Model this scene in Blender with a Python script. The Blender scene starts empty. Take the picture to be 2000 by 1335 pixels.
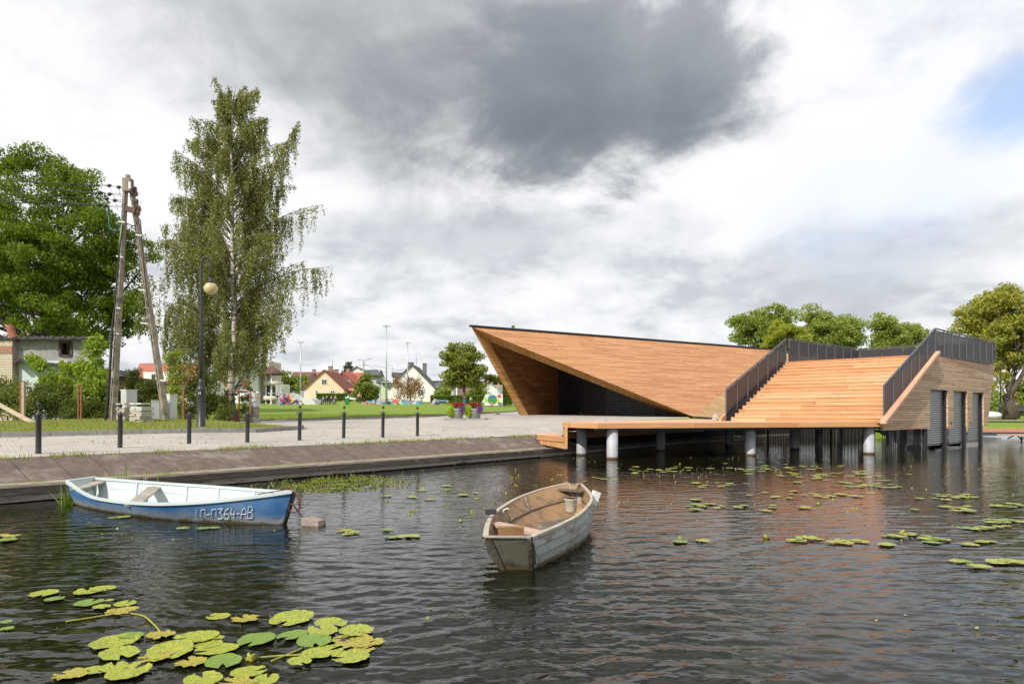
import bpy, bmesh, math, random
import numpy as np
from mathutils import Vector, Matrix, noise
R = math.radians
sc = bpy.context.scene
COL = sc.collection
F = 4000/3.0; HZ = 807.0; EYE = 1.5
# ------------------------------------------------------------------ camera
cd = bpy.data.cameras.new("camera"); cam = bpy.data.objects.new("camera", cd); COL.objects.link(cam)
cam.location = (0, 0, EYE); cam.rotation_euler = (R(90), 0, 0)
cd.sensor_width = 36; cd.lens = 24; cd.shift_y = 0.06975; cd.clip_end = 3000; cd.clip_start = 0.1
sc.camera = cam
# ------------------------------------------------------------------ light
SUN_AZ = 218.0      # compass degrees the sun stands at (0 = +Y, 90 = +X)
SUN_EL = 40.0
sun_dir = Vector((math.sin(R(SUN_AZ))*math.cos(R(SUN_EL)), math.cos(R(SUN_AZ))*math.cos(R(SUN_EL)), math.sin(R(SUN_EL))))
sd = bpy.data.lights.new("sun", 'SUN'); so = bpy.data.objects.new("sun", sd); COL.objects.link(so)
sd.energy = 4.5; sd.angle = R(0.5); sd.color = (1.0, 0.93, 0.83)
so.rotation_euler = sun_dir.to_track_quat('Z', 'Y').to_euler()
sc.view_settings.view_transform = 'Standard'; sc.view_settings.look = 'None'
sc.view_settings.exposure = 0.12; sc.view_settings.gamma = 1.0
sc.view_settings.use_curve_mapping = False

def NT(nt):
    def n(t, **kw):
        nd = nt.nodes.new(t)
        for k, v in kw.items():
            if k.startswith('i_'):
                key = k[2:]
                key = int(key) if key.isdigit() else key.replace('_', ' ')
                nd.inputs[key].default_value = v
            else: setattr(nd, k, v)
        return nd
    return n
def lk(nt, a, b): nt.links.new(a, b)

w = bpy.data.worlds.new("World"); sc.world = w; w.use_nodes = True
def build_world():
    nt = w.node_tree; nt.nodes.clear(); n = NT(nt); L = nt.links.new
    def math_(op, a=None, b=None, c=None, clamp=False):
        m = n('ShaderNodeMath', operation=op, use_clamp=clamp)
        for i, v in enumerate((a, b, c)):
            if v is None: continue
            if isinstance(v, (int, float)): m.inputs[i].default_value = v
            else: L(v, m.inputs[i])
        return m.outputs[0]
    def ss(v, lo, hi, a=0.0, b=1.0):
        m = n('ShaderNodeMapRange', interpolation_type='SMOOTHSTEP'); L(v, m.inputs[0])
        m.inputs[1].default_value = lo; m.inputs[2].default_value = hi; m.inputs[3].default_value = a; m.inputs[4].default_value = b
        return m.outputs[0]
    sky = n('ShaderNodeTexSky', sky_type='NISHITA', sun_disc=False, sun_elevation=R(SUN_EL), sun_rotation=R(SUN_AZ))
    tc = n('ShaderNodeTexCoord'); sp = n('ShaderNodeSeparateXYZ'); L(tc.outputs['Generated'], sp.inputs[0])
    x, y, z = sp.outputs
    zc = math_('MAXIMUM', z, 0.0)
    # cloud deck seen in perspective: direction projected onto a flat layer, eased near the horizon
    inv = math_('DIVIDE', 1.0, math_('ADD', zc, 0.26))
    cb = n('ShaderNodeCombineXYZ'); L(math_('MULTIPLY', x, inv), cb.inputs[0]); L(math_('MULTIPLY', y, inv), cb.inputs[1]); L(math_('MULTIPLY', z, 0.6), cb.inputs[2])
    def nz(scale, detail, rough, dist=0.0, off=0.0, vec=None):
        mp = n('ShaderNodeMapping'); mp.inputs['Location'].default_value = (off, off*0.7, off*1.3); L(vec or cb.outputs[0], mp.inputs[0])
        t = n('ShaderNodeTexNoise'); t.inputs['Scale'].default_value = scale; t.inputs['Detail'].default_value = detail
        t.inputs['Roughness'].default_value = rough; t.inputs['Distortion'].default_value = dist; L(mp.outputs[0], t.inputs['Vector'])
        return t.outputs[0]
    n1 = nz(1.25, 8, 0.55, 0.3, 3.1); n2 = nz(3.0, 10, 0.6, 0.4, 7.7); n3 = nz(0.55, 4, 0.5, 0.2, 11.0)
    n4 = nz(6.0, 9, 0.62, 0.5, 5.0, tc.outputs['Generated'])
    az = math_('MULTIPLY', math_('ARCTAN2', x, y), 57.2958); el = math_('MULTIPLY', math_('ARCSINE', z), 57.2958)
    def blob(ca, ce, ra, re, lo, hi, amt=0.9, tilt=0.0):
        da = math_('SUBTRACT', az, ca); de = math_('SUBTRACT', el, ce)
        if tilt: de = math_('ADD', de, math_('MULTIPLY', da, tilt))
        a = math_('DIVIDE', da, ra); e = math_('DIVIDE', de, re)
        r = math_('SQRT', math_('ADD', math_('MULTIPLY', a, a), math_('MULTIPLY', e, e)))
        r = math_('ADD', r, math_('MULTIPLY', math_('SUBTRACT', n2, 0.5), amt))
        r = math_('ADD', r, math_('MULTIPLY', math_('SUBTRACT', n4, 0.5), amt*0.9))
        return ss(r, lo, hi, 1.0, 0.0)
    # base cloud brightness: rounded billows (folded noise) over broad soft masses
    def fold(v): return math_('ABSOLUTE', math_('SUBTRACT', v, 0.5))
    b1 = nz(2.0, 2, 0.5, 0.2, 21.0); b2 = nz(4.6, 3, 0.5, 0.3, 31.0); b3 = nz(7.5, 6, 0.6, 0.2, 41.0, tc.outputs['Generated'])
    bil = math_('ADD', math_('ADD', math_('MULTIPLY', fold(b1), 1.3), math_('MULTIPLY', fold(b2), 0.8)), math_('MULTIPLY', fold(b3), 0.75))
    g = math_('ADD', math_('ADD', math_('MULTIPLY', n1, 0.5), math_('MULTIPLY', n2, 0.28)), math_('MULTIPLY', n4, 0.12))
    g = math_('ADD', g, math_('MULTIPLY', bil, 0.36))
    bright = ss(g, 0.37, 0.585)
    ramp = n('ShaderNodeValToRGB'); L(bright, ramp.inputs[0])
    e = ramp.color_ramp.elements
    e[0].position = 0.0; e[0].color = (0.56, 0.585, 0.63, 1); e[1].position = 1.0; e[1].color = (0.90, 0.905, 0.92, 1)
    m = ramp.color_ramp.elements.new(0.45); m.color = (0.76, 0.775, 0.80, 1)
    cur = ramp.outputs[0]
    def mix(fac, a, b):
        mx = n('ShaderNodeMix', data_type='RGBA')
        if isinstance(fac, (int, float)): mx.inputs[0].default_value = fac
        else: L(fac, mx.inputs[0])
        for s, v in ((6, a), (7, b)):
            if isinstance(v, tuple): mx.inputs[s].default_value = v + (1,)
            else: L(v, mx.inputs[s])
        return mx.outputs[2]
    # the heavy slate cloud and its lighter skirts
    cur = mix(math_('MULTIPLY', blob(-15, 30, 14, 7, 0.3, 1.5, 1.3), 0.6), cur, (0.46, 0.475, 0.51))
    cur = mix(math_('MULTIPLY', blob(-4, 14.5, 13, 3.0, 0.3, 1.3, 1.6), 0.55), cur, (0.46, 0.49, 0.54))
    cur = mix(math_('MULTIPLY', blob(26, 10.5, 12, 3.6, 0.3, 1.3, 1.6), 0.6), cur, (0.50, 0.53, 0.58))
    cur = mix(math_('MULTIPLY', blob(-5, 26.5, 19, 9.0, 0.15, 1.35, 1.2, -0.05), 0.92), cur, (0.36, 0.375, 0.40))
    cur = mix(math_('MULTIPLY', blob(7, 25.4, 17, 8.2, 0.60, 1.04, 1.25, -0.10), 0.85), cur, (0.29, 0.315, 0.36))
    cur = mix(math_('MULTIPLY', blob(2, 24.2, 18, 6.2, 0.0, 1.35, 1.3, -0.02), 0.82), cur, (0.20, 0.225, 0.26))
    cur = mix(math_('MULTIPLY', blob(6, 22.2, 14, 3.2, 0.0, 1.35, 1.3, 0.0), 0.6), cur, (0.145, 0.17, 0.205))
    cur = mix(math_('MULTIPLY', blob(5, 33.5, 10, 2.6, 0.3, 1.1, 1.2), 0.85), cur, (0.66, 0.68, 0.72))
    sc_cl = n('ShaderNodeVectorMath', operation='SCALE'); L(cur, sc_cl.inputs[0]); sc_cl.inputs[3].default_value = 10.2
    # blue openings, mostly upper right
    hole = math_('MULTIPLY', blob(36, 24, 13, 9, 0.2, 1.2, 1.6), ss(g, 0.60, 0.44, 0.0, 0.4))
    hole2 = math_('MULTIPLY', ss(n3, 0.64, 0.76), 0.3)
    hole3 = math_('MULTIPLY', blob(37.0, 20.5, 5.5, 3.6, 0.2, 1.2, 1.5), 0.95)
    hole = math_('MAXIMUM', math_('MAXIMUM', hole, hole2), hole3)
    skc = n('ShaderNodeVectorMath', operation='MULTIPLY'); L(sky.outputs[0], skc.inputs[0]); skc.inputs[1].default_value = (1.9, 1.9, 2.0)
    fin = mix(math_('MULTIPLY', hole, 0.75), sc_cl.outputs[0], skc.outputs[0])
    bg = n('ShaderNodeBackground'); L(fin, bg.inputs[0]); bg.inputs[1].default_value = 0.1
    out = n('ShaderNodeOutputWorld'); L(bg.outputs[0], out.inputs[0])
build_world()

# ------------------------------------------------------------------ projection helpers (photo measurements -> metres)
def P(x, y, d): return Vector(((x-1000)/F*d, d, EYE-(y-HZ)/F*d))
def G(x, y, z):
    d = F*(EYE-z)/(y-HZ); return Vector(((x-1000)/F*d, d, z))
def V(*a): return Vector(a)

# ------------------------------------------------------------------ object helpers
WLOC = {}
def props(o, label=None, cat=None, group=None, kind=None):
    if label: o['label'] = label
    if cat: o['category'] = cat
    if group: o['group'] = group
    if kind: o['kind'] = kind
    return o
def thing(name, label, cat, loc, group=None):
    o = bpy.data.objects.new(name, None); o.empty_display_size = 0.3
    COL.objects.link(o); o.location = loc; WLOC[o.name] = Vector(loc)
    return props(o, label, cat, group)
def copy_tree(o, parent=None):
    c = o.copy(); COL.objects.link(c); c.parent = parent
    for ch in list(o.children): copy_tree(ch, c)
    return c

class MB:
    def __init__(s): s.v = []; s.f = []; s.uv = []; s.mi = []; s.sm = []
    def face(s, pts, uv=None, mi=0, sm=False, udir=None):
        b = len(s.v); s.v += [tuple(p) for p in pts]; s.f.append(list(range(b, b+len(pts))))
        if uv is None:
            ps = [Vector(p) for p in pts]
            nn = Vector((0, 0, 0))
            for i in range(len(ps)):
                a, c = ps[i], ps[(i+1) % len(ps)]
                nn += Vector(((a.y-c.y)*(a.z+c.z), (a.z-c.z)*(a.x+c.x), (a.x-c.x)*(a.y+c.y)))
            nn = nn.normalized() if nn.length > 1e-9 else Vector((0, 0, 1))
            if udir is not None:
                t = Vector(udir); t = (t - nn*t.dot(nn)).normalized()
            elif abs(nn.z) > 0.98: t = Vector((1, 0, 0))
            else: t = Vector((0, 0, 1)).cross(nn).normalized()
            q = nn.cross(t)
            uv = [(p.dot(t), p.dot(q)) for p in ps]
        s.uv.append(uv); s.mi.append(mi); s.sm.append(sm)
    def mesh_part(s, vs, fs, mi=0, sm=True):
        b = len(s.v); s.v += [tuple(p) for p in vs]
        for f in fs:
            s.f.append([b+i for i in f]); s.mi.append(mi); s.sm.append(sm)
            ps = [Vector(vs[i]) for i in f]
            n_ = (ps[1]-ps[0]).cross(ps[2]-ps[0]); 
            n_ = n_.normalized() if n_.length > 1e-12 else Vector((0, 0, 1))
            t = Vector((1, 0, 0)) if abs(n_.z) > 0.95 else Vector((0, 0, 1)).cross(n_).normalized()
            q = n_.cross(t)
            s.uv.append([(p.dot(t), p.dot(q)) for p in ps])
    def hexa(s, p, mi=0, udir=None):   # 8 pts: bottom 0-3 ccw, top 4-7
        for q in ((3, 2, 1, 0), (4, 5, 6, 7), (0, 1, 5, 4), (1, 2, 6, 5), (2, 3, 7, 6), (3, 0, 4, 7)):
            s.face([p[i] for i in q], mi=mi, udir=udir)
    def box(s, c, size, rz=0.0, mi=0, udir=None, rx=0.0, ry=0.0):
        M = Matrix.Translation(Vector(c)) @ Matrix.Rotation(rz, 4, 'Z') @ Matrix.Rotation(ry, 4, 'Y') @ Matrix.Rotation(rx, 4, 'X')
        hx, hy, hz = size[0]/2, size[1]/2, size[2]/2
        p = [M @ Vector(q) for q in ((-hx, -hy, -hz), (hx, -hy, -hz), (hx, hy, -hz), (-hx, hy, -hz), (-hx, -hy, hz), (hx, -hy, hz), (hx, hy, hz), (-hx, hy, hz))]
        s.hexa(p, mi, udir)
    def beam(s, a, b, w_, h_, mi=0, up=None):  # rectangular bar from a to b
        a = Vector(a); b = Vector(b); d = (b-a).normalized()
        up = Vector(up) if up is not None else (Vector((0, 0, 1)) if abs(d.z) < 0.95 else Vector((0, 1, 0)))
        sx = d.cross(up).normalized()*w_/2; u = sx.cross(d).normalized()*h_/2
        p = [a-sx-u, a+sx-u, b+sx-u, b-sx-u, a-sx+u, a+sx+u, b+sx+u, b-sx+u]
        s.hexa(p, mi, udir=d)
    def tube(s, pts, r, n=8, mi=0, cap=True, sm=True):
        pts = [Vector(p) for p in pts]
        if isinstance(r, (int, float)): r = [r]*len(pts)
        vs = []; fs = []; prev = None
        for i, p in enumerate(pts):
            d = (pts[min(i+1, len(pts)-1)]-pts[max(i-1, 0)])
            d = d.normalized() if d.length > 1e-9 else Vector((0, 0, 1))
            if prev is None:
                prev = d.orthogonal().normalized()
            prev = (prev - d*prev.dot(d)); prev = prev.normalized() if prev.length > 1e-6 else d.orthogonal().normalized()
            q = d.cross(prev)
            for k in range(n):
                a = 2*math.pi*k/n
                vs.append(p + (prev*math.cos(a)+q*math.sin(a))*r[i])
        for i in range(len(pts)-1):
            for k in range(n):
                fs.append((i*n+k, i*n+(k+1) % n, (i+1)*n+(k+1) % n, (i+1)*n+k))
        if cap:
            fs.append(tuple(range(n-1, -1, -1))); fs.append(tuple((len(pts)-1)*n+k for k in range(n)))
        s.mesh_part(vs, fs, mi, sm)
    def lathe(s, c, prof, n=16, mi=0, sm=True):
        c = Vector(c); s.tube([c+Vector((0, 0, z)) for r, z in prof], [max(r, 1e-4) for r, z in prof], n, mi, True, sm)
    def prism(s, poly, z0, z1, mi=0, udir=None):
        lo = [Vector((p[0], p[1], z0 if len(p) < 3 else p[2]-(z1-z0))) for p in poly]; hi = [Vector((p[0], p[1], z1 if len(p) < 3 else p[2])) for p in poly]
        s.face(hi, mi=mi, udir=udir); s.face(lo[::-1], mi=mi, udir=udir); k = len(poly)
        for i in range(k):
            j = (i+1) % k; s.face([lo[i], lo[j], hi[j], hi[i]], mi=mi)
    def slab(s, pts, nrm, th, mi=0, udir=None, mi2=None):  # planar polygon thickened backwards along -nrm
        nrm = Vector(nrm); a = [Vector(p) for p in pts]; b = [p - nrm*th for p in a]; k = len(a)
        m2 = mi if mi2 is None else mi2
        s.face(a, mi=mi, udir=udir); s.face(b[::-1], mi=m2, udir=udir)
        for i in range(k):
            j = (i+1) % k; s.face([b[i], b[j], a[j], a[i]], mi=m2, udir=udir)
    def sphere(s, c, r, nu=12, nv=8, mi=0, jitter=0.0, rng=None):
        c = Vector(c); rr = r if isinstance(r, (tuple, list)) else (r, r, r); vs = []; fs = []
        for i in range(nv+1):
            ph = math.pi*i/nv
            for k in range(nu):
                a = 2*math.pi*k/nu
                q = Vector((math.sin(ph)*math.cos(a), math.sin(ph)*math.sin(a), math.cos(ph)))
                j = 1+(jitter*noise.noise(q*1.7+c) if jitter else 0)
                vs.append(c+Vector((q.x*rr[0]*j, q.y*rr[1]*j, q.z*rr[2]*j)))
        for i in range(nv):
            for k in range(nu):
                f = (i*nu+k, (i+1)*nu+k, (i+1)*nu+(k+1) % nu, i*nu+(k+1) % nu); fs.append(f)
        s.mesh_part(vs, fs, mi, True)
    def build(s, name, mats, parent=None, loc=None):
        if not isinstance(mats, (list, tuple)): mats = [mats]
        me = bpy.data.meshes.new(name)
        if parent is not None: org = WLOC[parent.name]
        else: org = Vector(loc) if loc is not None else Vector((0, 0, 0))
        me.from_pydata([(v[0]-org.x, v[1]-org.y, v[2]-org.z) for v in s.v], [], s.f)
        uvl = me.uv_layers.new(name="UVMap")
        flat = [c for f in s.uv for p in f for c in p]
        uvl.data.foreach_set('uv', flat)
        me.polygons.foreach_set('material_index', s.mi); me.polygons.foreach_set('use_smooth', s.sm)
        for m in mats: me.materials.append(m)
        me.update()
        o = bpy.data.objects.new(name, me); COL.objects.link(o)
        if parent is not None: o.parent = parent; WLOC[o.name] = org
        else: o.location = org; WLOC[o.name] = org
        return o
def weld(o, dist=1e-4):
    bm = bmesh.new(); bm.from_mesh(o.data); bmesh.ops.remove_doubles(bm, verts=bm.verts, dist=dist); bm.to_mesh(o.data); bm.free(); return o
def bevel(o, wd, seg=2, ang=35):
    m = o.modifiers.new('bevel', 'BEVEL'); m.width = wd; m.segments = seg; m.limit_method = 'ANGLE'; m.angle_limit = R(ang); return o

# ------------------------------------------------------------------ materials
MATS = {}
def mat_base(name):
    m = bpy.data.materials.new(name); m.use_nodes = True; nt = m.node_tree; nt.nodes.clear()
    n = NT(nt); b = n('ShaderNodeBsdfPrincipled'); o = n('ShaderNodeOutputMaterial'); nt.links.new(b.outputs[0], o.inputs[0])
    return m, nt, n, b
def M_(name, c, rough=0.6, metal=0.0, c2=None, nscale=6.0, detail=5, bump=0.0, bscale=30.0, spec=0.5, lo=0.35, hi=0.65, stretch=(1, 1, 1), c3=None, s3=2.0, t3=(0.55, 0.62), emit=None):
    if name in MATS: return MATS[name]
    m, nt, n, b = mat_base(name); L = nt.links.new
    b.inputs['Roughness'].default_value = rough; b.inputs['Metallic'].default_value = metal
    b.inputs['Specular IOR Level'].default_value = spec
    c2 = c2 or tuple(x*0.8 for x in c)
    tc = n('ShaderNodeTexCoord'); mp = n('ShaderNodeMapping'); mp.inputs['Scale'].default_value = stretch; L(tc.outputs['Object'], mp.inputs[0])
    t = n('ShaderNodeTexNoise'); t.inputs['Scale'].default_value = nscale; t.inputs['Detail'].default_value = detail; t.inputs['Roughness'].default_value = 0.65; L(mp.outputs[0], t.inputs[0])
    r = n('ShaderNodeValToRGB'); L(t.outputs[0], r.inputs[0]); e = r.color_ramp.elements
    e[0].position = lo; e[0].color = c2+(1,); e[1].position = hi; e[1].color = c+(1,)
    out = r.outputs[0]
    if c3 is not None:
        t2 = n('ShaderNodeTexNoise'); t2.inputs['Scale'].default_value = s3; t2.inputs['Detail'].default_value = 8; t2.inputs['Roughness'].default_value = 0.7; L(mp.outputs[0], t2.inputs[0])
        r2 = n('ShaderNodeMapRange'); L(t2.outputs[0], r2.inputs[0]); r2.inputs[1].default_value = t3[0]; r2.inputs[2].default_value = t3[1]
        mx = n('ShaderNodeMix', data_type='RGBA'); L(r2.outputs[0], mx.inputs[0]); L(out, mx.inputs[6]); mx.inputs[7].default_value = c3+(1,)
        out = mx.outputs[2]
    L(out, b.inputs['Base Color'])
    if bump:
        tb = n('ShaderNodeTexNoise'); tb.inputs['Scale'].default_value = bscale; tb.inputs['Detail'].default_value = 6; L(mp.outputs[0], tb.inputs[0])
        bp = n('ShaderNodeBump'); bp.inputs['Strength'].default_value = bump; bp.inputs['Distance'].default_value = 0.02; L(tb.outputs[0], bp.inputs['Height']); L(bp.outputs[0], b.inputs['Normal'])
    if emit:
        b.inputs['Emission Color'].default_value = emit+(1,); b.inputs['Emission Strength'].default_value = 1
    MATS[name] = m; return m

def planks(name, c1, c2, c3, width=0.09, length=2.5, gap=0.12, gapc=(0.03, 0.02, 0.015), rough=0.6, knots=0.0, vert=False, stain=None, endgap=0.008, bumpd=0.01):
    if name in MATS: return MATS[name]
    m, nt, n, b = mat_base(name); L = nt.links.new
    b.inputs['Roughness'].default_value = rough; b.inputs['Specular IOR Level'].default_value = 0.3
    def math_(op, a=None, b_=None, c=None):
        q = n('ShaderNodeMath', operation=op)
        for i, v in enumerate((a, b_, c)):
            if v is None: continue
            if isinstance(v, (int, float)): q.inputs[i].default_value = v
            else: L(v, q.inputs[i])
        return q.outputs[0]
    uv = n('ShaderNodeUVMap'); sp = n('ShaderNodeSeparateXYZ'); L(uv.outputs[0], sp.inputs[0])
    u, v = sp.outputs[0], sp.outputs[1]
    if vert: u, v = v, u
    vr = math_('DIVIDE', v, width); row = math_('FLOOR', vr); fv = math_('FRACT', vr)
    wn = n('ShaderNodeTexWhiteNoise', noise_dimensions='1D'); L(row, wn.inputs['W'])
    ur = math_('ADD', math_('DIVIDE', u, length), math_('MULTIPLY', wn.outputs[0], 13.7)); cl = math_('FLOOR', ur); fu = math_('FRACT', ur)
    cb = n('ShaderNodeCombineXYZ'); L(row, cb.inputs[0]); L(cl, cb.inputs[1])
    w2 = n('ShaderNodeTexWhiteNoise', noise_dimensions='2D'); L(cb.outputs[0], w2.inputs['Vector'])
    r = n('ShaderNodeValToRGB'); L(w2.outputs[0], r.inputs[0]); e = r.color_ramp.elements
    e[0].position = 0.0; e[0].color = c1+(1,); e[1].position = 1.0; e[1].color = c3+(1,); q = e.new(0.55); q.color = c2+(1,)
    cg = n('ShaderNodeCombineXYZ'); L(math_('MULTIPLY', u, 1.3), cg.inputs[0]); L(math_('MULTIPLY', v, 38.0), cg.inputs[1]); L(math_('MULTIPLY', w2.outputs[0], 50.0), cg.inputs[2])
    gr = n('ShaderNodeTexNoise'); gr.inputs['Scale'].default_value = 1.0; gr.inputs['Detail'].default_value = 4; L(cg.outputs[0], gr.inputs[0])
    mr = n('ShaderNodeMapRange'); L(gr.outputs[0], mr.inputs[0]); mr.inputs[1].default_value = 0.3; mr.inputs[2].default_value = 0.7; mr.inputs[3].default_value = 0.82; mr.inputs[4].default_value = 1.1
    sc_ = n('ShaderNodeVectorMath', operation='SCALE'); L(r.outputs[0], sc_.inputs[0]); L(mr.outputs[0], sc_.inputs[3])
    out = sc_.outputs[0]
    if knots:
        ck = n('ShaderNodeCombineXYZ'); L(math_('MULTIPLY', u, 2.6), ck.inputs[0]); L(math_('MULTIPLY', v, 9.0), ck.inputs[1]); L(math_('MULTIPLY', row, 0.37), ck.inputs[2])
        vo = n('ShaderNodeTexVoronoi'); vo.inputs['Scale'].default_value = 1.0; L(ck.outputs[0], vo.inputs[0])
        km = n('ShaderNodeMapRange'); L(vo.outputs['Distance'], km.inputs[0]); km.inputs[1].default_value = 0.06; km.inputs[2].default_value = 0.14; km.inputs[3].default_value = knots; km.inputs[4].default_value = 0.0
        mx = n('ShaderNodeMix', data_type='RGBA'); L(km.outputs[0], mx.inputs[0]); L(out, mx.inputs[6]); mx.inputs[7].default_value = tuple(x*0.3 for x in c1)+(1,); out = mx.outputs[2]
    if stain:
        tc = n('ShaderNodeTexCoord'); ts = n('ShaderNodeTexNoise'); ts.inputs['Scale'].default_value = 0.7; ts.inputs['Detail'].default_value = 6; L(tc.outputs['Object'], ts.inputs[0])
        km = n('ShaderNodeMapRange'); L(ts.outputs[0], km.inputs[0]); km.inputs[1].default_value = 0.45; km.inputs[2].default_value = 0.72; km.inputs[3].default_value = 0; km.inputs[4].default_value = 0.6
        mx = n('ShaderNodeMix', data_type='RGBA'); L(km.outputs[0], mx.inputs[0]); L(out, mx.inputs[6]); mx.inputs[7].default_value = stain+(1,); out = mx.outputs[2]
    g1 = math_('LESS_THAN', fv, gap); g2 = math_('LESS_THAN', math_('MULTIPLY', fu, length), endgap)
    gg = math_('MAXIMUM', g1, g2)
    mx = n('ShaderNodeMix', data_type='RGBA'); L(gg, mx.inputs[0]); L(out, mx.inputs[6]); mx.inputs[7].default_value = gapc+(1,)
    L(mx.outputs[2], b.inputs['Base Color'])
    hh = math_('ADD', math_('SUBTRACT', 1.0, gg), math_('MULTIPLY', gr.outputs[0], 0.15))
    bp = n('ShaderNodeBump'); bp.inputs['Strength'].default_value = 0.5; bp.inputs['Distance'].default_value = bumpd; L(hh, bp.inputs['Height']); L(bp.outputs[0], b.inputs['Normal'])
    MATS[name] = m; return m

def leafmat(name, cols, trans=0.35, rough=0.5, spec=0.25):
    if name in MATS: return MATS[name]
    m = bpy.data.materials.new(name); m.use_nodes = True; nt = m.node_tree; nt.nodes.clear(); n = NT(nt); L = nt.links.new
    ge = n('ShaderNodeNewGeometry'); r = n('ShaderNodeValToRGB'); L(ge.outputs['Random Per Island'], r.inputs[0])
    e = r.color_ramp.elements; k = len(cols)
    while len(e) < k: e.new(0.5)
    for i, c in enumerate(cols): e[i].position = i/(k-1); e[i].color = c+(1,)
    b = n('ShaderNodeBsdfPrincipled'); L(r.outputs[0], b.inputs['Base Color']); b.inputs['Roughness'].default_value = rough; b.inputs['Specular IOR Level'].default_value = spec
    t = n('ShaderNodeBsdfTranslucent'); sc_ = n('ShaderNodeVectorMath', operation='MULTIPLY'); L(r.outputs[0], sc_.inputs[0]); sc_.inputs[1].default_value = (1.5, 1.6, 0.7); L(sc_.outputs[0], t.inputs[0])
    mx = n('ShaderNodeMixShader'); mx.inputs[0].default_value = trans; L(b.outputs[0], mx.inputs[1]); L(t.outputs[0], mx.inputs[2])
    o = n('ShaderNodeOutputMaterial'); L(mx.outputs[0], o.inputs[0]); MATS[name] = m; return m

def leaves(name, centers, size, mat, parent, aspect=0.55, rng=None, droop=0.0, curl=0.25):
    """centers (N,3) world; each leaf is a bent four-sided blade"""
    rng = rng or np.random.default_rng(1)
    c = np.asarray(centers, dtype=np.float64); N = len(c)
    a = rng.normal(size=(N, 3)); 
    if droop: a[:, 2] -= droop
    a /= np.linalg.norm(a, axis=1)[:, None]
    b = rng.normal(size=(N, 3)); b -= (b*a).sum(1)[:, None]*a; b /= np.linalg.norm(b, axis=1)[:, None]
    nn = np.cross(a, b)
    s = (size*rng.uniform(0.6, 1.35, N))[:, None]
    v = np.empty((N, 4, 3))
    v[:, 0] = c - a*s*0.5; v[:, 1] = c + b*s*aspect*0.5 + nn*s*curl*0.3 + a*s*0.05; v[:, 2] = c + a*s*0.5 - nn*s*curl*0.25; v[:, 3] = c - b*s*aspect*0.5 + nn*s*curl*0.3 + a*s*0.05
    org = WLOC[parent.name] if parent is not None else Vector((0, 0, 0))
    v = v.reshape(-1, 3) - np.array(org)
    me = bpy.data.meshes.new(name); me.vertices.add(N*4); me.vertices.foreach_set('co', v.ravel())
    me.loops.add(N*4); me.loops.foreach_set('vertex_index', np.arange(N*4, dtype=np.int32))
    me.polygons.add(N); me.polygons.foreach_set('loop_start', np.arange(0, N*4, 4, dtype=np.int32)); me.polygons.foreach_set('loop_total', np.full(N, 4, dtype=np.int32))
    me.materials.append(mat); me.update(calc_edges=True)
    o = bpy.data.objects.new(name, me); COL.objects.link(o)
    if parent is not None: o.parent = parent; WLOC[o.name] = org
    return o

def blades(name, pts, h, mat, label=None, cat=None, rng=None, wd=0.012, kind='stuff', lean=0.35):
    rng = rng or np.random.default_rng(2)
    p = np.asarray(pts, dtype=float); N = len(p)
    hh = h*rng.uniform(0.4, 1.3, N); th = rng.uniform(0, 2*np.pi, N); la = rng.uniform(0, 2*np.pi, N); ln = rng.uniform(0, lean, N)*hh
    d = np.stack([np.cos(th), np.sin(th), np.zeros(N)], 1)*(wd*rng.uniform(0.6, 1.4, N))[:, None]
    l = np.stack([np.cos(la)*ln, np.sin(la)*ln, hh], 1)
    v = np.empty((N, 3, 3)); v[:, 0] = p-d; v[:, 1] = p+d; v[:, 2] = p+l
    me = bpy.data.meshes.new(name); me.vertices.add(N*3); me.vertices.foreach_set('co', v.ravel())
    me.loops.add(N*3); me.loops.foreach_set('vertex_index', np.arange(N*3, dtype=np.int32))
    me.polygons.add(N); me.polygons.foreach_set('loop_start', np.arange(0, N*3, 3, dtype=np.int32)); me.polygons.foreach_set('loop_total', np.full(N, 3, dtype=np.int32))
    me.materials.append(mat); me.update(calc_edges=True)
    o = bpy.data.objects.new(name, me); COL.objects.link(o); props(o, label, cat, None, kind)
    return o

# wood families
W_MAIN = planks('larch_roof_boards', (0.45, 0.20, 0.085), (0.57, 0.285, 0.13), (0.66, 0.36, 0.185), 0.078, 2.0, 0.22, (0.08, 0.034, 0.014), 0.62, 0.0)
W_DARK = planks('larch_recess_shade_boards', (0.22, 0.095, 0.033), (0.32, 0.145, 0.05), (0.40, 0.19, 0.075), 0.078, 1.6, 0.15, (0.05, 0.02, 0.01), 0.6)  # recess shade put into a darker larch colour, also on ceiling and rear wall
W_REV = planks('larch_reveal_boards', (0.42, 0.21, 0.06), (0.52, 0.28, 0.09), (0.60, 0.35, 0.13), 0.085, 9.0, 0.2, (0.08, 0.03, 0.012), 0.6)
W_DECK = planks('deck_boards', (0.54, 0.29, 0.18), (0.66, 0.38, 0.25), (0.72, 0.46, 0.32), 0.14, 3.0, 0.06, (0.12, 0.06, 0.03), 0.6, 0.3)
W_STEP = planks('stair_boards', (0.53, 0.265, 0.125), (0.63, 0.34, 0.175), (0.69, 0.405, 0.235), 0.5, 3.4, 0.0, (0.1, 0.05, 0.02), 0.6, 0.55)
W_SIDE = planks('boathouse_cladding', (0.50, 0.33, 0.20), (0.62, 0.44, 0.28), (0.70, 0.52, 0.35), 0.094, 2.4, 0.15, (0.05, 0.025, 0.015), 0.65, 0.3)
W_FASC = planks('fascia_boards', (0.50, 0.25, 0.105), (0.60, 0.32, 0.15), (0.66, 0.38, 0.19), 0.6, 4.0, 0.0, (0.1, 0.05, 0.02), 0.6, 0.5)
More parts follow.
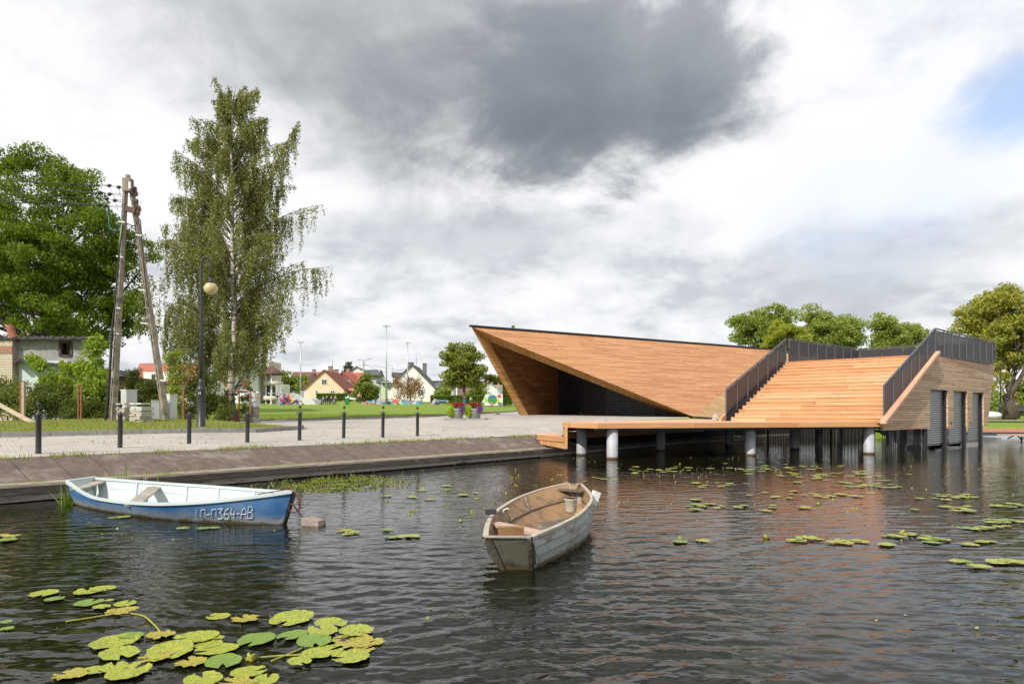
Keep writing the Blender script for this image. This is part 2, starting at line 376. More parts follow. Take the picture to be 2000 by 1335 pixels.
W_VERT = planks('vertical_skirt_boards', (0.50, 0.24, 0.09), (0.60, 0.31, 0.13), (0.68, 0.38, 0.18), 0.10, 6.0, 0.1, (0.08, 0.04, 0.02), 0.6, 0.2, vert=True)
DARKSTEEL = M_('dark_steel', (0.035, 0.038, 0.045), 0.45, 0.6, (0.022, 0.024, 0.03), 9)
RAILSTEEL = M_('railing_steel', (0.11, 0.115, 0.13), 0.5, 0.2, (0.085, 0.088, 0.10), 9)
CONC = M_('grey_concrete', (0.36, 0.355, 0.34), 0.85, 0, (0.24, 0.235, 0.22), 3, 8, 0.4, 60)
# ------------------------------------------------------------------ shoreline + terrain
W0 = [(-60, -60), (-30, -20), (-17, 0), (-12.1, 6.6), (-8.43, 11.23), (-5.2, 15.4), (-2.96, 18.1), (-0.34, 21.5), (2.3, 24.9), (5.4, 29.2), (9.0, 33.9), (13.0, 38.3), (18.0, 41.3), (24.0, 41.0), (36.0, 40.2), (60.0, 38.0), (120, 25)]
def smooth_poly(p, it=2):
    for _ in range(it):
        q = [p[0]]
        for a, b in zip(p[:-1], p[1:]):
            q += [(a[0]*.75+b[0]*.25, a[1]*.75+b[1]*.25), (a[0]*.25+b[0]*.75, a[1]*.25+b[1]*.75)]
        p = q+[p[-1]]
    return p
SH = smooth_poly(W0, 1)
SHA = np.array(SH)
def shore_n(X, Y):
    """signed distance, + on land (left of the shoreline direction)"""
    X = np.asarray(X, float); Y = np.asarray(Y, float); best = np.full(X.shape, 1e9); sg = np.ones(X.shape)
    for a, b in zip(SHA[:-1], SHA[1:]):
        d = b-a; L2 = d@d; t = np.clip(((X-a[0])*d[0]+(Y-a[1])*d[1])/L2, 0, 1)
        px = a[0]+t*d[0]; py = a[1]+t*d[1]; dist = np.hypot(X-px, Y-py)
        cr = d[0]*(Y-a[1])-d[1]*(X-a[0]); m = dist < best-1e-9
        best = np.where(m, dist, best); sg = np.where(m, np.where(cr >= 0, 1, -1), sg)
    return best*sg
def offset(n_, pts=None):
    pts = pts or SH; out = []
    for i, p in enumerate(pts):
        a = Vector(pts[max(i-1, 0)]); b = Vector(pts[min(i+1, len(pts)-1)]); d = (b-a).normalized()
        out.append(Vector((p[0]-d.y*n_, p[1]+d.x*n_)))
    return out
CTRL_PX = [(75, 890, 13.4), (815, 857, 22.2), (480, 867.5, 18.2), (0, 857.6, 19.2), (500, 847.5, 23.3), (582, 842, 25.9), (393, 837, 24), (215, 823, 27), (330, 825, 27), (497, 829, 34), (585, 822.5, 38), (830, 816, 42), (890, 819, 37),
           (1017, 811, 42), (1355, 813.5, 40), (1101, 824, 27.5), (1037, 845, 29), (1350, 818.5, 38.5), (520, 795, 72), (900, 796, 72), (1000, 801, 66), (530, 790, 92), (900, 789, 92), (600, 783, 130), (800, 782, 130), (1000, 786, 130), (200, 785, 130),
           (0, 817, 40), (1954, 821, 66), (1977, 817.6, 72), (1860, 826, 55), (1500, 813, 75), (1700, 815, 90), (2300, 818, 80), (100, 850, 15.5+6), (-700, 850, 28), (1600, 812, 140), (1900, 811, 150), (0, 842, 22)]
CT = [tuple(P(*c)) for c in CTRL_PX] + [(-40, -10, 0.9), (-30, 10, 0.9), (-60, 30, 1.2), (60, 45, .75), (100, 60, .9), (100, 35, .8), (-150, 130, 3.4), (-100, 60, 1.7), (150, 150, 1.2), (0, 220, 4.0), (0, 400, 4.2), (-200, 300, 4.5), (200, 300, 2.2), (200, 400, 2.4), (-200, 400, 4.5), (42, 44, .72), (24, 44.5, .75), (14, 41.5, .95), (5, 32, 1.08)]
CT = np.array(CT)
def _tps():
    n_ = len(CT); d = np.hypot(CT[:, None, 0]-CT[None, :, 0], CT[:, None, 1]-CT[None, :, 1])
    K = d + np.eye(n_)*(-1.5)     # biharmonic-like linear kernel with a little smoothing
    Pm = np.c_[np.ones(n_), CT[:, :2]]
    A = np.zeros((n_+3, n_+3)); A[:n_, :n_] = K; A[:n_, n_:] = Pm; A[n_:, :n_] = Pm.T
    return np.linalg.solve(A, np.r_[CT[:, 2], 0, 0, 0])
TW = _tps()
def hz(X, Y):
    X = np.asarray(X, float); Y = np.asarray(Y, float); n_ = len(CT)
    d = np.hypot(X[..., None]-CT[:, 0], Y[..., None]-CT[:, 1])
    return d@TW[:n_] + TW[n_]+TW[n_+1]*X+TW[n_+2]*Y
def H_(x, y): return float(hz(np.array([x]), np.array([y]))[0])
def on(x, d):      # ground point below photo column x at distance d
    X = (x-1000)/F*d; return Vector((X, d, H_(X, d)))

GRASS = None
def grass_mat():
    m, nt, n, b = mat_base('grass_ground'); L = nt.links.new; b.inputs['Roughness'].default_value = 0.9; b.inputs['Specular IOR Level'].default_value = 0.15
    tc = n('ShaderNodeTexCoord')
    def nz(s, d=5, st=(1, 1, 1)):
        mp = n('ShaderNodeMapping'); mp.inputs['Scale'].default_value = st; L(tc.outputs['Object'], mp.inputs[0])
        t = n('ShaderNodeTexNoise'); t.inputs['Scale'].default_value = s; t.inputs['Detail'].default_value = d; t.inputs['Roughness'].default_value = 0.7; L(mp.outputs[0], t.inputs[0]); return t.outputs[0]
    r = n('ShaderNodeValToRGB'); L(nz(6, 8), r.inputs[0]); e = r.color_ramp.elements
    e[0].position = 0.35; e[0].color = (0.11, 0.17, 0.02, 1); e[1].position = 0.65; e[1].color = (0.21, 0.30, 0.045, 1)
    r2 = n('ShaderNodeMapRange'); L(nz(0.12, 5, (1, 2.5, 1)), r2.inputs[0]); r2.inputs[1].default_value = 0.5; r2.inputs[2].default_value = 0.68; r2.inputs[4].default_value = 0.55
    mx = n('ShaderNodeMix', data_type='RGBA'); L(r2.outputs[0], mx.inputs[0]); L(r.outputs[0], mx.inputs[6]); mx.inputs[7].default_value = (0.27, 0.27, 0.08, 1)
    r3 = n('ShaderNodeMapRange'); L(nz(0.5, 8), r3.inputs[0]); r3.inputs[1].default_value = 0.62; r3.inputs[2].default_value = 0.74; r3.inputs[4].default_value = 0.6
    m2 = n('ShaderNodeMix', data_type='RGBA'); L(r3.outputs[0], m2.inputs[0]); L(mx.outputs[2], m2.inputs[6]); m2.inputs[7].default_value = (0.24, 0.20, 0.10, 1)
    L(m2.outputs[2], b.inputs['Base Color'])
    bp = n('ShaderNodeBump'); bp.inputs['Strength'].default_value = 0.6; bp.inputs['Distance'].default_value = 0.05; L(nz(25, 6), bp.inputs['Height']); L(bp.outputs[0], b.inputs['Normal'])
    return m
GRASS = grass_mat()
def build_ground():
    xs = np.concatenate([np.arange(-400, -100, 20), np.arange(-100, -40, 4), np.arange(-40, 50, 1.0), np.arange(50, 110, 4), np.arange(110, 421, 20)])
    ys = np.concatenate([np.arange(-60, 0, 6), np.arange(0, 56, 1.0), np.arange(56, 140, 3), np.arange(140, 700, 20), [1500]])
    X, Y = np.meshgrid(xs, ys); Z = hz(np.clip(X, -200, 200), np.clip(Y, -40, 400)); S = shore_n(X, Y)
    Z = np.where((S < 4.6) & (X < 6), np.minimum(Z-.3, .45), Z); Z = np.where(S > 2.0, Z, -1.6)
    nv, nu = X.shape; v = np.stack([X, Y, Z], -1).reshape(-1, 3)
    me = bpy.data.meshes.new('ground'); fs = [(j*nu+i, j*nu+i+1, (j+1)*nu+i+1, (j+1)*nu+i) for j in range(nv-1) for i in range(nu-1)]
    me.from_pydata(v.tolist(), [], fs); me.materials.append(GRASS); me.polygons.foreach_set('use_smooth', [True]*len(fs))
    o = bpy.data.objects.new('ground', me); COL.objects.link(o); props(o, 'grassy ground rising gently away from the pond', None, None, 'structure')
build_ground()

# ------------------------------------------------------------------ water
def water_mat():
    m, nt, n, b = mat_base('pond_water'); L = nt.links.new
    b.inputs['Base Color'].default_value = (0.007, 0.008, 0.003, 1); b.inputs['Roughness'].default_value = 0.045; b.inputs['IOR'].default_value = 1.333
    tc = n('ShaderNodeTexCoord')
    def nz(s, d, st, rot=0.0, dist=0.0, r_=0.5):
        mp = n('ShaderNodeMapping'); mp.inputs['Scale'].default_value = st; mp.inputs['Rotation'].default_value = (0, 0, rot); L(tc.outputs['Object'], mp.inputs[0])
        t = n('ShaderNodeTexNoise'); t.inputs['Scale'].default_value = s; t.inputs['Detail'].default_value = d; t.inputs['Roughness'].default_value = r_; t.inputs['Distortion'].default_value = dist; L(mp.outputs[0], t.inputs[0]); return t.outputs[0]
    def add(a, b_, k):
        q = n('ShaderNodeMath', operation='MULTIPLY_ADD'); L(b_, q.inputs[0]); q.inputs[1].default_value = k; L(a, q.inputs[2]); return q.outputs[0]
    a = nz(2.6, 2, (0.6, 1.6, 1), R(-14), 0.5)
    a = add(a, nz(8.0, 2, (0.55, 1.5, 1), R(9), 0.4), 0.42)
    a = add(a, nz(0.7, 2, (1, 1, 1), 0.3), 0.7)
    a = add(a, nz(20, 2, (0.6, 1.3, 1), R(-5), 0.3), 0.13)
    # patches of calmer water
    cal = n('ShaderNodeMapRange'); L(nz(0.16, 3, (1, 1, 1)), cal.inputs[0]); cal.inputs[1].default_value = 0.35; cal.inputs[2].default_value = 0.6; cal.inputs[3].default_value = 0.55; cal.inputs[4].default_value = 1.0
    bp = n('ShaderNodeBump'); L(cal.outputs[0], bp.inputs['Strength']); bp.inputs['Distance'].default_value = 0.017; L(a, bp.inputs['Height']); L(bp.outputs[0], b.inputs['Normal'])
    return m
WATER = water_mat()
def build_water():
    rn = np.random.default_rng(77)
    out = offset(0.35); poly_ = [(p.x, p.y) for p in out] + [(250, -10), (250, -90), (-60, -90)]
    bm = bmesh.new(); f_ = bm.faces.new([bm.verts.new((x, y, -0.035)) for x, y in poly_]); bmesh.ops.triangulate(bm, faces=[f_])
    v0 = [tuple(v.co) for v in bm.verts]; bm.verts.index_update(); f0 = [[v.index for v in (f.verts if f.normal.z >= 0 else list(f.verts)[::-1])] for f in bm.faces]; bm.free()
    # real ripples over the pond, finer where the water is near the viewer's bank
    r = 1.6*np.exp(np.arange(0, 1, 1/860)*math.log(62/1.6)); th = np.linspace(-R(55), R(52), 600)
    TH, RR = np.meshgrid(th, r); X = RR*np.sin(TH); Y = RR*np.cos(TH); Z = np.zeros_like(X)
    wx = .35*np.sin(X*.9+.7*np.sin(Y*.6)+1)+.3*np.sin(Y*1.3+X*.5); wy = .35*np.sin(Y*.8+X*.4+2)+.25*np.sin(X*1.1-Y*.7)
    calm = .62+.38*np.sin(X*.33+1.2*np.sin(Y*.21)+.5)*np.sin(Y*.29-X*.11+.8)
    for k in range(46):
        lam = .085*(.46/.085)**(rn.random()**1.55); ang = R(98)+rn.normal()*R(24); kx, ky = 2*math.pi/lam*math.cos(ang), 2*math.pi/lam*math.sin(ang)
        amp = .047*lam/(2*math.pi)*rn.uniform(.6, 1.4)*(1.0 if lam > .16 else .8); ph = rn.uniform(0, 6.28)
        loc = .6+.4*np.sin(X*rn.uniform(.3, 1.4)+Y*rn.uniform(.3, 1.4)+ph)
        fade = np.clip(1.9-RR*.0043*2.2/lam*1.5, 0, 1)
        fade = fade*np.clip(1.35-RR*.06, .32, 1); q = np.sin((X+wx*lam)*kx+(Y+wy*lam)*ky+ph); Z += amp*loc*fade*(q+.25*(1-np.cos(2*((X+wx*lam)*kx+(Y+wy*lam)*ky+ph)))*.5)
    Z *= calm; Z -= .002; S = shore_n(X, Y)
    nv, nu = X.shape; b = len(v0); vv = np.stack([X, Y, Z], -1).reshape(-1, 3)
    ok = (S < .5); ok = ok[:-1, :-1] & ok[1:, :-1] & ok[:-1, 1:] & ok[1:, 1:]
    j, i = np.nonzero(ok); q = j*nu+i; fs = np.stack([q, q+nu, q+nu+1, q+1], 1)+b
    me = bpy.data.meshes.new('water'); me.from_pydata(v0+vv.tolist(), [], f0+fs.tolist()); me.materials.append(WATER)
    me.polygons.foreach_set('use_smooth', [True]*len(me.polygons))
    if me.polygons[-1].normal.z < 0: me.flip_normals()
    o = bpy.data.objects.new('water', me); COL.objects.link(o); props(o, 'dark rippled pond water reflecting the clouds', None, None, 'structure')
build_water()

# ------------------------------------------------------------------ quay: timber edge, sloping slabs
iE = [i for i, p in enumerate(SH) if p[0] <= 18.5]; NL = iE[-1]+1
def strip(mb, A, B, za, zb, mi=0, k0=0, k1=None):
    k1 = k1 or min(len(A), len(B)); u = 0
    for i in range(k0, k1-1):
        l = (A[i+1]-A[i]).length
        mb.face([(A[i].x, A[i].y, za), (A[i+1].x, A[i+1].y, za), (B[i+1].x, B[i+1].y, zb), (B[i].x, B[i].y, zb)],
                uv=[(u, 0), (u+l, 0), (u+l, math.hypot((B[i]-A[i]).length, zb-za)), (u, math.hypot((B[i]-A[i]).length, zb-za))], mi=mi); u += l
def dens(n_):   # resampled offset curve along the quay up to under the deck
    pts = offset(n_)[:NL]; out = []
    for a, b in zip(pts[:-1], pts[1:]):
        k = max(1, int((b-a).length/1.0))
        for j in range(k): out.append(a.lerp(b, j/k))
    return out+[pts[-1]]
base = dens(0.0)
def doff(n_):
    out = []
    for i, p in enumerate(base):
        d = (base[min(i+1, len(base)-1)]-base[max(i-1, 0)]).normalized(); out.append(Vector((p.x-d.y*n_, p.y+d.x*n_)))
    return out
SLABM = M_('sloping_bank_slabs', (0.175, 0.132, 0.11), 0.9, 0, (0.105, 0.078, 0.064), 5, 10, 0.9, 110, c3=(0.23, 0.195, 0.165), s3=0.9)
LEDGE = M_('sandy_ledge', (0.36, 0.32, 0.26), 0.95, 0, (0.22, 0.19, 0.14), 5, 8, 0.6, 60, c3=(0.15, 0.17, 0.05), s3=2.5, t3=(0.5, 0.6))
OLDW1 = M_('weathered_dark_timber', (0.16, 0.125, 0.105), 0.85, 0, (0.07, 0.052, 0.042), 4, 8, 0.6, 30, stretch=(1, 1, 6), c3=(0.22, 0.19, 0.16), s3=1.6)
OLDW2 = M_('weathered_grey_timber', (0.42, 0.38, 0.33), 0.85, 0, (0.25, 0.22, 0.185), 4, 8, 0.6, 30, stretch=(1, 1, 7), c3=(0.10, 0.085, 0.07), s3=1.3)
BLACKW = M_('wet_black_timber', (0.03, 0.026, 0.02), 0.6)
t = thing('sloping_embankment', 'brown concrete slab slope between the paved path and the timber water edge', 'embankment', (base[10].x, base[10].y, 0)); t['kind'] = 'structure'
mb = MB(); c = [doff(q) for q in (0.30, 0.62, 0.66, 1.72, 1.78, 1.98)]
KX = len([p for p in base if p.x < 3.3]); c = [q[:KX] for q in c]
strip(mb, c[0], c[1], 0.275, 0.292, 1)
# individual slabs with thin joints
rng = random.Random(5)
A = c[1]; B = c[3]
for i in range(len(A)-1):
    for k in range(2):
        t0, t1 = k/2+0.005, (k+1)/2-0.005
        a0, a1 = A[i].lerp(A[i+1], t0), A[i].lerp(A[i+1], t1); b0, b1 = B[i].lerp(B[i+1], t0), B[i].lerp(B[i+1], t1)
        j = rng.uniform(-0.0015, 0.0015); u = i+k*.5
        mb.face([(a0.x, a0.y, 0.295+j), (a1.x, a1.y, 0.295+j), (b1.x, b1.y, 0.632+j), (b0.x, b0.y, 0.632+j)], mi=0)
strip(mb, [p for p in A], B, 0.283, 0.62, 2)
strip(mb, c[3], c[5], 0.628, 0.645, 0)
o = mb.build('slab_slope', [SLABM, LEDGE, M_('joint_dirt', (.075, .06, .045), .95)], t)
mb = MB(); K9 = len([p for p in base if p.x < 2.75]); c9 = doff(.34)[K9:]; strip(mb, c9, c9, .24, 1.04); strip(mb, doff(.3)[K9:], doff(.36)[K9:], .27, .275); mb.build('under_deck_shade_wall', M_('shade_black', (.018, .017, .015), .9), t)  # near-black wall added in place of the slabs to give the under-deck shade
del t['kind']; t['kind'] = 'structure'
t = thing('timber_quay_edge', 'weathered two-plank timber edge along the water below the slab slope', 'quay edge', (base[10].x, base[10].y, 0))
f0, f1, f2, f3 = doff(-0.05), doff(0.0), doff(0.31), doff(0.10)
mb = MB(); rng = random.Random(3); i = 0; seg = []
while i < len(base)-1:
    k = min(len(base)-1, i+rng.randint(3, 5)); seg.append((i, k)); i = k
for a, b in seg:
    j = rng.uniform(-0.012, 0.012); 
    strip(mb, f0, f2, .275+j, .283+j, 0, a, b+1); strip(mb, f0, f0, .155+j, .275+j, 0, a, b+1); strip(mb, f1, f0, .155+j, .155+j, 0, a, b+1)
    for q in (a, b): 
        mb.face([(f0[q].x, f0[q].y, .155+j), (f2[q].x, f2[q].y, .155+j), (f2[q].x, f2[q].y, .283+j), (f0[q].x, f0[q].y, .275+j)])
mb.build('cap_beam', OLDW1, t)
mb = MB()
for n_, (a, b) in enumerate(seg):
    j = rng.uniform(-0.012, 0.012)
    xm = base[(a+b)//2].x
    if n_ == 99: continue
    strip(mb, f1, f1, .03+j, .148+j, 0, a, b+1); strip(mb, f3, f1, .03+j, .03+j, 0, a, b+1); strip(mb, f1, f3, .148+j, .148+j, 0, a, b+1)
mb.build('lower_beam', OLDW2, t)
mb = MB(); strip(mb, f3, f3, -1.0, .17, 0)
for i in range(0, len(base), 2): mb.lathe((f1[i].x*0.3+f3[i].x*.7, f1[i].y*.3+f3[i].y*.7, -0.8), [(0.07, 0), (0.07, 0.86)], 8)
mb.build('piling', BLACKW, t)

# ------------------------------------------------------------------ paving
def paving_mat():
    m, nt, n, b = mat_base('paving_blocks'); L = nt.links.new; b.inputs['Roughness'].default_value = 0.85
    tc = n('ShaderNodeTexCoord'); mp = n('ShaderNodeMapping'); mp.inputs['Rotation'].default_value = (0, 0, R(52)); L(tc.outputs['Object'], mp.inputs[0])
    br = n('ShaderNodeTexBrick'); br.inputs['Scale'].default_value = 1.0; br.inputs['Brick Width'].default_value = 0.2; br.inputs['Row Height'].default_value = 0.1; br.inputs['Mortar Size'].default_value = 0.006
    br.inputs['Color1'].default_value = (0.355, 0.33, 0.295, 1); br.inputs['Color2'].default_value = (0.42, 0.39, 0.35, 1); br.inputs['Mortar'].default_value = (0.31, 0.285, 0.25, 1); L(mp.outputs[0], br.inputs[0])
    t = n('ShaderNodeTexNoise'); t.inputs['Scale'].default_value = 0.5; t.inputs['Detail'].default_value = 8; t.inputs['Roughness'].default_value = .7; L(tc.outputs['Object'], t.inputs[0])
    mr = n('ShaderNodeMapRange'); L(t.outputs[0], mr.inputs[0]); mr.inputs[1].default_value = .3; mr.inputs[2].default_value = .7; mr.inputs[3].default_value = .8; mr.inputs[4].default_value = 1.15
    s = n('ShaderNodeVectorMath', operation='SCALE'); L(br.outputs[0], s.inputs[0]); L(mr.outputs[0], s.inputs[3]); L(s.outputs[0], b.inputs['Base Color'])
    bp = n('ShaderNodeBump'); bp.inputs['Strength'].default_value = .3; bp.inputs['Distance'].default_value = .004; L(br.outputs['Fac'], bp.inputs['Height']); bp.invert = True; L(bp.outputs[0], b.inputs['Normal'])
    return m
PAVE = paving_mat()
def drape(name, poly, mat, dz, step=0.7, label=None, kind='structure', cat=None, edge_z=None):
    """polygon laid on the terrain"""
    bm = bmesh.new(); f = bm.faces.new([bm.verts.new((p[0], p[1], 0)) for p in poly]); bmesh.ops.triangulate(bm, faces=[f])
    xs = [p[0] for p in poly]; ys = [p[1] for p in poly]
    for ax, lo, hi in ((0, min(xs), max(xs)), (1, min(ys), max(ys))):
        q = math.ceil(lo/step)*step
        while q < hi:
            co = (q, 0, 0) if ax == 0 else (0, q, 0); no = (1, 0, 0) if ax == 0 else (0, 1, 0)
            bmesh.ops.bisect_plane(bm, geom=bm.verts[:]+bm.edges[:]+bm.faces[:], plane_co=co, plane_no=no); q += step
    X = np.array([v.co.x for v in bm.verts]); Y = np.array([v.co.y for v in bm.verts]); Z = hz(X, Y)+dz
    # flatten towards the top of the slab slope near the quay
    S = shore_n(X, Y); t_ = np.clip((S-1.9)/1.3, 0, 1); low = (S < 3.3) & (X < 12.0); Z = np.where(low, 0.648*(1-t_)+Z*t_, Z)
    for v, z in zip(bm.verts, Z): v.co.z = z
    for f in bm.faces:
        if f.normal.z < 0: f.normal_flip()
    me = bpy.data.meshes.new(name); bm.to_mesh(me); bm.free(); me.materials.append(mat)
    o = bpy.data.objects.new(name, me); COL.objects.link(o); props(o, label, cat, None, kind); return o
def dn(p): return (p.x, p.y)
edge = [p for p in doff(1.98)]
edgeL = [dn(p) for p in edge if p.x < 1.6]
K1 = [on(582, 25.9), on(500, 23.3), on(0, 19.2), on(-700, 21)]
farK = [on(430, 36), on(585, 38), on(700, 39.3), on(830, 42), on(890, 44.5), on(940, 50), on(990, 56), on(1020, 60)]
poly = edgeL + [(1.9, 26.5), (2.6, 30)] + [(9.6, 38.2), (10.6, 40.5), (8.0, 44.5), (0.45, 50.0), (0.6, 60)] + [dn(p) for p in farK[::-1]] + [(-16.5, 33.2), (-12.8, 29.5)] + [dn(on(588, 27.0))] + [dn(p) for p in K1] + [(-42, 0), (-36, -14)]
edge0 = edgeL[0]
drape('paving', poly, PAVE, 0.05, 0.8, 'pale block paving of the promenade and plaza')
KERB = M_('kerb_concrete', (0.30, 0.29, 0.27), 0.85, 0, (0.20, 0.195, 0.18), 4, 6, 0.3, 40)
def kerb(pts, label, h=0.13, wd=0.15, name='kerb'):
    mb = MB(); rs = []
    for a, b in zip(pts[:-1], pts[1:]):
        k = max(1, int((Vector(b)-Vector(a)).length/1.0))
        rs += [Vector(a).lerp(Vector(b), j/k) for j in range(k)]
    rs.append(Vector(pts[-1])); zs = [H_(p.x, p.y)+0.05 for p in rs]
    for i in range(len(rs)-1):
        a, b = rs[i], rs[i+1]; d = (b-a); d.z = 0; d.normalize(); q = Vector((-d.y, d.x, 0))*wd/2; g = d*0.006
        mb.hexa([(a-q+g).xy.to_3d()+V(0, 0, zs[i]-.15), (b-q-g).xy.to_3d()+V(0, 0, zs[i+1]-.15), (b+q-g).xy.to_3d()+V(0, 0, zs[i+1]-.15), (a+q+g).xy.to_3d()+V(0, 0, zs[i]-.15),
                 (a-q+g).xy.to_3d()+V(0, 0, zs[i]+h), (b-q-g).xy.to_3d()+V(0, 0, zs[i+1]+h), (b+q-g).xy.to_3d()+V(0, 0, zs[i+1]+h), (a+q+g).xy.to_3d()+V(0, 0, zs[i]+h)])
    o = mb.build(name, KERB); props(o, label, None, None, 'structure'); bevel(o, 0.012); return o
kerb([K1[3], K1[2], K1[1], K1[0], on(590, 26.4), on(588, 27.2)], 'grey kerb between the paved path and the grass verge', 0.14)
kerb(farK[1:], 'grey kerb along the front of the lawn', 0.10)
kerb([Vector((-24, 31.6, 0)), on(430, 36), on(585, 38)], 'grey kerb behind the meter box', 0.08)

# ------------------------------------------------------------------ deck
DZ = 1.185
deck = thing('timber_deck', 'orange timber deck standing over the water on round grey columns', 'deck', (6, 28, DZ))
L0 = V(2.80, 22.0, 0); R0 = V(13.56, 24.9, 0); L1 = V(1.80, 24.0, 0)
back = [V(1.99, 26.2, 0), V(9.9, 38.0, 0), V(11.9, 36.4, 0), V(14.0, 32.0, 0)]
pl = [L1, L0, R0, V(16.5, 27.5, 0)] + back[::-1]
mb = MB(); mb.prism([(p.x, p.y) for p in pl], DZ-0.045, DZ, udir=(R0-L0))
mb.build('deck_boards', W_DECK, deck)
mb = MB()
def fascia(mb, a, b, z0, z1, th=0.05, out=0.03):
    d = (b-a).normalized(); q = Vector((d.y, -d.x, 0))
    a_, b_ = a+q*out, b+q*out
    mb.hexa([a_+V(0, 0, z0), b_+V(0, 0, z0), b_-q*th+V(0, 0, z0), a_-q*th+V(0, 0, z0), a_+V(0, 0, z1), b_+V(0, 0, z1), b_-q*th+V(0, 0, z1), a_-q*th+V(0, 0, z1)], udir=d)
fascia(mb, L1, L0, DZ-0.17, DZ+0.006); fascia(mb, L0, R0, DZ-0.168, DZ+0.004)
mb.build('fascia', W_FASC, deck)
mb = MB(); q = (R0-L0).normalized(); nn = Vector((-q.y, q.x, 0))
mb.hexa([L0+nn*.25+V(0, 0, .93), R0+nn*.25+V(0, 0, .93), R0+nn*.4+V(0, 0, .93), L0+nn*.4+V(0, 0, .93), L0+nn*.25+V(0, 0, 1.13), R0+nn*.25+V(0, 0, 1.13), R0+nn*.4+V(0, 0, 1.13), L0+nn*.4+V(0, 0, 1.13)])
mb.build('edge_beam', DARKSTEEL, deck)
mb = MB()
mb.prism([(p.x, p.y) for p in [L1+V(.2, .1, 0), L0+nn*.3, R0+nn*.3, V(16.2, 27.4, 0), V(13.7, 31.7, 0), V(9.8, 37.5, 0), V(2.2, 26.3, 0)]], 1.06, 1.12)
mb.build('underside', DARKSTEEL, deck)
COLM = M_('grey_column_concrete', (0.42, 0.43, 0.46), 0.55, 0, (0.30, 0.31, 0.34), 2.5, 6, 0.15, 20, c3=(0.24, 0.24, 0.24), s3=1.2, t3=(0.6, 0.75))
RUST = M_('brown_waterline', (0.12, 0.08, 0.05), 0.8)
for x, y in ((1136, 889), (1196, 896.3), (1290, 880), (1424, 871), (1465, 889.5), (1552, 878), (1697, 886.5)):
    p = G(x, y, 0); mb = MB(); mb.lathe((p.x, p.y, -1.2), [(0.185, 0), (0.185, 2.26)], 28)
    mb.lathe((p.x, p.y, 1.04), [(0.2, 0), (0.2, 0.02)], 28)
    c_ = mb.build('column', COLM, deck)
    mb = MB(); mb.lathe((p.x, p.y, -0.05), [(0.188, 0), (0.188, 0.11), (0.1865, 0.13)], 28); mb.build('waterline_stain', RUST, c_)
# left side wall and low apron
mb = MB()
s0, s1 = V(1.80, 24.0, 0), V(2.42, 30.0, 0)
mb.hexa([s0+V(0, 0, .42), s0+V(.12, .0, .42), s1+V(.12, 0, .42), s1+V(0, 0, .42), s0+V(0, 0, DZ-.172), s0+V(.12, 0, DZ-.172), s1+V(.12, 0, DZ-.172), s1+V(0, 0, DZ-.172)])
mb.build('side_wall', W_VERT, deck)
mb = MB(); a = V(2.0, 24.6, 0); b = V(9.6, 34.6, 0); d = (b-a).normalized(); nq = Vector((d.y, -d.x, 0))
mb.hexa([a+V(0, 0, .86), b+V(0, 0, .86), b-nq*.05+V(0, 0, .86), a-nq*.05+V(0, 0, .86), a+V(0, 0, 1.05), b+V(0, 0, 1.05), b-nq*.05+V(0, 0, 1.05), a-nq*.05+V(0, 0, 1.05)])
mb.build('back_boards', W_VERT, deck)
mb = MB(); mb.beam(a+nq*.06+V(0, 0, .72), b+nq*.06+V(0, 0, .72), .1, .24); mb.build('back_beam', W_FASC, deck)
# low apron deck, a step lower
ap = thing('low_timber_apron', 'small lower orange timber platform stepping down beside the deck corner', 'platform', (1.4, 26, .66))
A0, A1, A2, A3 = V(0.95, 25.1, 0), V(1.74, 22.75, 0), V(1.79, 30.6, 0), V(0.78, 30.6, 0)
mb = MB(); mb.prism([(p.x, p.y) for p in (A0, A1, A2, A3)], .67, .705, udir=(A1-A0)); mb.build('boards', W_DECK, ap)
mb = MB(); fascia(mb, A0, A1, .55, .712); mb.build('fascia', W_FASC, ap)
mb = MB(); d = (A1-A0).normalized()
mb.hexa([A0+d*.35+V(0, .02, .38), A1+V(0, .02, .32), A1+V(0, .06, .32), A0+d*.35+V(0, .06, .38), A0+V(0, .02, .548), A1+V(0, .02, .548), A1+V(0, .06, .548), A0+V(0, .06, .548)]); mb.build('skirt', W_VERT, ap)
mb = MB(); mb.box((1.80, 22.80, .76), (.10, .06, .88)); mb.build('corner_post', W_FASC, ap)
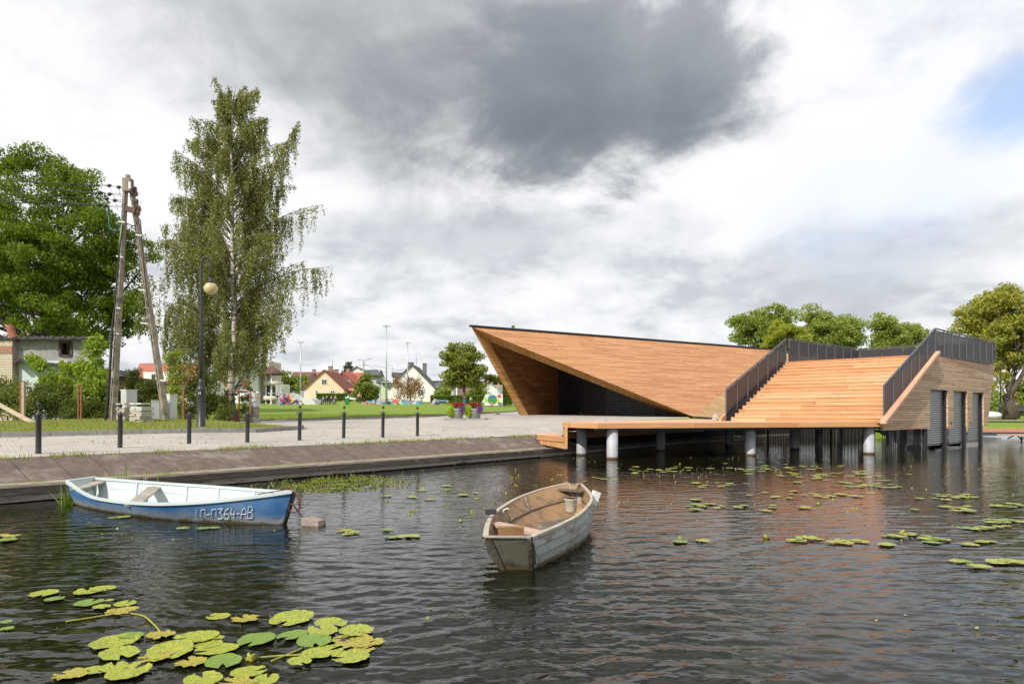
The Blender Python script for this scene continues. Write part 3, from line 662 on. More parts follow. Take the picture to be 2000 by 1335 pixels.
# ------------------------------------------------------------------ grandstand + boathouse
bh = thing('stepped_boathouse', 'timber boathouse with broad orange steps up to its railed roof and three roller doors', 'boathouse', (16, 28, 0))
def wallp(x, y):            # point on the flank wall plane
    xn = (x-1000)/F; d = 14.83/(1.14-xn); return P(x, y, d)
SB = [V(P(1428, 0, 28.3).x, 28.3, DZ), V(P(1721, 0, 24.65).x, 24.65, DZ)]
ST = [V(P(1541, 0, 32.8).x, 32.8, 3.95), V(P(1825, 0, 28.45).x, 28.45, 3.95)]
NS = 17
u_ = V(1.14, 1, 0).normalized(); nf = V(1, -1.14, 0).normalized()
for i in range(NS):
    t0, t1 = i/NS, (i+1)/NS
    a0, a1 = SB[0].lerp(ST[0], t0), SB[0].lerp(ST[0], t1); b0, b1 = SB[1].lerp(ST[1], t0), SB[1].lerp(ST[1], t1)
    z0, z1 = a0.z, a1.z
    mb = MB(); back_ = (a1-a0)*1.0
    aa, bb = Vector((a0.x, a0.y, 0)), Vector((b0.x, b0.y, 0)); ab, bb2 = Vector((a1.x, a1.y, 0))+(a1-a0).xy.to_3d()*.25, Vector((b1.x, b1.y, 0))+(b1-b0).xy.to_3d()*.25
    g = 0.004; wd = (bb-aa).normalized()
    # solid step in two boards: a riser plank and a tread plank with a fine shadow joint
    mb.hexa([aa+V(0, 0, z0-.03), bb+V(0, 0, z0-.03), bb2+V(0, 0, z0-.03), ab+V(0, 0, z0-.03), aa+V(0, 0, z1-.042), bb+V(0, 0, z1-.042), bb2+V(0, 0, z1-.042), ab+V(0, 0, z1-.042)], udir=wd)
    fr = (a0-a1).xy.to_3d().normalized()*0.022
    mb.hexa([aa+fr+V(0, 0, z1-.038), bb+fr+V(0, 0, z1-.038), bb2+V(0, 0, z1-.038), ab+V(0, 0, z1-.038), aa+fr+V(0, 0, z1), bb+fr+V(0, 0, z1), bb2+V(0, 0, z1), ab+V(0, 0, z1)], udir=wd)
    # shift board pattern per step
    k = i*1.37; mb.uv = [[(q[0]+k*1.9, q[1]*0.3+k*0.5+0.1) for q in f] for f in mb.uv]
    mb.build('step', W_STEP, bh)
mb = MB()
def inclined(mb, a, b, off, wd, hgt, th, dz=0.0):
    a = a+off; b = b+off; s = Vector((b-a).xy.to_3d()).normalized(); q = Vector((s.y, -s.x, 0))*wd
    mb.hexa([a-V(0, 0, hgt)+V(0, 0, dz), a+q-V(0, 0, hgt)+V(0, 0, dz), b+q-V(0, 0, hgt)+V(0, 0, dz), b-V(0, 0, hgt)+V(0, 0, dz), a+V(0, 0, dz), a+q+V(0, 0, dz), b+q+V(0, 0, dz), b+V(0, 0, dz)], udir=(b-a))
wl = (SB[0]-SB[1]).normalized()
sl = (ST[0]-SB[0]).normalized(); sr = (ST[1]-SB[1]).normalized()
inclined(mb, SB[0]-sl*.25, ST[0]+sl*.02, wl*.42+V(0, 0, .20), .10, .34, 0)
mb.build('stringer', W_FASC, bh)
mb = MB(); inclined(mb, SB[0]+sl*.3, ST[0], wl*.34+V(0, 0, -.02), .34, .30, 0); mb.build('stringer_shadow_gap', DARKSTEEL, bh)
mb = MB(); inclined(mb, SB[1]-sr*.12, ST[1]+sr*.05, -wl*.0+V(0, 0, .12), .22, .12, 0); mb.build('stringer', W_DECK, bh)
# platform top and flank
FL = wallp(1826, 692); FR = wallp(1943, 712); BL = V(P(1541, 0, 32.8).x, 32.8, 3.95); BB = P(1676, 703, 37.3); BR = P(1945, 700, 39.5)
T0 = 3.95
mb = MB(); mb.prism([(ST[1].x, ST[1].y), (FR.x, FR.y), (BR.x-3, BR.y+1), (BB.x, BB.y), (BL.x-.3, BL.y)], T0-.25, T0, udir=wl); mb.build('roof_deck', W_DECK, bh)
# flank wall cladding with three openings, each band a quad on the plane
Wp = lambda x, z: None
def wz(x, z):
    xn = (x-1000)/F; d = 14.83/(1.14-xn); return Vector((xn*d, d, z))
zt, zb_, zo = 3.95, 0.89, 2.40
zo = wallp(1830, 760.5).z
OP = [(1817, 1852), (1862.5, 1889.6), (1899.2, 1921.8)]
mb = MB()
def wq(pts): mb.slab(pts, nf, 0.10, 0)
xb, xl2 = 1725.5, 1826
tlx = 1725.5
# slanted front edge polygon
def edge_at(z):   # image x of the inclined front edge at height z
    a = wallp(1724, 823.5); b = wallp(1826, 691.5); t = (z-a.z)/(b.z-a.z); X = a.x+(b.x-a.x)*t; Y = a.y+(b.y-a.y)*t; return Vector((X, Y, z))
rt = wallp(1943, 712); rb = wallp(1929, 831)
def right_at(z): t = (z-rb.z)/(rt.z-rb.z); p = rb.lerp(rt, t); return Vector((p.x, p.y, z))
e0 = edge_at(DZ); lo = wz(1725.5, zb_)
wq([lo, wz(OP[0][0], zb_), wz(OP[0][0], DZ), e0]); 
wq([e0, wz(OP[0][0], DZ), wz(OP[0][0], zo), edge_at(zo)])
wq([edge_at(zo), right_at(zo), right_at(zt), edge_at(zt)])
for a, b in ((OP[0][1], OP[1][0]), (OP[1][1], OP[2][0])): wq([wz(a, zb_), wz(b, zb_), wz(b, zo), wz(a, zo)])
wq([wz(OP[2][1], zb_), right_at(zb_), right_at(zo), wz(OP[2][1], zo)])
mb.build('flank_cladding', W_SIDE, bh)
for a, b in OP:   # warm timber reveals
    for x_, sgn in ((b, -1), (a, 1)):
        mb = MB()
        p0, p1 = wz(x_, zb_), wz(x_, zo)
        q = u_*sgn*0.03; bk = -nf*0.12; f = nf*-0.101
        mb.hexa([p0+f, p0+q+f, p0+q+bk, p0+bk, p1+f, p1+q+f, p1+q+bk, p1+bk]); mb.build('door_reveal', W_REV, bh)
# end walls and back (needed from the side)
mb = MB()
pa, pb = right_at(zb_)-nf*.1, right_at(zt)-nf*.1; qa, qb = Vector((BR.x-3, BR.y+1, zb_)), Vector((BR.x-3, BR.y+1, zt-.26)); pb.z = zt-.26
mb.face([pa, qa, qb, pb]); mb.face([qa, Vector((BB.x, BB.y, zb_)), Vector((BB.x, BB.y, zt-.26)), qb]); mb.build('rear_cladding', W_SIDE, bh)
# dark volume beneath the steps
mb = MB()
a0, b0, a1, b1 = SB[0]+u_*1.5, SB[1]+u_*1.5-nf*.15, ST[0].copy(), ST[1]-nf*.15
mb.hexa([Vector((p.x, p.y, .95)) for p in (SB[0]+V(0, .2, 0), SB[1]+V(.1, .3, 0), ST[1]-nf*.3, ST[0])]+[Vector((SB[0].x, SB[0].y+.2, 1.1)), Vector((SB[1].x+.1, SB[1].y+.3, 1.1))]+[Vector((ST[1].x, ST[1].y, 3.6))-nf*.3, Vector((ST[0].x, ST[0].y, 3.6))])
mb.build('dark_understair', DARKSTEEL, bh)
# roller doors
def shutter_mat():
    m, nt, n, b = mat_base('roller_door_steel'); L = nt.links.new
    b.inputs['Base Color'].default_value = (0.20, 0.22, 0.22, 1); b.inputs['Metallic'].default_value = 0.75; b.inputs['Roughness'].default_value = 0.32; return m
SHUT = shutter_mat()
for a, b in OP:
    p0, p1 = wz(a, 0.20)-nf*.16-u_*.12, wz(b, 0.20)-nf*.16+u_*.10
    sh = MB(); vs = []; fs = []; k = 0; zz = 0.20; pitch = 0.095
    nsl = int((zo+.1-.2)/pitch); per = 5
    for j in range(nsl*per+1):
        ph = (j % per)/per; z = .2+j*pitch/per; o_ = 0.018*math.sin(math.pi*ph) if (j % per) else -0.004
        for p in (p0, p1): vs.append(Vector((p.x, p.y, z))+nf*o_)
    for j in range(nsl*per): fs.append((2*j, 2*j+1, 2*j+3, 2*j+2))
    sh.mesh_part(vs, fs, 0, True); sh.hexa([p0-nf*.01+V(0, 0, -.05), p1-nf*.01+V(0, 0, -.05), p1-nf*.05+V(0, 0, -.05), p0-nf*.05+V(0, 0, -.05), p0-nf*.01, p1-nf*.01, p1-nf*.05, p0-nf*.05], 0)
    dr = sh.build('roller_door', SHUT, bh)
    mb = MB(); e = wz(b, 0)-nf*.22+u_*.0
    for off, wd_ in ((-.10, .13), (.10, .11), (.26, .09)):
        c0 = wz(b, 0)-nf*(.13 if off < 0 else .18)+u_*off
        ztop = zo if off < 0 else zb_-.01
        mb.beam(V(c0.x, c0.y, -1), V(c0.x, c0.y, ztop), wd_, .14, up=u_)
    mb.build('guide_rail', DARKSTEEL, dr)
# drum shapes floating under doors
for a, b in OP:
    c0 = wz((a+b)/2-6, 0)-nf*.9; mb = MB(); mb.lathe((c0.x, c0.y, -.4), [(.32, 0), (.32, .52)], 20); mb.build('support_pile', DARKSTEEL, bh)
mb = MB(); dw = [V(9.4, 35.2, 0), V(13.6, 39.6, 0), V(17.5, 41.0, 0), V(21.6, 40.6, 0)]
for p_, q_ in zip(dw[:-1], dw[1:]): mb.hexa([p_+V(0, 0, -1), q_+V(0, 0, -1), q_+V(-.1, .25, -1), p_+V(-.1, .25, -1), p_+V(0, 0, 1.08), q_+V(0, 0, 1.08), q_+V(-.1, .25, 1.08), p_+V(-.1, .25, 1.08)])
mb.build('added_shade_wall', M_('shade_black', (.018, .017, .015), .9), bh)  # added near-black wall standing in for the shade behind the deck columns
# steel mesh of upright bars below the cladding
mb = MB(); pL = wz(1727, 0)+nf*-.06; pR = wz(1814, 0)-nf*.06
nb = 26
for i in range(nb+1):
    p = pL.lerp(pR, i/nb); r_ = .04 if i in (3, 13, 25, 24) else .009
    mb.box((p.x, p.y, -.05), (r_*2, r_*2, 1.85), math.atan2(u_.y, u_.x))
mb.build('bar_screen', M_('black_bars', (.018, .02, .023), .6), bh)
mb = MB(); pA = Vector((13.3, 25.6, 0)); pB = Vector((10.3, 34.0, 0)); pC = pA
c1 = G(1700, 0, 0) if False else None
q0 = V(P(1699, 0, 25.6).x, 25.6, 0); q1 = V(P(1500, 0, 31.5).x, 31.5, 0)
nb = 33
for i in range(nb+1):
    p = q0.lerp(q1, i/nb); r_ = .035 if i % 11 == 0 else .009
    mb.box((p.x, p.y, 0), (r_*2, r_*2, 2.1), 0)
mb.build('bar_screen', M_('black_bars', (.018, .02, .023), .6), bh)
for x, d in ((1738, 27.2), (1790, 30), (1760, 33), (1820, 34), (1640, 33), (1600, 30)):
    mb = MB(); p = V((x-1000)/F*d, d, 0); mb.lathe((p.x, p.y, -1), [(.15, 0), (.15, 2.05)], 14); mb.build('inner_pile', COLM, bh)
# railing with perforated dark panels
def perf_mat():
    m = bpy.data.materials.new('perforated_panel'); m.use_nodes = True; nt = m.node_tree; nt.nodes.clear(); n = NT(nt); L = nt.links.new
    b = n('ShaderNodeBsdfPrincipled'); b.inputs['Base Color'].default_value = (0.05, 0.048, 0.062, 1); b.inputs['Roughness'].default_value = .5; b.inputs['Metallic'].default_value = .2
    tr = n('ShaderNodeBsdfTransparent'); mx = n('ShaderNodeMixShader'); mx.inputs[0].default_value = 0.78; L(tr.outputs[0], mx.inputs[1]); L(b.outputs[0], mx.inputs[2])
    o = n('ShaderNodeOutputMaterial'); L(mx.outputs[0], o.inputs[0]); return m
PERF = perf_mat()
def railing(segs, label, loc):
    rl = MB(); ps = MB(); hr = MB(); pans = []
    for a, b, n_, h0, h1 in segs:
        a = Vector(a); b = Vector(b)
        for i in range(n_+1):
            p = a.lerp(b, i/n_); h = h0+(h1-h0)*i/n_
            ps = MB(); ps.beam(p+V(0, 0, -.12), p+V(0, 0, h), .055, .02, up=(b-a).xy.to_3d().normalized()); ps.build('railing_post', RAILSTEEL, bh)
        hr.beam(a+V(0, 0, h0), b+V(0, 0, h1), .06, .045)
        rl.beam(a+V(0, 0, -.05), b+V(0, 0, -.05), .03, .03); rl.beam(a+V(0, 0, h0-.09), b+V(0, 0, h1-.09), .03, .03)
        for i in range(n_):
            t0, t1 = (i+.05)/n_, (i+.95)/n_; p, q = a.lerp(b, t0), a.lerp(b, t1); hp, hq = h0+(h1-h0)*t0-.1, h0+(h1-h0)*t1-.1
            pm = MB(); pm.slab([p+V(0, 0, -.04), q+V(0, 0, -.04), q+V(0, 0, hq), p+V(0, 0, hp)], V(0, 0, 1).cross((q-p).normalized()).normalized(), .004); pans.append(pm)
    r_ = hr.build('handrail', RAILSTEEL, bh); rl.build('railing_rails', RAILSTEEL, bh)
    for pm in pans: pm.build('railing_panel', PERF, bh)
a_ = V(P(1418, 0, 28.6).x, 28.6, P(1418, 815.5, 28.6).z); b_ = P(1535, 705.5, 32.8)
h0 = 56.6*28.6/F-.02; h1 = 1.06
railing([(a_, b_, 6, 1.2, 1.08), (P(1541, 704, 33.2), P(1678, 708, 37.3), 8, 1.07, (708-681)*37.3/F), (P(1678, 708, 37.3), P(1945, 702, 36.0), 6, (708-681)*37.3/F, .98)], 'l', None)
c_ = P(1726, 818, 24.8); d_ = P(1826, 691, 28.4)
railing([(c_, d_, 6, 66.5*24.8/F-.03, 1.06), (P(1828, 690.5, 28.6), P(1938, 708, 33.6), 8, 1.05, 40.5*33.6/F)], 'r', None)
for x in (1857, 1895): 
    mb = MB(); p = wallp(x, 825); mb.box(p+nf*.02, (.16, .04, .10), math.atan2(u_.y, u_.x)); mb.build('switch_box', RAILSTEEL, bh)

# ------------------------------------------------------------------ pavilion
pv = thing('wedge_pavilion', 'large wedge-shaped pavilion clad in orange larch boards with a recessed dark entrance', 'pavilion', (5, 43, 1.3))
hd = V(1.64, 1, 0).normalized()
A_ = P(921, 638, 39.2); E_ = P(1518, 683.5, 53.2); B_ = P(1354.5, 813.5, 40.0)
C_ = P(1017, 811.5, 42.0); C2 = P(1033, 811.5, 42.1); I_ = P(955.5, 666.5, 40.3); J_ = P(1325, 813, 42.3)
# main face (plane through A, E, B)
nm = (E_-A_).cross(B_-A_).normalized()
if nm.y > 0: nm = -nm
mb = MB()
top = lambda t: A_.lerp(E_, t)
mb.face([A_, B_, E_], udir=hd); mb.build('main_slope', W_MAIN, pv)
mb = MB(); mb.face([A_, I_, J_, B_], udir=(B_-A_).cross(I_-A_).cross(B_-A_)); 
o = mb.build('raking_soffit', W_REV, pv)
me = o.data; 
dvec = (B_-A_).normalized(); nn_ = (B_-A_).cross(J_-A_).normalized(); pv_ = nn_.cross(dvec)
uvd = me.uv_layers[0].data
for lp in me.loops:
    co = me.vertices[lp.vertex_index].co+WLOC[pv.name]; a = (co-A_).dot(dvec); b = (co-A_).dot(pv_); uvd[lp.index].uv = (b+a*.35, a*.94-b*.3)
mb = MB(); mb.face([A_, C_, C2, I_], udir=hd); mb.build('leg_edge', W_REV, pv)
D1 = P(1091, 722.5, 47.5); D2 = P(1091, 809.5, 47.5)
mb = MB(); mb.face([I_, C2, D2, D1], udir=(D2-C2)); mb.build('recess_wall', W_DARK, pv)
BLK = M_('anthracite_panel', (0.018, 0.016, 0.018), 0.5, 0, (0.012, 0.011, 0.013), 3)
BLK2 = M_('black_door', (0.008, 0.008, 0.011), 0.35)
D3 = P(1330, 812.8, 43.0); D4 = P(1330, 800, 43.0)
mb = MB(); mb.face([D2, D3, P(1330, 790, 43.0), P(1091, 690, 47.5)]); mb.build('entrance_wall', BLK, pv)
def onD(x, y, off=0.0):
    t = None; a, b = D2, D3; xn = (x-1000)/F; d = (a.x-a.y*(b.x-a.x)/(b.y-a.y))/(xn-(b.x-a.x)/(b.y-a.y)); p = P(x, y, d); 
    return p+off*V(b.y-a.y, -(b.x-a.x), 0).normalized()
def flat(name, x0, x1, y0, y1a, y1b, m, off=.02, par=None, th=.04):
    mb = MB(); q = [onD(x0, y1a, off), onD(x1, y1b, off), onD(x1, y0, off), onD(x0, y0, off)]
    nD = V((D3-D2).y, -(D3-D2).x, 0).normalized(); mb.slab(q, nD, th); return mb.build(name, m, par or pv)
d1 = flat('double_door', 1105, 1139, 745, 809.3, 809.8, BLK2, .03)
flat('door_plate', 1133, 1138.5, 806, 807.5, 807.5, CONC, .045, d1, .01)
flat('wall_panel', 1140.5, 1174.5, 753, 810, 810.4, BLK, .03)
def slat_mat():
    m, nt, n, b = mat_base('black_slatted_shutter'); L = nt.links.new
    uv = n('ShaderNodeUVMap'); br = n('ShaderNodeTexBrick'); br.inputs['Scale'].default_value = 1; br.inputs['Brick Width'].default_value = 1.4; br.inputs['Row Height'].default_value = .2; br.inputs['Mortar Size'].default_value = .022
    br.inputs['Color1'].default_value = (.016, .016, .02, 1); br.inputs['Color2'].default_value = (.022, .022, .027, 1); br.inputs['Mortar'].default_value = (.07, .07, .08, 1)
    L(uv.outputs[0], br.inputs[0]); L(br.outputs[0], b.inputs['Base Color']); b.inputs['Roughness'].default_value = .45; return m
flat('slatted_shutter', 1184, 1281, 757, 810.6, 811.8, slat_mat(), .05)
flat('shutter_plate', 1271, 1279.5, 808, 809.6, 809.6, CONC, .06, None, .01)
for x in (1192, 1215, 1238, 1262): flat('air_grille', x, x+8, 805.3, 808.3, 808.5, BLK2, .065, None, .01)
# second face right of the fold, shade put into its board colours; closing faces behind
F1_ = P(1605, 712, 49.5); G1_ = P(1445, 821, 36.5)
mb = MB(); mb.face([B_, G1_, F1_, E_], udir=(G1_-B_)); mb.build('shaded_slope', planks('larch_shade_toned_boards', (0.30, 0.19, 0.085), (0.40, 0.26, 0.125), (0.46, 0.31, 0.16), 0.088, 2.6, 0.14, (0.06, 0.035, 0.02), 0.65), pv)
Hh = A_+V(2.9, 9.5, -1.5); Hb = V(4, 55, H_(4, 55)); Eb = E_+V(2, 10, -2)
mb = MB()
ROOFM = M_('dark_roof_membrane', (0.06, 0.06, 0.065), 0.8)
mb.face([A_+V(0, .02, .03), E_+V(0, .02, .03), Eb, Hh]); mb.face([E_, F1_, Eb]); mb.build('roof_sheet', ROOFM, pv)
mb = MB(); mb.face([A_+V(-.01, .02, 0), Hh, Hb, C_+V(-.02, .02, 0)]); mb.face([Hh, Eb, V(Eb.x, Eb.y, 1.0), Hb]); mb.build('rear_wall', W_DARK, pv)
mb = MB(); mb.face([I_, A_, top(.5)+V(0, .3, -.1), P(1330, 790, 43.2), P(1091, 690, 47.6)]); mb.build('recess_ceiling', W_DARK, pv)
mb = MB(); nh = V(.52, -.85, 0).normalized(); mb.beam(A_-hd*.12+V(0, 0, .05)+nm*.0, E_+V(0, 0, .05), .16, .11); mb.build('roof_coping', DARKSTEEL, pv)
mb = MB(); mb.beam(C_+V(0, -.02, -.02), C2+V(0, -.02, -.02), .05, .06); mb.beam(C2+V(.0, -.02, -.02), D2+V(0, -.02, -.02), .05, .06); mb.beam(D2+V(0, -.05, 0), D3+V(0, -.05, 0), .05, .06); mb.beam(B_+V(.1, -.05, -.02), G1_+V(0, -.03, -.02), .05, .12); mb.build('base_strip', DARKSTEEL, pv)
# ================================================================== near things
IRON = M_('painted_black_iron', (0.035, 0.036, 0.042), 0.42, 0.1, (0.022, 0.023, 0.027), 14, 5, 0.15, 60)
# bollards
bol = thing('bollard', 'x', 'bollard', (0, 0, 0), 'black bollards along the promenade edge')
mb = MB(); mb.lathe((0, 0, -.1), [(.058, 0), (.058, .15), (.052, .18), (.052, .92), (.056, .925), (.056, .95), (.05, .965), (.036, .98), (.030, .985), (.030, 1.01)], 20); mb.build('post', IRON, bol)
mb = MB(); mb.lathe((0, 0, .985), [(.02, 0), (.03, .01), (.022, .022)], 16); mb.sphere((0, 0, 1.045), .042, 16, 10); mb.build('ball_finial', IRON, bol)
mb = MB()
for s in (-1, 1): mb.tube([(s*.05, 0, .88), (s*.078, 0, .885), (s*.088, 0, .865), (s*.078, 0, .845), (s*.05, 0, .85)], .006, 6)
mb.build('chain_eyes', IRON, bol)
bl = ['black bollard nearest the left edge of the photo, by the leaning plank', 'black bollard in front of the stack of pale slabs', 'black bollard just left of the foot of the near street lamp', 'black bollard standing in front of the grey meter box',
      'black bollard at the end of the grass verge kerb', 'black bollard in line with the skate ramp bench and the cream house', 'black bollard below the tall floodlight mast, second from the right end', 'rightmost black bollard, closest to the flower planters']
for i, (x, y, hp) in enumerate(((75, 890, 104.3), (234.3, 881, 92.9), (369, 874, 83.6), (483, 870, 79), (584.7, 864.4, 74), (671, 861, 69), (747.5, 858.6, 66.5), (815.3, 857, 63.3))):
    d = 1.085*F/hp; p = P(x, y, d); o = bol if i == 0 else copy_tree(bol)
    o.location = p; o['label'] = bl[i]; o.rotation_euler = (R([1.0, -.5, 1.5, 1.2, 1.6, 1.8, 1.0, .3][i]), R([.4, .5, .8, .5, .8, .7, .6, .2][i]), 0.5)

# generic boat --------------------------------------------------------
def cr(pts, n):
    """Catmull-Rom resample"""
    out = []; k = len(pts)-1
    for i in range(n):
        t = i/(n-1)*k; j = min(int(t), k-1); f = t-j
        p0, p1, p2, p3 = pts[max(j-1, 0)], pts[j], pts[j+1], pts[min(j+2, k)]
        out.append(0.5*((2*p1)+(p2-p0)*f+(2*p0-5*p1+4*p2-p3)*f*f+(3*p1-p0-3*p2+p3)*f**3))
    return out
class Boat:
    def __init__(s, N, Fg, CN, CF, n=30, th=.022, strakes=0, bulge=.04):
        s.n = n; s.N = cr(N, n); s.Fg = cr(Fg, n); s.CN = cr(CN, n); s.CF = cr(CF, n); s.th = th; s.st = strakes; s.bulge = bulge
    def side(s, i, far, t, off=0.0):     # t 0 gunwale .. 1 chine
        a = (s.Fg if far else s.N)[i]; b = (s.CF if far else s.CN)[i]; o = (s.N if far else s.Fg)[i]
        p = a.lerp(b, t); out = (a-o); out.z = 0; out = out.normalized() if out.length > 1e-4 else Vector((0, 0, 0))
        wdt = min(1.0, (a-o).length/0.5)
        return p+out*(s.bulge*4*t*(1-t)*wdt+off)
    def outer(s, mb, far):
        ts = []
        if s.st:
            for k in range(s.st): ts += [(k/s.st+.0, .0), ((k+1)/s.st, .016)]
        else: ts = [(j/6, 0.0) for j in range(7)]
        vs = []; fs = []; m = len(ts)
        for i in range(s.n):
            for t, o in ts: vs.append(s.side(i, far, t, o))
        for i in range(s.n-1):
            for j in range(m-1):
                f = (i*m+j, i*m+j+1, (i+1)*m+j+1, (i+1)*m+j); fs.append(f if not far else f[::-1])
        b = len(mb.v); L = 0
        for f in fs: mb.face([vs[q] for q in f], sm=False) if s.st else None
        if not s.st: mb.mesh_part(vs, fs, 0, True)
    def inner(s, mb, far, tmax=.8, th=None):
        th = th or s.th; m = 6; vs = []; fs = []
        for i in range(s.n):
            for j in range(m): vs.append(s.side(i, far, j/(m-1)*tmax, -th))
        for i in range(s.n-1):
            for j in range(m-1):
                f = (i*m+j, (i+1)*m+j, (i+1)*m+j+1, i*m+j+1); fs.append(f if not far else f[::-1])
        mb.mesh_part(vs, fs, 0, True)
    def cap(s, mb, far, wi=.05, wo=.03, h=.03, lift=.006):
        for i in range(s.n-1):
            q = []
            for k in (i, i+1):
                a = (s.Fg if far else s.N)[k]; o = (s.N if far else s.Fg)[k]; out = (a-o); out.z = 0; out = out.normalized() if out.length > 1e-4 else Vector((1, 0, 0))
                wi_ = min(wi, (a-o).length*.5)
                q.append((a+out*wo, a-out*wi_))
            (a0, b0), (a1, b1) = q; dz = V(0, 0, lift); hh = V(0, 0, -h)
            for f in ([a0+dz, a1+dz, b1+dz, b0+dz], [a0+dz+hh, a1+dz+hh, a1+dz, a0+dz], [b1+dz+hh, b0+dz+hh, b0+dz, b1+dz], [b0+dz+hh, b1+dz+hh, a1+dz+hh, a0+dz+hh]):
                mb.face(f if not far else f[::-1], sm=False)
    def floor(s, mb, tm=.8, i0=0, i1=None):
        i1 = i1 or s.n-1
        for i in range(i0, i1):
            a, b, c, d = s.side(i, 0, tm, -s.th), s.side(i+1, 0, tm, -s.th), s.side(i+1, 1, tm, -s.th), s.side(i, 1, tm, -s.th)
            mb.face([a, b, c, d])
    def bottom(s, mb):
        for i in range(s.n-1): mb.face([s.CN[i], s.CF[i], s.CF[i+1], s.CN[i+1]])
def painted(name, base, pale, dirt, zlo, zhi, top=None, nscale=5, rough=.55, st=(1, 1, 1), chips=(.62, .68)):
    m, nt, n, b = mat_base(name); L = nt.links.new; b.inputs['Roughness'].default_value = rough
    tc = n('ShaderNodeTexCoord'); ge = n('ShaderNodeNewGeometry'); sp = n('ShaderNodeSeparateXYZ'); L(ge.outputs['Position'], sp.inputs[0])
    def nz(s, d=8, r_=.7, st_=(1, 1, 1)):
        mp = n('ShaderNodeMapping'); mp.inputs['Scale'].default_value = st_; L(tc.outputs['Object'], mp.inputs[0])
        t = n('ShaderNodeTexNoise'); t.inputs['Scale'].default_value = s; t.inputs['Detail'].default_value = d; t.inputs['Roughness'].default_value = r_; L(mp.outputs[0], t.inputs[0]); return t.outputs[0]
    def mix(f, a, c):
        mx = n('ShaderNodeMix', data_type='RGBA'); L(f, mx.inputs[0])
        for s, v in ((6, a), (7, c)):
            if isinstance(v, tuple): mx.inputs[s].default_value = v+(1,)
            else: L(v, mx.inputs[s])
        return mx.outputs[2]
    def mr(v, a, c, x=0.0, y=1.0):
        q = n('ShaderNodeMapRange'); L(v, q.inputs[0]); q.inputs[1].default_value = a; q.inputs[2].default_value = c; q.inputs[3].default_value = x; q.inputs[4].default_value = y; return q.outputs[0]
    def ad(a, c, k):
        q = n('ShaderNodeMath', operation='MULTIPLY_ADD'); L(c, q.inputs[0]); q.inputs[1].default_value = k; L(a, q.inputs[2]); return q.outputs[0]
    zz = ad(sp.outputs[2], nz(3, 6, .7, (1, 1, .4)), -0.16); zz2 = n('ShaderNodeMath', operation='ADD'); L(zz, zz2.inputs[0]); zz2.inputs[1].default_value = .08
    col = mix(mr(zz2.outputs[0], zlo, zhi, 1, 0), base, pale)
    col = mix(mr(nz(nscale, 10, .75, st), chips[0], chips[1], 0, .85), col, dirt)
    col = mix(mr(nz(1.4, 5, .6), .5, .75, 0, .5), col, pale)
    col = mix(mr(zz2.outputs[0], .015, .045, .9, 0), col, (.10, .065, .02))
    L(col, b.inputs['Base Color'])
    bp = n('ShaderNodeBump'); bp.inputs['Strength'].default_value = .35; bp.inputs['Distance'].default_value = .006; L(nz(35, 6), bp.inputs['Height']); L(bp.outputs[0], b.inputs['Normal'])
    return m
# blue boat
BLUE = painted('blue_hull_paint', (0.03, 0.135, 0.33), (0.25, 0.30, 0.34), (0.06, 0.06, 0.055), .05, .17, nscale=9, chips=(.58, .64))
MINT = painted('pale_mint_paint', (0.48, 0.55, 0.55), (0.52, 0.57, 0.56), (0.16, 0.16, 0.12), -.2, -.1, nscale=18, chips=(.60, .70))
GREYW = M_('bare_grey_wood', (0.38, 0.35, 0.31), .85, 0, (0.22, 0.20, 0.17), 5, 8, .5, 40, stretch=(1, 1, 5))
N_ = [P(131, 940, 11.2), P(172, 966, 10.55), P(222, 977, 10.1), P(288, 982, 9.6), P(346, 981.5, 9.35), P(419, 977, 9.2), P(506, 967.5, 9.12), P(570, 958.5, 9.15)]
F_ = [P(186, 932, 11.7), P(228, 935, 11.5), P(274, 938.5, 11.3), P(330, 942.5, 11.05), P(390, 946.5, 10.75), P(448, 950.5, 10.35), P(515, 955.5, 9.8), P(572, 958.5, 9.3)]
wl_ = [(152, 985), (176, 991), (222, 999.5), (288, 1009), (346, 1015), (419, 1020), (500, 1023), (549, 1023.5)]
CN_ = []; CF_ = []
for i, (x, y) in enumerate(wl_):
    g = G(x, y, 0); o = F_[i]-N_[i]; o.z = 0; wd = o.length; o = o.normalized() if wd > 0 else V(0, 1, 0)
    dn_ = (g-N_[i]); CN_.append(g+V(0, 0, -.07)+o*.02)
    f = F_[i]-o*.22 if i < 7 else g+V(.01, .03, 0); f = V(f.x, f.y, -.07)
    if i == 6: f = V((f.x+g.x)/2, (f.y+g.y)/2+.2, -.07)
    CF_.append(f)
bt = Boat(N_, F_, CN_, CF_, 34)
b1 = thing('rowing_boat', 'long blue rowing boat with pale mint interior lettered LO-0364-AB, beside the quay', 'rowing boat', (N_[4].x, N_[4].y+.7, 0))
mb = MB(); bt.outer(mb, 0); bt.outer(mb, 1); bt.bottom(mb)
mb.face([bt.N[0], bt.side(0, 0, .35), bt.side(0, 0, .7), bt.CN[0], bt.CF[0], bt.side(0, 1, .7), bt.side(0, 1, .35), bt.Fg[0]][::-1])
mb.face([bt.N[-1], bt.CN[-1], bt.CF[-1], bt.Fg[-1]]); mb.build('hull', BLUE, b1)
mb = MB(); bt.inner(mb, 0, .72); bt.inner(mb, 1, .72)
mb.face([bt.side(0, 0, t, -.03)+V(.03, -.02, 0) for t in (0, .35, .72)]+[bt.side(0, 1, t, -.03)+V(.03, -.02, 0) for t in (.72, .35, 0)]); mb.build('lining', MINT, b1)
mb = MB(); bt.floor(mb, .68); mb.build('floor', MINT, b1)
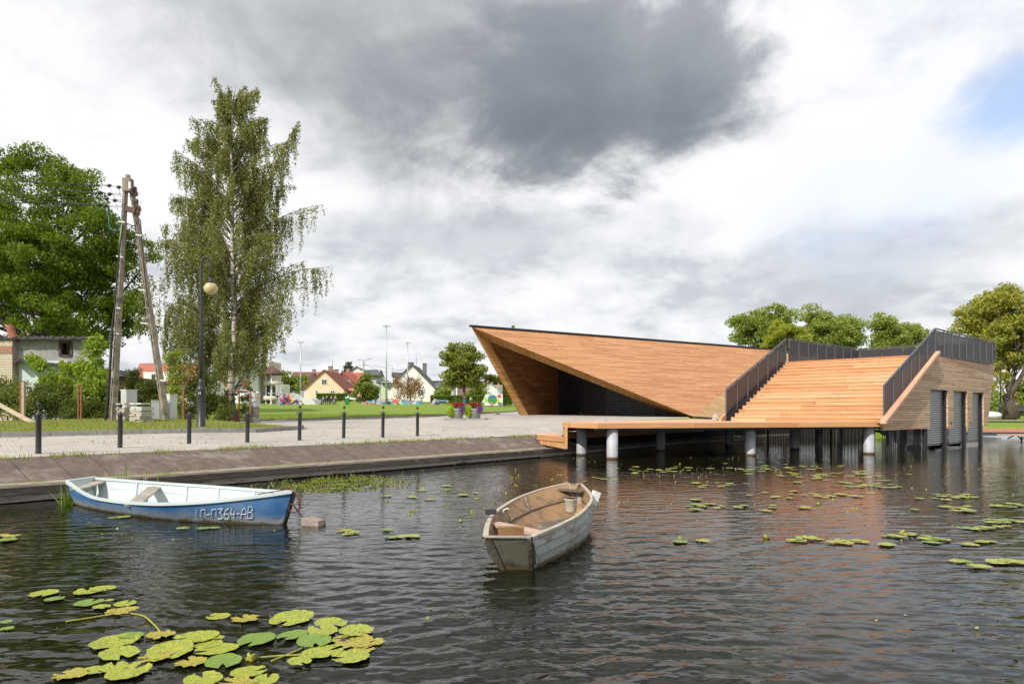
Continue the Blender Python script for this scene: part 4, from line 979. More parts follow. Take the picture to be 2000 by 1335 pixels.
mb = MB(); bt.cap(mb, 0, .05, .025, .035); bt.cap(mb, 1, .05, .025, .035); mb.beam(bt.N[0]+V(0, 0, .002), bt.Fg[0]+V(0, 0, .002), .08, .04); o = mb.build('gunwale', MINT, b1)
def thwart(bt, mb, i, drop, wd, th=.025, tz=None):
    a, b = bt.side(i, 0, drop, -.02), bt.side(i, 1, drop, -.02); z = (a.z+b.z)/2; a = a.copy(); b = b.copy()
    mb.beam(a, b, wd, th)
for i, dp, wd, m in ((2, .12, .20, GREYW), (12, .18, .20, GREYW)):
    mb = MB(); thwart(bt, mb, i, dp, wd); mb.build('seat', m, b1)
for i in (2, 12):
    mb = MB(); c = (bt.side(i, 0, .5)+bt.side(i, 1, .5))/2; mb.box((c.x, c.y, c.z-.04), (.03, .35, .22), .2); mb.build('seat_support', MINT, b1)
for i in (9, 17, 22, 27, 30):
    for far in (0, 1): mb = MB(); mb.tube([bt.side(i, far, t, -.04) for t in (0, .2, .45, .68)], .016, 5); mb.build('rib', MINT, b1)
mb = MB()
for i in range(4, 31): 
    mb.beam(bt.side(i, 1, .33, -.028), bt.side(i+1, 1, .33, -.028), .012, .025)
mb.build('stringer_rail', MINT, b1)
DARKTAR = M_('blackened_bow', (0.035, 0.04, 0.045), .7, 0, (.02, .02, .02), 8, 6, .3, 40)
mb = MB(); mb.tube([bt.N[-1]*.5+bt.Fg[-1]*.5+V(.012, 0, -.02), (bt.CN[-1]+bt.CF[-1])/2+V(.015, -.005, 0)], [.045, .03], 8); mb.build('stem', DARKTAR, b1)
# lettering, stroke by stroke, on the near side
GLY = {'L': [[(0, 1), (0, .25)], [(0, 0), (.12, 0)]], 'O': [[(0, .25), (0, .9), (.12, 1), (.45, 1), (.5, .9), (.5, .3)]], '-': [[(0, .45), (.5, .5)]], '0': [[(0, .2), (0, .88), (.15, 1), (.45, 1), (.52, .88), (.52, .25)]],
       '3': [[(0, 1), (.5, 1), (.2, .62), (.5, .45), (.5, .1), (.3, 0), (0, .05)]], '6': [[(.45, 1), (.1, .8), (0, .4), (0, .08), (.15, 0), (.42, 0), (.5, .12), (.5, .38), (.35, .5), (0, .42)]],
       '4': [[(.1, 1), (0, .45), (.5, .45)], [(.4, .75), (.4, 0)]], 'A': [[(0, 0), (.1, .7), (.3, 1), (.5, .7), (.55, 0)], [(.05, .4), (.52, .4)]], 'B': [[(0, 0), (0, 1), (.35, 1), (.45, .8), (.35, .55), (0, .52)], [(.35, .55), (.52, .35), (.5, .05), (0, 0)]]}
mb = MB(); WHT = M_('flaking_white_lettering', (0.60, 0.62, 0.63), .7, 0, (0.24, 0.33, 0.45), 30, 6, lo=.36, hi=.48)
def hullpt(ix, t): 
    i = min(int(ix), bt.n-2); f = ix-i; return bt.side(i, 0, t).lerp(bt.side(i+1, 0, t), f)
def ix_of(px):
    for i in range(bt.n-1):
        xa = 1000+F*bt.side(i, 0, .5).x/bt.side(i, 0, .5).y; xb = 1000+F*bt.side(i+1, 0, .5).x/bt.side(i+1, 0, .5).y
        if xa <= px <= xb: return i+(px-xa)/(xb-xa)
    return 10
px = 384.0
for ch, wpx in zip('LO-0364-AB', (9, 12, 9, 12, 13, 12, 12, 8, 14, 13)):
    for st in GLY[ch]:
        for (xa, ya), (xb, yb) in zip(st[:-1], st[1:]):
            def pt(x_, y_):
                q = ix_of(px+x_*wpx*1.45+y_*1.0); return hullpt(q, .30+.36*(1-y_))+V(-.006, -.014, .002)
            a, b = pt(xa, ya), pt(xb, yb); d = b-a
            if d.length < 1e-5: continue
            mb.beam(a-d*.03, b+d*.03, .003, .0085, up=V(0, 0, 1) if abs(d.normalized().z) < .7 else V(1, 0, 0)) if abs(d.normalized().z) < .7 else mb.beam(a, b, .0085, .003, up=V(0, -1, 0))
    px += wpx
mb.build('registration_lettering', WHT, b1)
# rope and stone mooring block
ROPE = M_('dark_red_rope', (0.14, 0.03, 0.035), .8)
rp = G(590, 1010, .02); bow = bt.N[-1]
mb = MB(); s0 = bt.side(28, 0, 0)+V(0, .03, .02)
mb.tube([s0, bow+V(0, .03, .03), P(578, 962, 9.1), P(584, 978, 9.1), P(585, 992, 9.12), P(578, 999, 9.15), P(568, 1000, 9.15), P(563, 992, 9.15), P(567, 983, 9.12), P(573, 985, 9.12), P(583, 1000, 9.2), P(590, 1008, 9.3), P(596, 1012, 9.4)], .008, 6)
rope = mb.build('mooring_rope', ROPE, None, bow); props(rope, 'dark red mooring rope looped from the blue boat bow to the stone block', 'rope')
STONE = M_('reddish_stone', (0.36, 0.29, 0.25), .85, 0, (0.22, 0.18, 0.155), 12, 8, .6, 50, c3=(.13, .12, .06), s3=3)
g = G(613, 1026, 0); 
mb = MB(); L_ = [(-.19, -.02, -.1), (.10, -.06, -.1), (.17, .12, -.1), (-.1, .16, -.1), (-.20, 0, .13), (.07, -.03, .075), (.15, .12, .08), (-.09, .17, .12)]
L_ = [g+V(*q)*.85 for q in L_]; mb.hexa(L_); stn = mb.build('stone_block', STONE, None, g); props(stn, 'pale reddish stone block half sunk at the end of the boat rope', 'stone'); bevel(stn, .012, 2)

# grey boat
Nn = [G(1035, 1049, .34), G(1062, 1037, .345), G(1089, 1026, .35), G(1124.5, 1008, .36), G(1142.5, 993.5, .37), G(1154.5, 977, .40), G(1151.5, 961, .44), G(1134, 943.5, .49)]
Ff = [G(948, 1048, .33), G(951.5, 1026, .34), G(962, 1005, .35), G(984, 987, .36), G(1013, 971, .38), G(1050, 957, .41), G(1082, 948.5, .44), G(1109, 942.5, .47)]
Cn = [G(1038.5, 1110.5, 0), G(1072, 1095, 0), G(1100, 1081, 0), G(1126, 1066, 0), G(1138, 1056, 0), G(1147, 1046, 0), G(1150, 1036, 0), G(1140, 1026, 0)]
Cf = [G(981, 1109, 0), G(990, 1090, 0), G(1008, 1072, 0), G(1030, 1057, 0), G(1055, 1047, 0), G(1085, 1038, 0), G(1110, 1032, 0), G(1128, 1026, 0)]
Cn = [p+V(0, 0, -.03) for p in Cn]; Cf = [p+V(0, 0, -.03) for p in Cf]
b2t = Boat(Nn, Ff, Cn, Cf, 34, th=.025, strakes=4, bulge=.05)
GREYP = painted('weathered_grey_paint', (0.29, 0.315, 0.30), (0.23, 0.22, 0.19), (0.13, 0.095, 0.07), .02, .10, nscale=5, rough=.75, st=(1, 1, 2.5), chips=(.50, .60))
OCHRE = painted('peeling_ochre_lining', (0.29, 0.17, 0.08), (0.27, 0.20, 0.13), (0.12, 0.085, 0.06), -.2, -.1, nscale=5, rough=.75, st=(1, 1, 2), chips=(.47, .58))
GUNW = painted('worn_beige_rail', (0.40, 0.36, 0.29), (0.32, 0.28, 0.22), (0.2, 0.16, 0.12), -.2, -.1, nscale=9, rough=.8, st=(1, 1, 1), chips=(.52, .64))
TRANS = painted('mossy_transom', (0.115, 0.115, 0.08), (0.09, 0.09, 0.06), (0.03, 0.026, 0.018), .02, .12, nscale=5, rough=.8, chips=(.5, .62))
FLOORM = M_('wet_floor_boards', (0.15, 0.13, 0.10), .4, 0, (0.05, 0.04, 0.03), 5, 8, .5, 30, c3=(.36, .33, .28), s3=2.2, t3=(.55, .65))
PINKW = planks('pinkish_plank', (.42, .28, .20), (.47, .33, .25), (.50, .38, .30), .045, 3, .06, (.2, .1, .06))
b2 = thing('clinker_rowing_boat', 'old grey clinker boat with peeling ochre interior, stern towards the viewer', 'rowing boat', (.55, 8.0, 0))
mb = MB(); b2t.outer(mb, 0); b2t.outer(mb, 1); b2t.bottom(mb); mb.face([b2t.N[-1], b2t.CN[-1], b2t.CF[-1], b2t.Fg[-1]]); mb.build('hull', GREYP, b2)
mb = MB(); TS_ = [0, .02, .24, .26, .49, .51, .74, .76, 1]
def tof(t): return .016 if (t*4) % 1 > .5 or t == 1 else 0
rp_ = [b2t.side(0, 0, t, .0) for t in TS_]; lp_ = [b2t.side(0, 1, t, .0) for t in TS_]
rp_ = [p+V(.012 if i % 2 == 0 else -.006, 0, 0) for i, p in enumerate(rp_)]; lp_ = [p+V(-.012 if i % 2 == 0 else .006, 0, 0) for i, p in enumerate(lp_)]
mid = (rp_[0]+lp_[0])/2
mb.slab([lp_[i]+V(0, -.03, 0) for i in range(len(lp_)-1, -1, -1)][::-1]+[rp_[i]+V(0, -.03, 0) for i in range(len(rp_)-1, -1, -1)], V(0, -1, 0), .06); mb.build('transom', TRANS, b2)
mb = MB(); mb.beam(rp_[0]+V(-.02, -.045, 0), rp_[-1]+V(-.02, -.045, 0), .035, .02, up=V(0, -1, 0)); mb.build('corner_batten', FLOORM, b2); mb = MB(); mb.beam(lp_[0]+V(.05, -.045, 0), lp_[-1]+V(.035, -.045, 0), .03, .02, up=V(0, -1, 0)); mb.build('corner_batten', FLOORM, b2)
mb = MB(); mb.beam(rp_[0]+V(0, -.02, .008), lp_[0]+V(0, -.02, .008), .05, .014); mb.build('transom_cap', GREYW, b2)
mb = MB(); b2t.inner(mb, 0, .8); b2t.inner(mb, 1, .8); k_ = b2t.n-1; mb.face([b2t.side(k_, 0, t, -.03)+V(0, -.035, 0) for t in (0, .4, .8)]+[b2t.side(k_, 1, t, -.03)+V(0, -.035, 0) for t in (.8, .4, 0)]); mb.build('lining', OCHRE, b2)
mb = MB(); b2t.floor(mb, .74); mb.build('floor', FLOORM, b2)
for q_ in (0, 1): mb = MB(); b2t.cap(mb, q_, .03, .028, .03); mb.build('gunwale', GUNW, b2)
for far in (0, 1):
    mb = MB()
    for i in range(b2t.n-1): mb.beam(b2t.side(i, far, .40, -.035), b2t.side(i+1, far, .40, -.035), .02, .02)
    mb.build('inner_rail', FLOORM, b2)
mb = MB(); a = b2t.side(6, 0, .16, -.02); b = b2t.side(8, 1, .16, -.02); mb.beam(a, b, .17, .03); mb.build('thwart', PINKW, b2)
mb = MB(); a = b2t.side(31, 0, .12, 0); b = b2t.side(30, 1, .12, 0); mb.beam(a, b, .15, .022); mb.build('bow_seat', FLOORM, b2)
for far, i in ((1, 20), (1, 13), (0, 26), (0, 12)):
    mb = MB(); mb.tube([b2t.side(i, far, t, -.038) for t in (.03, .2, .38)], .012, 5); mb.build('rib', FLOORM, b2)
BRN = M_('brown_crate_board', (0.30, 0.16, 0.06), .7, 0, (0.15, 0.075, 0.03), 6, 7, .4, 30, stretch=(1, 1, 4), c3=(.4, .34, .27), s3=5, t3=(.6, .66))
mb = MB(); c = P(998, 1028, 6.75); mb.box((c.x, c.y, .31), (.255, .10, .145), .03); o = mb.build('stern_board_box', BRN, b2); bevel(o, .004)
mb = MB()
for k in range(3): 
    a = (b2t.side(5+k*0, 0, .74)).lerp(b2t.side(5, 1, .74), .3+.2*k)+V(0, .1, .02); b = (b2t.side(26, 0, .74)).lerp(b2t.side(26, 1, .74), .3+.2*k)+V(0, 0, .02); mb.beam(a, b, .09, .015)
mb.build('floor_boards', FLOORM, b2)
BKT = M_('dirty_white_plastic', (0.52, 0.47, 0.37), .5, 0, (0.45, 0.40, 0.30), 6, 6)
c = P(1115, 999, 8.15); bk = thing('bucket', 'dirty cream bucket standing inside the grey boat', 'bucket', (c.x, c.y, c.z))
mb = MB(); prof = [(.06, 0), (.064, .01), (.078, .145), (.083, .15), (.083, .16), (.074, .16), (.06, .03), (.001, .03)]; mb.lathe((c.x, c.y, c.z), prof, 20); mb.build('pail', BKT, bk)
mb = MB(); mb.tube([c+V(.08*math.cos(t), 0, .15+.06*math.sin(t)) for t in [k*math.pi/8 for k in range(9)]], .004, 5); mb.build('handle', IRON, bk)
c = P(1161, 972, 9.35); jc = thing('canister', 'white plastic canister hung over the far side of the grey boat', 'canister', (c.x, c.y, c.z))
WPL = M_('white_plastic', (.75, .76, .76), .4)
mb = MB(); mb.box((c.x, c.y, c.z), (.085, .11, .19), .3, ry=R(22)); o = mb.build('body', WPL, jc); bevel(o, .025, 3)
mb = MB(); mb.box((c.x-.03, c.y, c.z-.11), (.05, .05, .04), .3, ry=R(22)); mb.build('cap', WPL, jc)
c = b2t.Fg[9]+V(-.06, 0, 0.0); mb = MB(); c = P(959, 999, 7.55); mb.box((c.x, c.y, c.z), (.115, .06, .055), .25); o = mb.build('fender', DARKTAR, None, c); props(o, 'black rubber block fender on the left rim of the grey boat', 'fender'); bevel(o, .012)
c = P(1119, 943, 9.7); mt = thing('outboard_bracket', 'small black and white clamp bracket upright on the grey boat bow', 'bracket', c)
mb = MB(); mb.box((c.x-.02, c.y, c.z+.04), (.025, .03, .15)); mb.box((c.x+.02, c.y, c.z+.04), (.025, .03, .15)); mb.box((c.x, c.y, c.z+.10), (.07, .035, .03)); mb.build('clamp_arms', IRON, mt)
mb = MB(); mb.box((c.x, c.y-.02, c.z-.03), (.10, .02, .03)); mb.build('clamp_plate', GREYW, mt)
mb = MB(); c = P(983, 1001, 7.6); mb.tube([c, c+V(.0, 0, .03), c+V(.04, 0, .05), c+V(.07, 0, .04)], .007, 6); mb.build('rowlock', WPL, b2)

# lily pads -----------------------------------------------------------
def padmat(name, c, c2, spot, thr):
    m, nt, n, b = mat_base(name); L = nt.links.new; b.inputs['Roughness'].default_value = .42
    tc = n('ShaderNodeTexCoord'); oi = n('ShaderNodeObjectInfo'); ad = n('ShaderNodeVectorMath', operation='ADD'); L(tc.outputs['Object'], ad.inputs[0])
    sc2 = n('ShaderNodeMath', operation='MULTIPLY'); L(oi.outputs['Random'], sc2.inputs[0]); sc2.inputs[1].default_value = 40; L(sc2.outputs[0], ad.inputs[1])
    def nz(s, d, r_=.7):
        t = n('ShaderNodeTexNoise'); t.inputs['Scale'].default_value = s; t.inputs['Detail'].default_value = d; t.inputs['Roughness'].default_value = r_; L(ad.outputs[0], t.inputs[0]); return t.outputs[0]
    r = n('ShaderNodeValToRGB'); L(nz(7, 5), r.inputs[0]); e = r.color_ramp.elements; e[0].position = .35; e[0].color = c2+(1,); e[1].position = .65; e[1].color = c+(1,)
    q = n('ShaderNodeMapRange'); L(nz(26, 3, .5), q.inputs[0]); q.inputs[1].default_value = thr; q.inputs[2].default_value = thr+.02
    mx = n('ShaderNodeMix', data_type='RGBA'); L(q.outputs[0], mx.inputs[0]); L(r.outputs[0], mx.inputs[6]); mx.inputs[7].default_value = spot+(1,)
    L(mx.outputs[2], b.inputs['Base Color']); bp = n('ShaderNodeBump'); bp.inputs['Strength'].default_value = .4; bp.inputs['Distance'].default_value = .004; L(nz(18, 4), bp.inputs['Height']); L(bp.outputs[0], b.inputs['Normal']); return m
PADG = padmat('green_pad', (.17, .27, .035), (.12, .20, .025), (.09, .06, .02), .64)
PADY = padmat('yellow_green_pad', (.38, .40, .035), (.22, .29, .025), (.09, .05, .02), .575)
PADB = padmat('browning_pad', (.42, .36, .04), (.30, .31, .035), (.13, .06, .02), .54)
padrng = random.Random(9)
def pad_mesh(mat, ragged, nm):
    r = 1.0; vs = [(0.0, -.08, 0.0)]; fs = []; K = 26; notch = R(14)
    cut = padrng.uniform(.3, .6)
    for ring, rr in ((0, .45), (1, .8), (2, 1.0)):
        for k in range(K+1):
            a = -math.pi/2+notch+(2*math.pi-2*notch)*k/K
            lob = 1+.12*math.cos(a+math.pi/2)*-1
            j = 1+(padrng.uniform(-ragged, ragged*.35) if ring == 2 else 0)
            rad = rr*j*lob; vs.append((rad*math.cos(a)*.43, rad*math.sin(a)*.5, padrng.uniform(-.012, .018)*rr+.008*ring))
    for k in range(K): fs.append((0, 1+k, 2+k))
    for rg in range(2):
        o = 1+rg*(K+1); p = o+K+1
        for k in range(K): fs.append((o+k, p+k, p+k+1, o+k+1))
    me = bpy.data.meshes.new(nm); me.from_pydata(vs, [], fs); me.materials.append(mat); me.polygons.foreach_set('use_smooth', [True]*len(fs)); return me
PM = {'g': [pad_mesh(PADG, .02, 'lily_pad_mesh') for _ in range(3)], 'y': [pad_mesh(PADY, .07, 'lily_pad_mesh') for _ in range(4)], 'b': [pad_mesh(PADB, .28, 'lily_pad_mesh') for _ in range(3)]}
NPAD = 0
def pad(x, y, size, kind, label, group, rot=None, tilt=0.02):
    global NPAD
    g = G(x, y, .010+.0012*(NPAD % 9)); o = bpy.data.objects.new('lily_pad', padrng.choice(PM[kind])); COL.objects.link(o)
    o.location = g; o.scale = (size, size*padrng.uniform(.85, 1.15), size); o.rotation_euler = (padrng.uniform(-tilt, tilt), padrng.uniform(-tilt, tilt), padrng.uniform(0, 6.28) if rot is None else rot)
    props(o, label, 'lily pad', group); NPAD += 1; return o
FG = [(84, 1159, 60, 'y'), (108, 1168, 36, 'g'), (172, 1153, 60, 'y'), (203, 1149, 50, 'y'), (176, 1175, 58, 'g'), (212, 1171, 20, 'y'), (200, 1184, 36, 'y'), (246, 1177, 46, 'y'), (232, 1194, 60, 'b'), (8, 1214, 28, 'g'), (12, 1227, 30, 'g'),
      (230, 1250, 98, 'y'), (258, 1240, 50, 'g'), (234, 1276, 82, 'y'), (314, 1240, 62, 'b'), (376, 1244, 84, 'y'), (424, 1243, 26, 'y'), (330, 1271, 98, 'y'), (400, 1257, 62, 'y'), (372, 1291, 70, 'b'), (418, 1268, 76, 'y'), (436, 1292, 78, 'g'), (134, 1316, 70, 'b'),
      (188, 1308, 50, 'y'), (224, 1301, 58, 'y'), (256, 1308, 84, 'y'), (396, 1324, 82, 'y'), (424, 1203, 52, 'y'), (478, 1207, 60, 'b'), (566, 1208, 92, 'y'), (498, 1249, 78, 'g'), (568, 1240, 58, 'g'), (614, 1252, 76, 'g'), (648, 1217, 68, 'y'), (628, 1229, 66, 'y'),
      (698, 1231, 76, 'y'), (690, 1248, 96, 'b'), (726, 1254, 50, 'b'), (634, 1271, 82, 'y'), (680, 1282, 86, 'y'), (586, 1291, 52, 'y'), (490, 1310, 70, 'y'), (520, 1325, 58, 'y'), (462, 1332, 70, 'b'), (300, 1283, 60, 'b'), (708, 1268, 56, 'b')]
sp_lab = {(436, 1292): 'bright green heart-shaped lily pad nearest the middle of the foreground patch', (614, 1252): 'smooth green oval lily pad at the right inside the foreground patch', (498, 1249): 'long smooth green lily pad floating alone between the two foreground clumps',
          (568, 1240): 'green heart-shaped lily pad just left of the right foreground clump', (566, 1208): 'wide yellow-green lily pad topmost of the foreground patch', (478, 1207): 'ragged orange-yellow lily pad at the top of the foreground patch', (462, 1332): 'withered orange lily pad at the bottom edge of the photo',
          (134, 1316): 'lowest leftmost yellowing lily pad with torn edge', (84, 1159): 'leftmost narrow lily pad of the small far-left group', (8, 1214): 'dark green lily pad cut by the left edge of the photo, upper of two', (12, 1227): 'dark green lily pad cut by the left edge of the photo, lower of two'}
def fgz(x, y): return 'small far-left group' if y < 1200 and x < 260 else ('left foreground clump' if x < 460 else 'right foreground clump')
KK = {'y': 'spotted yellow-green', 'g': 'smooth green', 'b': 'ragged browning'}
ORD = ['leftmost', 'second from left', 'third from left', 'fourth from left', 'fifth from left', 'sixth from left', 'seventh from left', 'eighth from left', 'ninth from left', 'tenth from left', 'eleventh from left', 'twelfth from left', 'thirteenth from left', 'fourteenth from left']
for x, y, wpx, k in FG:
    d = F*EYE/(y-HZ); s = wpx*d/F*1.0
    if (x, y) in sp_lab: pad(x, y, s, k, sp_lab[(x, y)], 'lily pads in the foreground', rot=padrng.uniform(-.5, .5) if k == 'g' else None)
    else:
        z = fgz(x, y); peers = sorted(q[0]+q[1]*.001 for q in FG if q[:2] not in sp_lab and fgz(q[0], q[1]) == z and q[3] == k)
        i = peers.index(x+y*.001); w0 = 'only' if len(peers) == 1 else ORD[i]
        pad(x, y, s, k, f'{w0} {"of the " if len(peers) > 1 else ""}{KK[k]} lily pad{"s" if len(peers) > 1 else ""} in the {z}', 'lily pads in the foreground')
REG = [(1290, 917, 95, 9, 24, 'in the dark reflection below the left columns'), (1520, 914, 130, 10, 38, 'in the dark reflection below the steps'), (1610, 928, 130, 10, 36, 'on the orange reflection of the steps'), (1690, 944, 90, 12, 22, 'on the orange reflection of the steps'), (1590, 965, 110, 12, 18, 'on the orange reflection of the steps'),
       (1400, 945, 60, 5, 8, 'on open water left of the orange reflection'), (1370, 985, 60, 10, 9, 'on open water left of the orange reflection'), (1500, 990, 60, 8, 6, 'on open water left of the orange reflection'), (1850, 968, 60, 8, 12, 'on open water right of the orange reflection'), (1860, 992, 60, 8, 9, 'on open water right of the orange reflection'), (1970, 986, 40, 4, 6, 'on open water right of the orange reflection'),
       (1950, 1015, 50, 6, 9, 'near the right edge of the photo'), (1930, 1030, 50, 6, 7, 'near the right edge of the photo'), (1570, 1050, 60, 4, 5, 'in the middle row'), (1650, 1056, 45, 6, 7, 'in the middle row'), (1700, 1062, 50, 4, 4, 'in the middle row'), (1770, 1046, 40, 4, 5, 'in the middle row'), (1810, 1052, 40, 5, 6, 'in the middle row'),
       (1910, 1059, 40, 5, 5, 'near the right edge of the photo'), (1880, 1093, 30, 4, 2, 'low by the right edge of the photo'), (1965, 1096, 30, 3, 3, 'low by the right edge of the photo'), (1910, 1103, 6, 2, 1, 'low by the right edge of the photo'),
       (395, 1031, 40, 3, 4, 'beside the blue hull'), (240, 1008, 20, 3, 2, 'beside the blue hull'), (20, 1048, 30, 6, 4, 'at the left edge of the photo'), (690, 1036, 40, 8, 7, 'in the pale water left of the grey boat'), (780, 1046, 24, 4, 3, 'in the pale water left of the grey boat'), (850, 960, 130, 20, 12, 'in the pale water left of the grey boat'), (1330, 1057, 4, 2, 1, 'alone on open water right of the grey boat'), (1372, 1055, 5, 2, 1, 'alone on open water right of the grey boat'), (1180, 935, 50, 8, 6, 'behind the bow of the grey boat')]
for cx, cy, rx, ry, cnt, lab in REG:
    for _ in range(cnt):
        a = padrng.gauss(0, .5); b = padrng.gauss(0, .5); x = cx+a*rx; y = cy+b*ry
        if y < 900: y = 900+padrng.random()*6
        k = padrng.choices('gyb', (3, 6, 1.5))[0]; pad(x, y, padrng.uniform(.12, .25), k, f'small yellow-green lily pad {lab}', f'lily pads {lab}')
# stems and buds
STEM = M_('pad_stem', (.30, .30, .04), .6)
for pts, lab in (([(255, 1197), (280, 1202), (300, 1218), (312, 1232)], 'arching yellow stem above the left foreground clump'), ([(232, 1196), (180, 1205), (128, 1213)], 'thin straight yellow stem trailing left under the far-left group'), ([(505, 1283), (540, 1280), (600, 1277)], 'thin stem lying between the two foreground clumps'), ([(530, 1290), (560, 1278), (590, 1265)], 'slanting thin stem crossing between the foreground clumps')):
    mb = MB(); q = cr([G(x, y, .012) for x, y in pts], 12); mb.tube(q, .006, 6); o = mb.build('floating_runner', STEM, None, q[0]); props(o, lab, 'water plant')
BUD = M_('yellow_bud', (.36, .32, .03), .5, 0, (.16, .20, .03), 12)
for x, y, s, lab in ((1496, 1050, .035, 'yellow water lily bud left of the middle row of pads'), (1762, 1042, .04, 'dark green lily bud on the pads right of the orange reflection'), (900, 1018, .03, 'small green lily bud left of the grey boat'), (490, 1290, .04, 'green-brown bud between the foreground pads'), (1892, 973, .04, 'orange lily bud at the right group of pads'), (1598, 985, .03, 'small dark bud on the orange reflection'), (1328, 1052, .025, 'yellow bud on the lone pad right of the grey boat')):
    g = G(x, y, 0); mb = MB(); mb.sphere(g+V(0, 0, s*.5), (s*.8, s*.7, s*.7), 10, 8, 0, 1.2); mb.tube([g+V(.01, 0, -.05), g+V(0, 0, s*.5)], .007, 6); o = mb.build('lily_bud', BUD, None, g); props(o, lab, 'lily bud', None)
# sprigs standing in the water
rngn = np.random.default_rng(4)
SPR = leafmat('water_sprig', [(.30, .34, .03), (.42, .40, .04), (.22, .28, .03)], .2)
pts = []
for k in range(34):
    x, y = (rngn.uniform(720, 1120), rngn.uniform(925, 1005)) if k < 26 else (rngn.uniform(1215, 1700), rngn.uniform(905, 1000)); g = G(x, y, 0)
    for j in range(int(rngn.integers(3, 9))): pts.append((g.x+rngn.normal()*.03, g.y+rngn.normal()*.03, -.005))
blades('water_weeds', pts, .045, SPR, 'yellow-green weed tips poking out of the water behind and left of the grey boat', 'water weed', rngn, .012, 'stuff', .8)
# floating weed mat by the quay
c = []
for k in range(5200):
    x = rngn.normal(655, 60); y = 944+rngn.normal()*7-(x-655)*.045; 
    if y < 926: continue
    g = G(x, y, 0.005)
    if noise.noise(V(g.x*2.2, g.y*2.2, 0)) < -.12: continue
    c.append((g.x, g.y, rngn.uniform(.0, .018)))
o = leaves('floating_weed', c, .045, leafmat('weed_mat_green', [(.07, .10, .012), (.16, .20, .025), (.26, .25, .04), (.10, .13, .02)], .1), None, .6, rngn, 0, .1); props(o, 'mat of green duckweed floating beside the timber quay edge', 'floating weed', None, 'stuff')

# grass tufts on joints, verge and kerbs
GB = leafmat('grass_blades', [(.10, .17, .02), (.17, .26, .03), (.27, .32, .06), (.36, .33, .13)], .35, .6)
GBM = leafmat('mixed_grass_blades', [(.12, .16, .02), (.20, .25, .04), (.34, .32, .10), (.40, .34, .17), (.16, .22, .03)], .3, .65)
GB2 = leafmat('dry_grass_blades', [(.30, .26, .11), (.42, .36, .2), (.2, .24, .05), (.34, .3, .13)], .3, .7)
rngn = np.random.default_rng(8)
c = doff(1.86); L2 = doff(0.46); pts = []; pts2 = []; pts3 = []
def along(cv, t): 
    i = min(int(t), len(cv)-2); return cv[i].lerp(cv[i+1], t-i)
M_l = len([p for p in c if p.x < .9])
for k in range(24000):
    t = rngn.uniform(0, M_l-1); 
    if noise.noise(V(t*.9, 3, 0)) + .35*noise.noise(V(t*4, 1, 0)) < -.05+rngn.normal()*.12: continue
    p = along(c, t); d = rngn.normal()*.09; pts.append((p.x-d*.7, p.y+d*.7, .635))
blades('edge_grass', pts, .095, GBM, 'ragged grass tufts along the top of the slab slope', 'grass', rngn, .010)
for k in range(7000):
    t = rngn.uniform(0, M_l+1)
    if noise.noise(V(t*.7, 9, 0)) + .4*noise.noise(V(t*3.5, 5, 0)) < .05+rngn.normal()*.12: continue
    p = along(L2, t); d = rngn.normal()*.07; pts2.append((p.x-d*.7, p.y+d*.7, .283))
blades('ledge_grass', pts2, .05, GB2, 'sparse dry grass on the ledge above the timber quay edge', 'grass', rngn, .009)
# verge
vp = [dn(p) for p in (K1[0], K1[1], K1[2], K1[3])] + [(-34, 30), (-16, 32.5), (-12.4, 28.6)]
drape('grass_verge', [(p[0], p[1]+.1) for p in vp], GRASS, .13, 1.0, 'grass verge behind the promenade kerb')
def inpoly(x, y, poly):
    r = False; j = len(poly)-1
    for i in range(len(poly)):
        if (poly[i][1] > y) != (poly[j][1] > y) and x < (poly[j][0]-poly[i][0])*(y-poly[i][1])/(poly[j][1]-poly[i][1])+poly[i][0]: r = not r
        j = i
    return r
pts = []
while len(pts) < 42000:
    x = rngn.uniform(-22, -7); y = rngn.uniform(18.5, 33)
    if inpoly(x, y, vp): pts.append((x, y, 0))
pa = np.array(pts); pa[:, 2] = hz(pa[:, 0], pa[:, 1])+.12
blades('verge_grass', pa, .07, GBM, 'short uneven grass of the verge between kerb and shrubs', 'grass', rngn, .014)
pts = []
while len(pts) < 26000:
    x = rngn.uniform(-20, 2); y = rngn.uniform(37.5, 50)
    if y > np.interp(x, [p.x for p in farK], [p.y for p in farK])+.15: pts.append((x, y, 0))
pa = np.array(pts); pa[:, 2] = hz(pa[:, 0], pa[:, 1])-.01
blades('lawn_grass', pa, .05, GB, 'mown lawn grass behind the far kerb', 'grass', rngn, .02)
sel = pa[:0]
pts = []
for k in range(9000):
    x = rngn.uniform(-22, -7); y = rngn.uniform(18.5, 33)
    if inpoly(x, y, vp) and noise.noise(V(x*.8, y*.8, 2)) > .05: pts.append((x, y, H_(x, y)+.12))
blades('dry_verge_grass', pts, .09, GB2, 'dry straw-coloured patches in the verge grass', 'grass', rngn, .014)
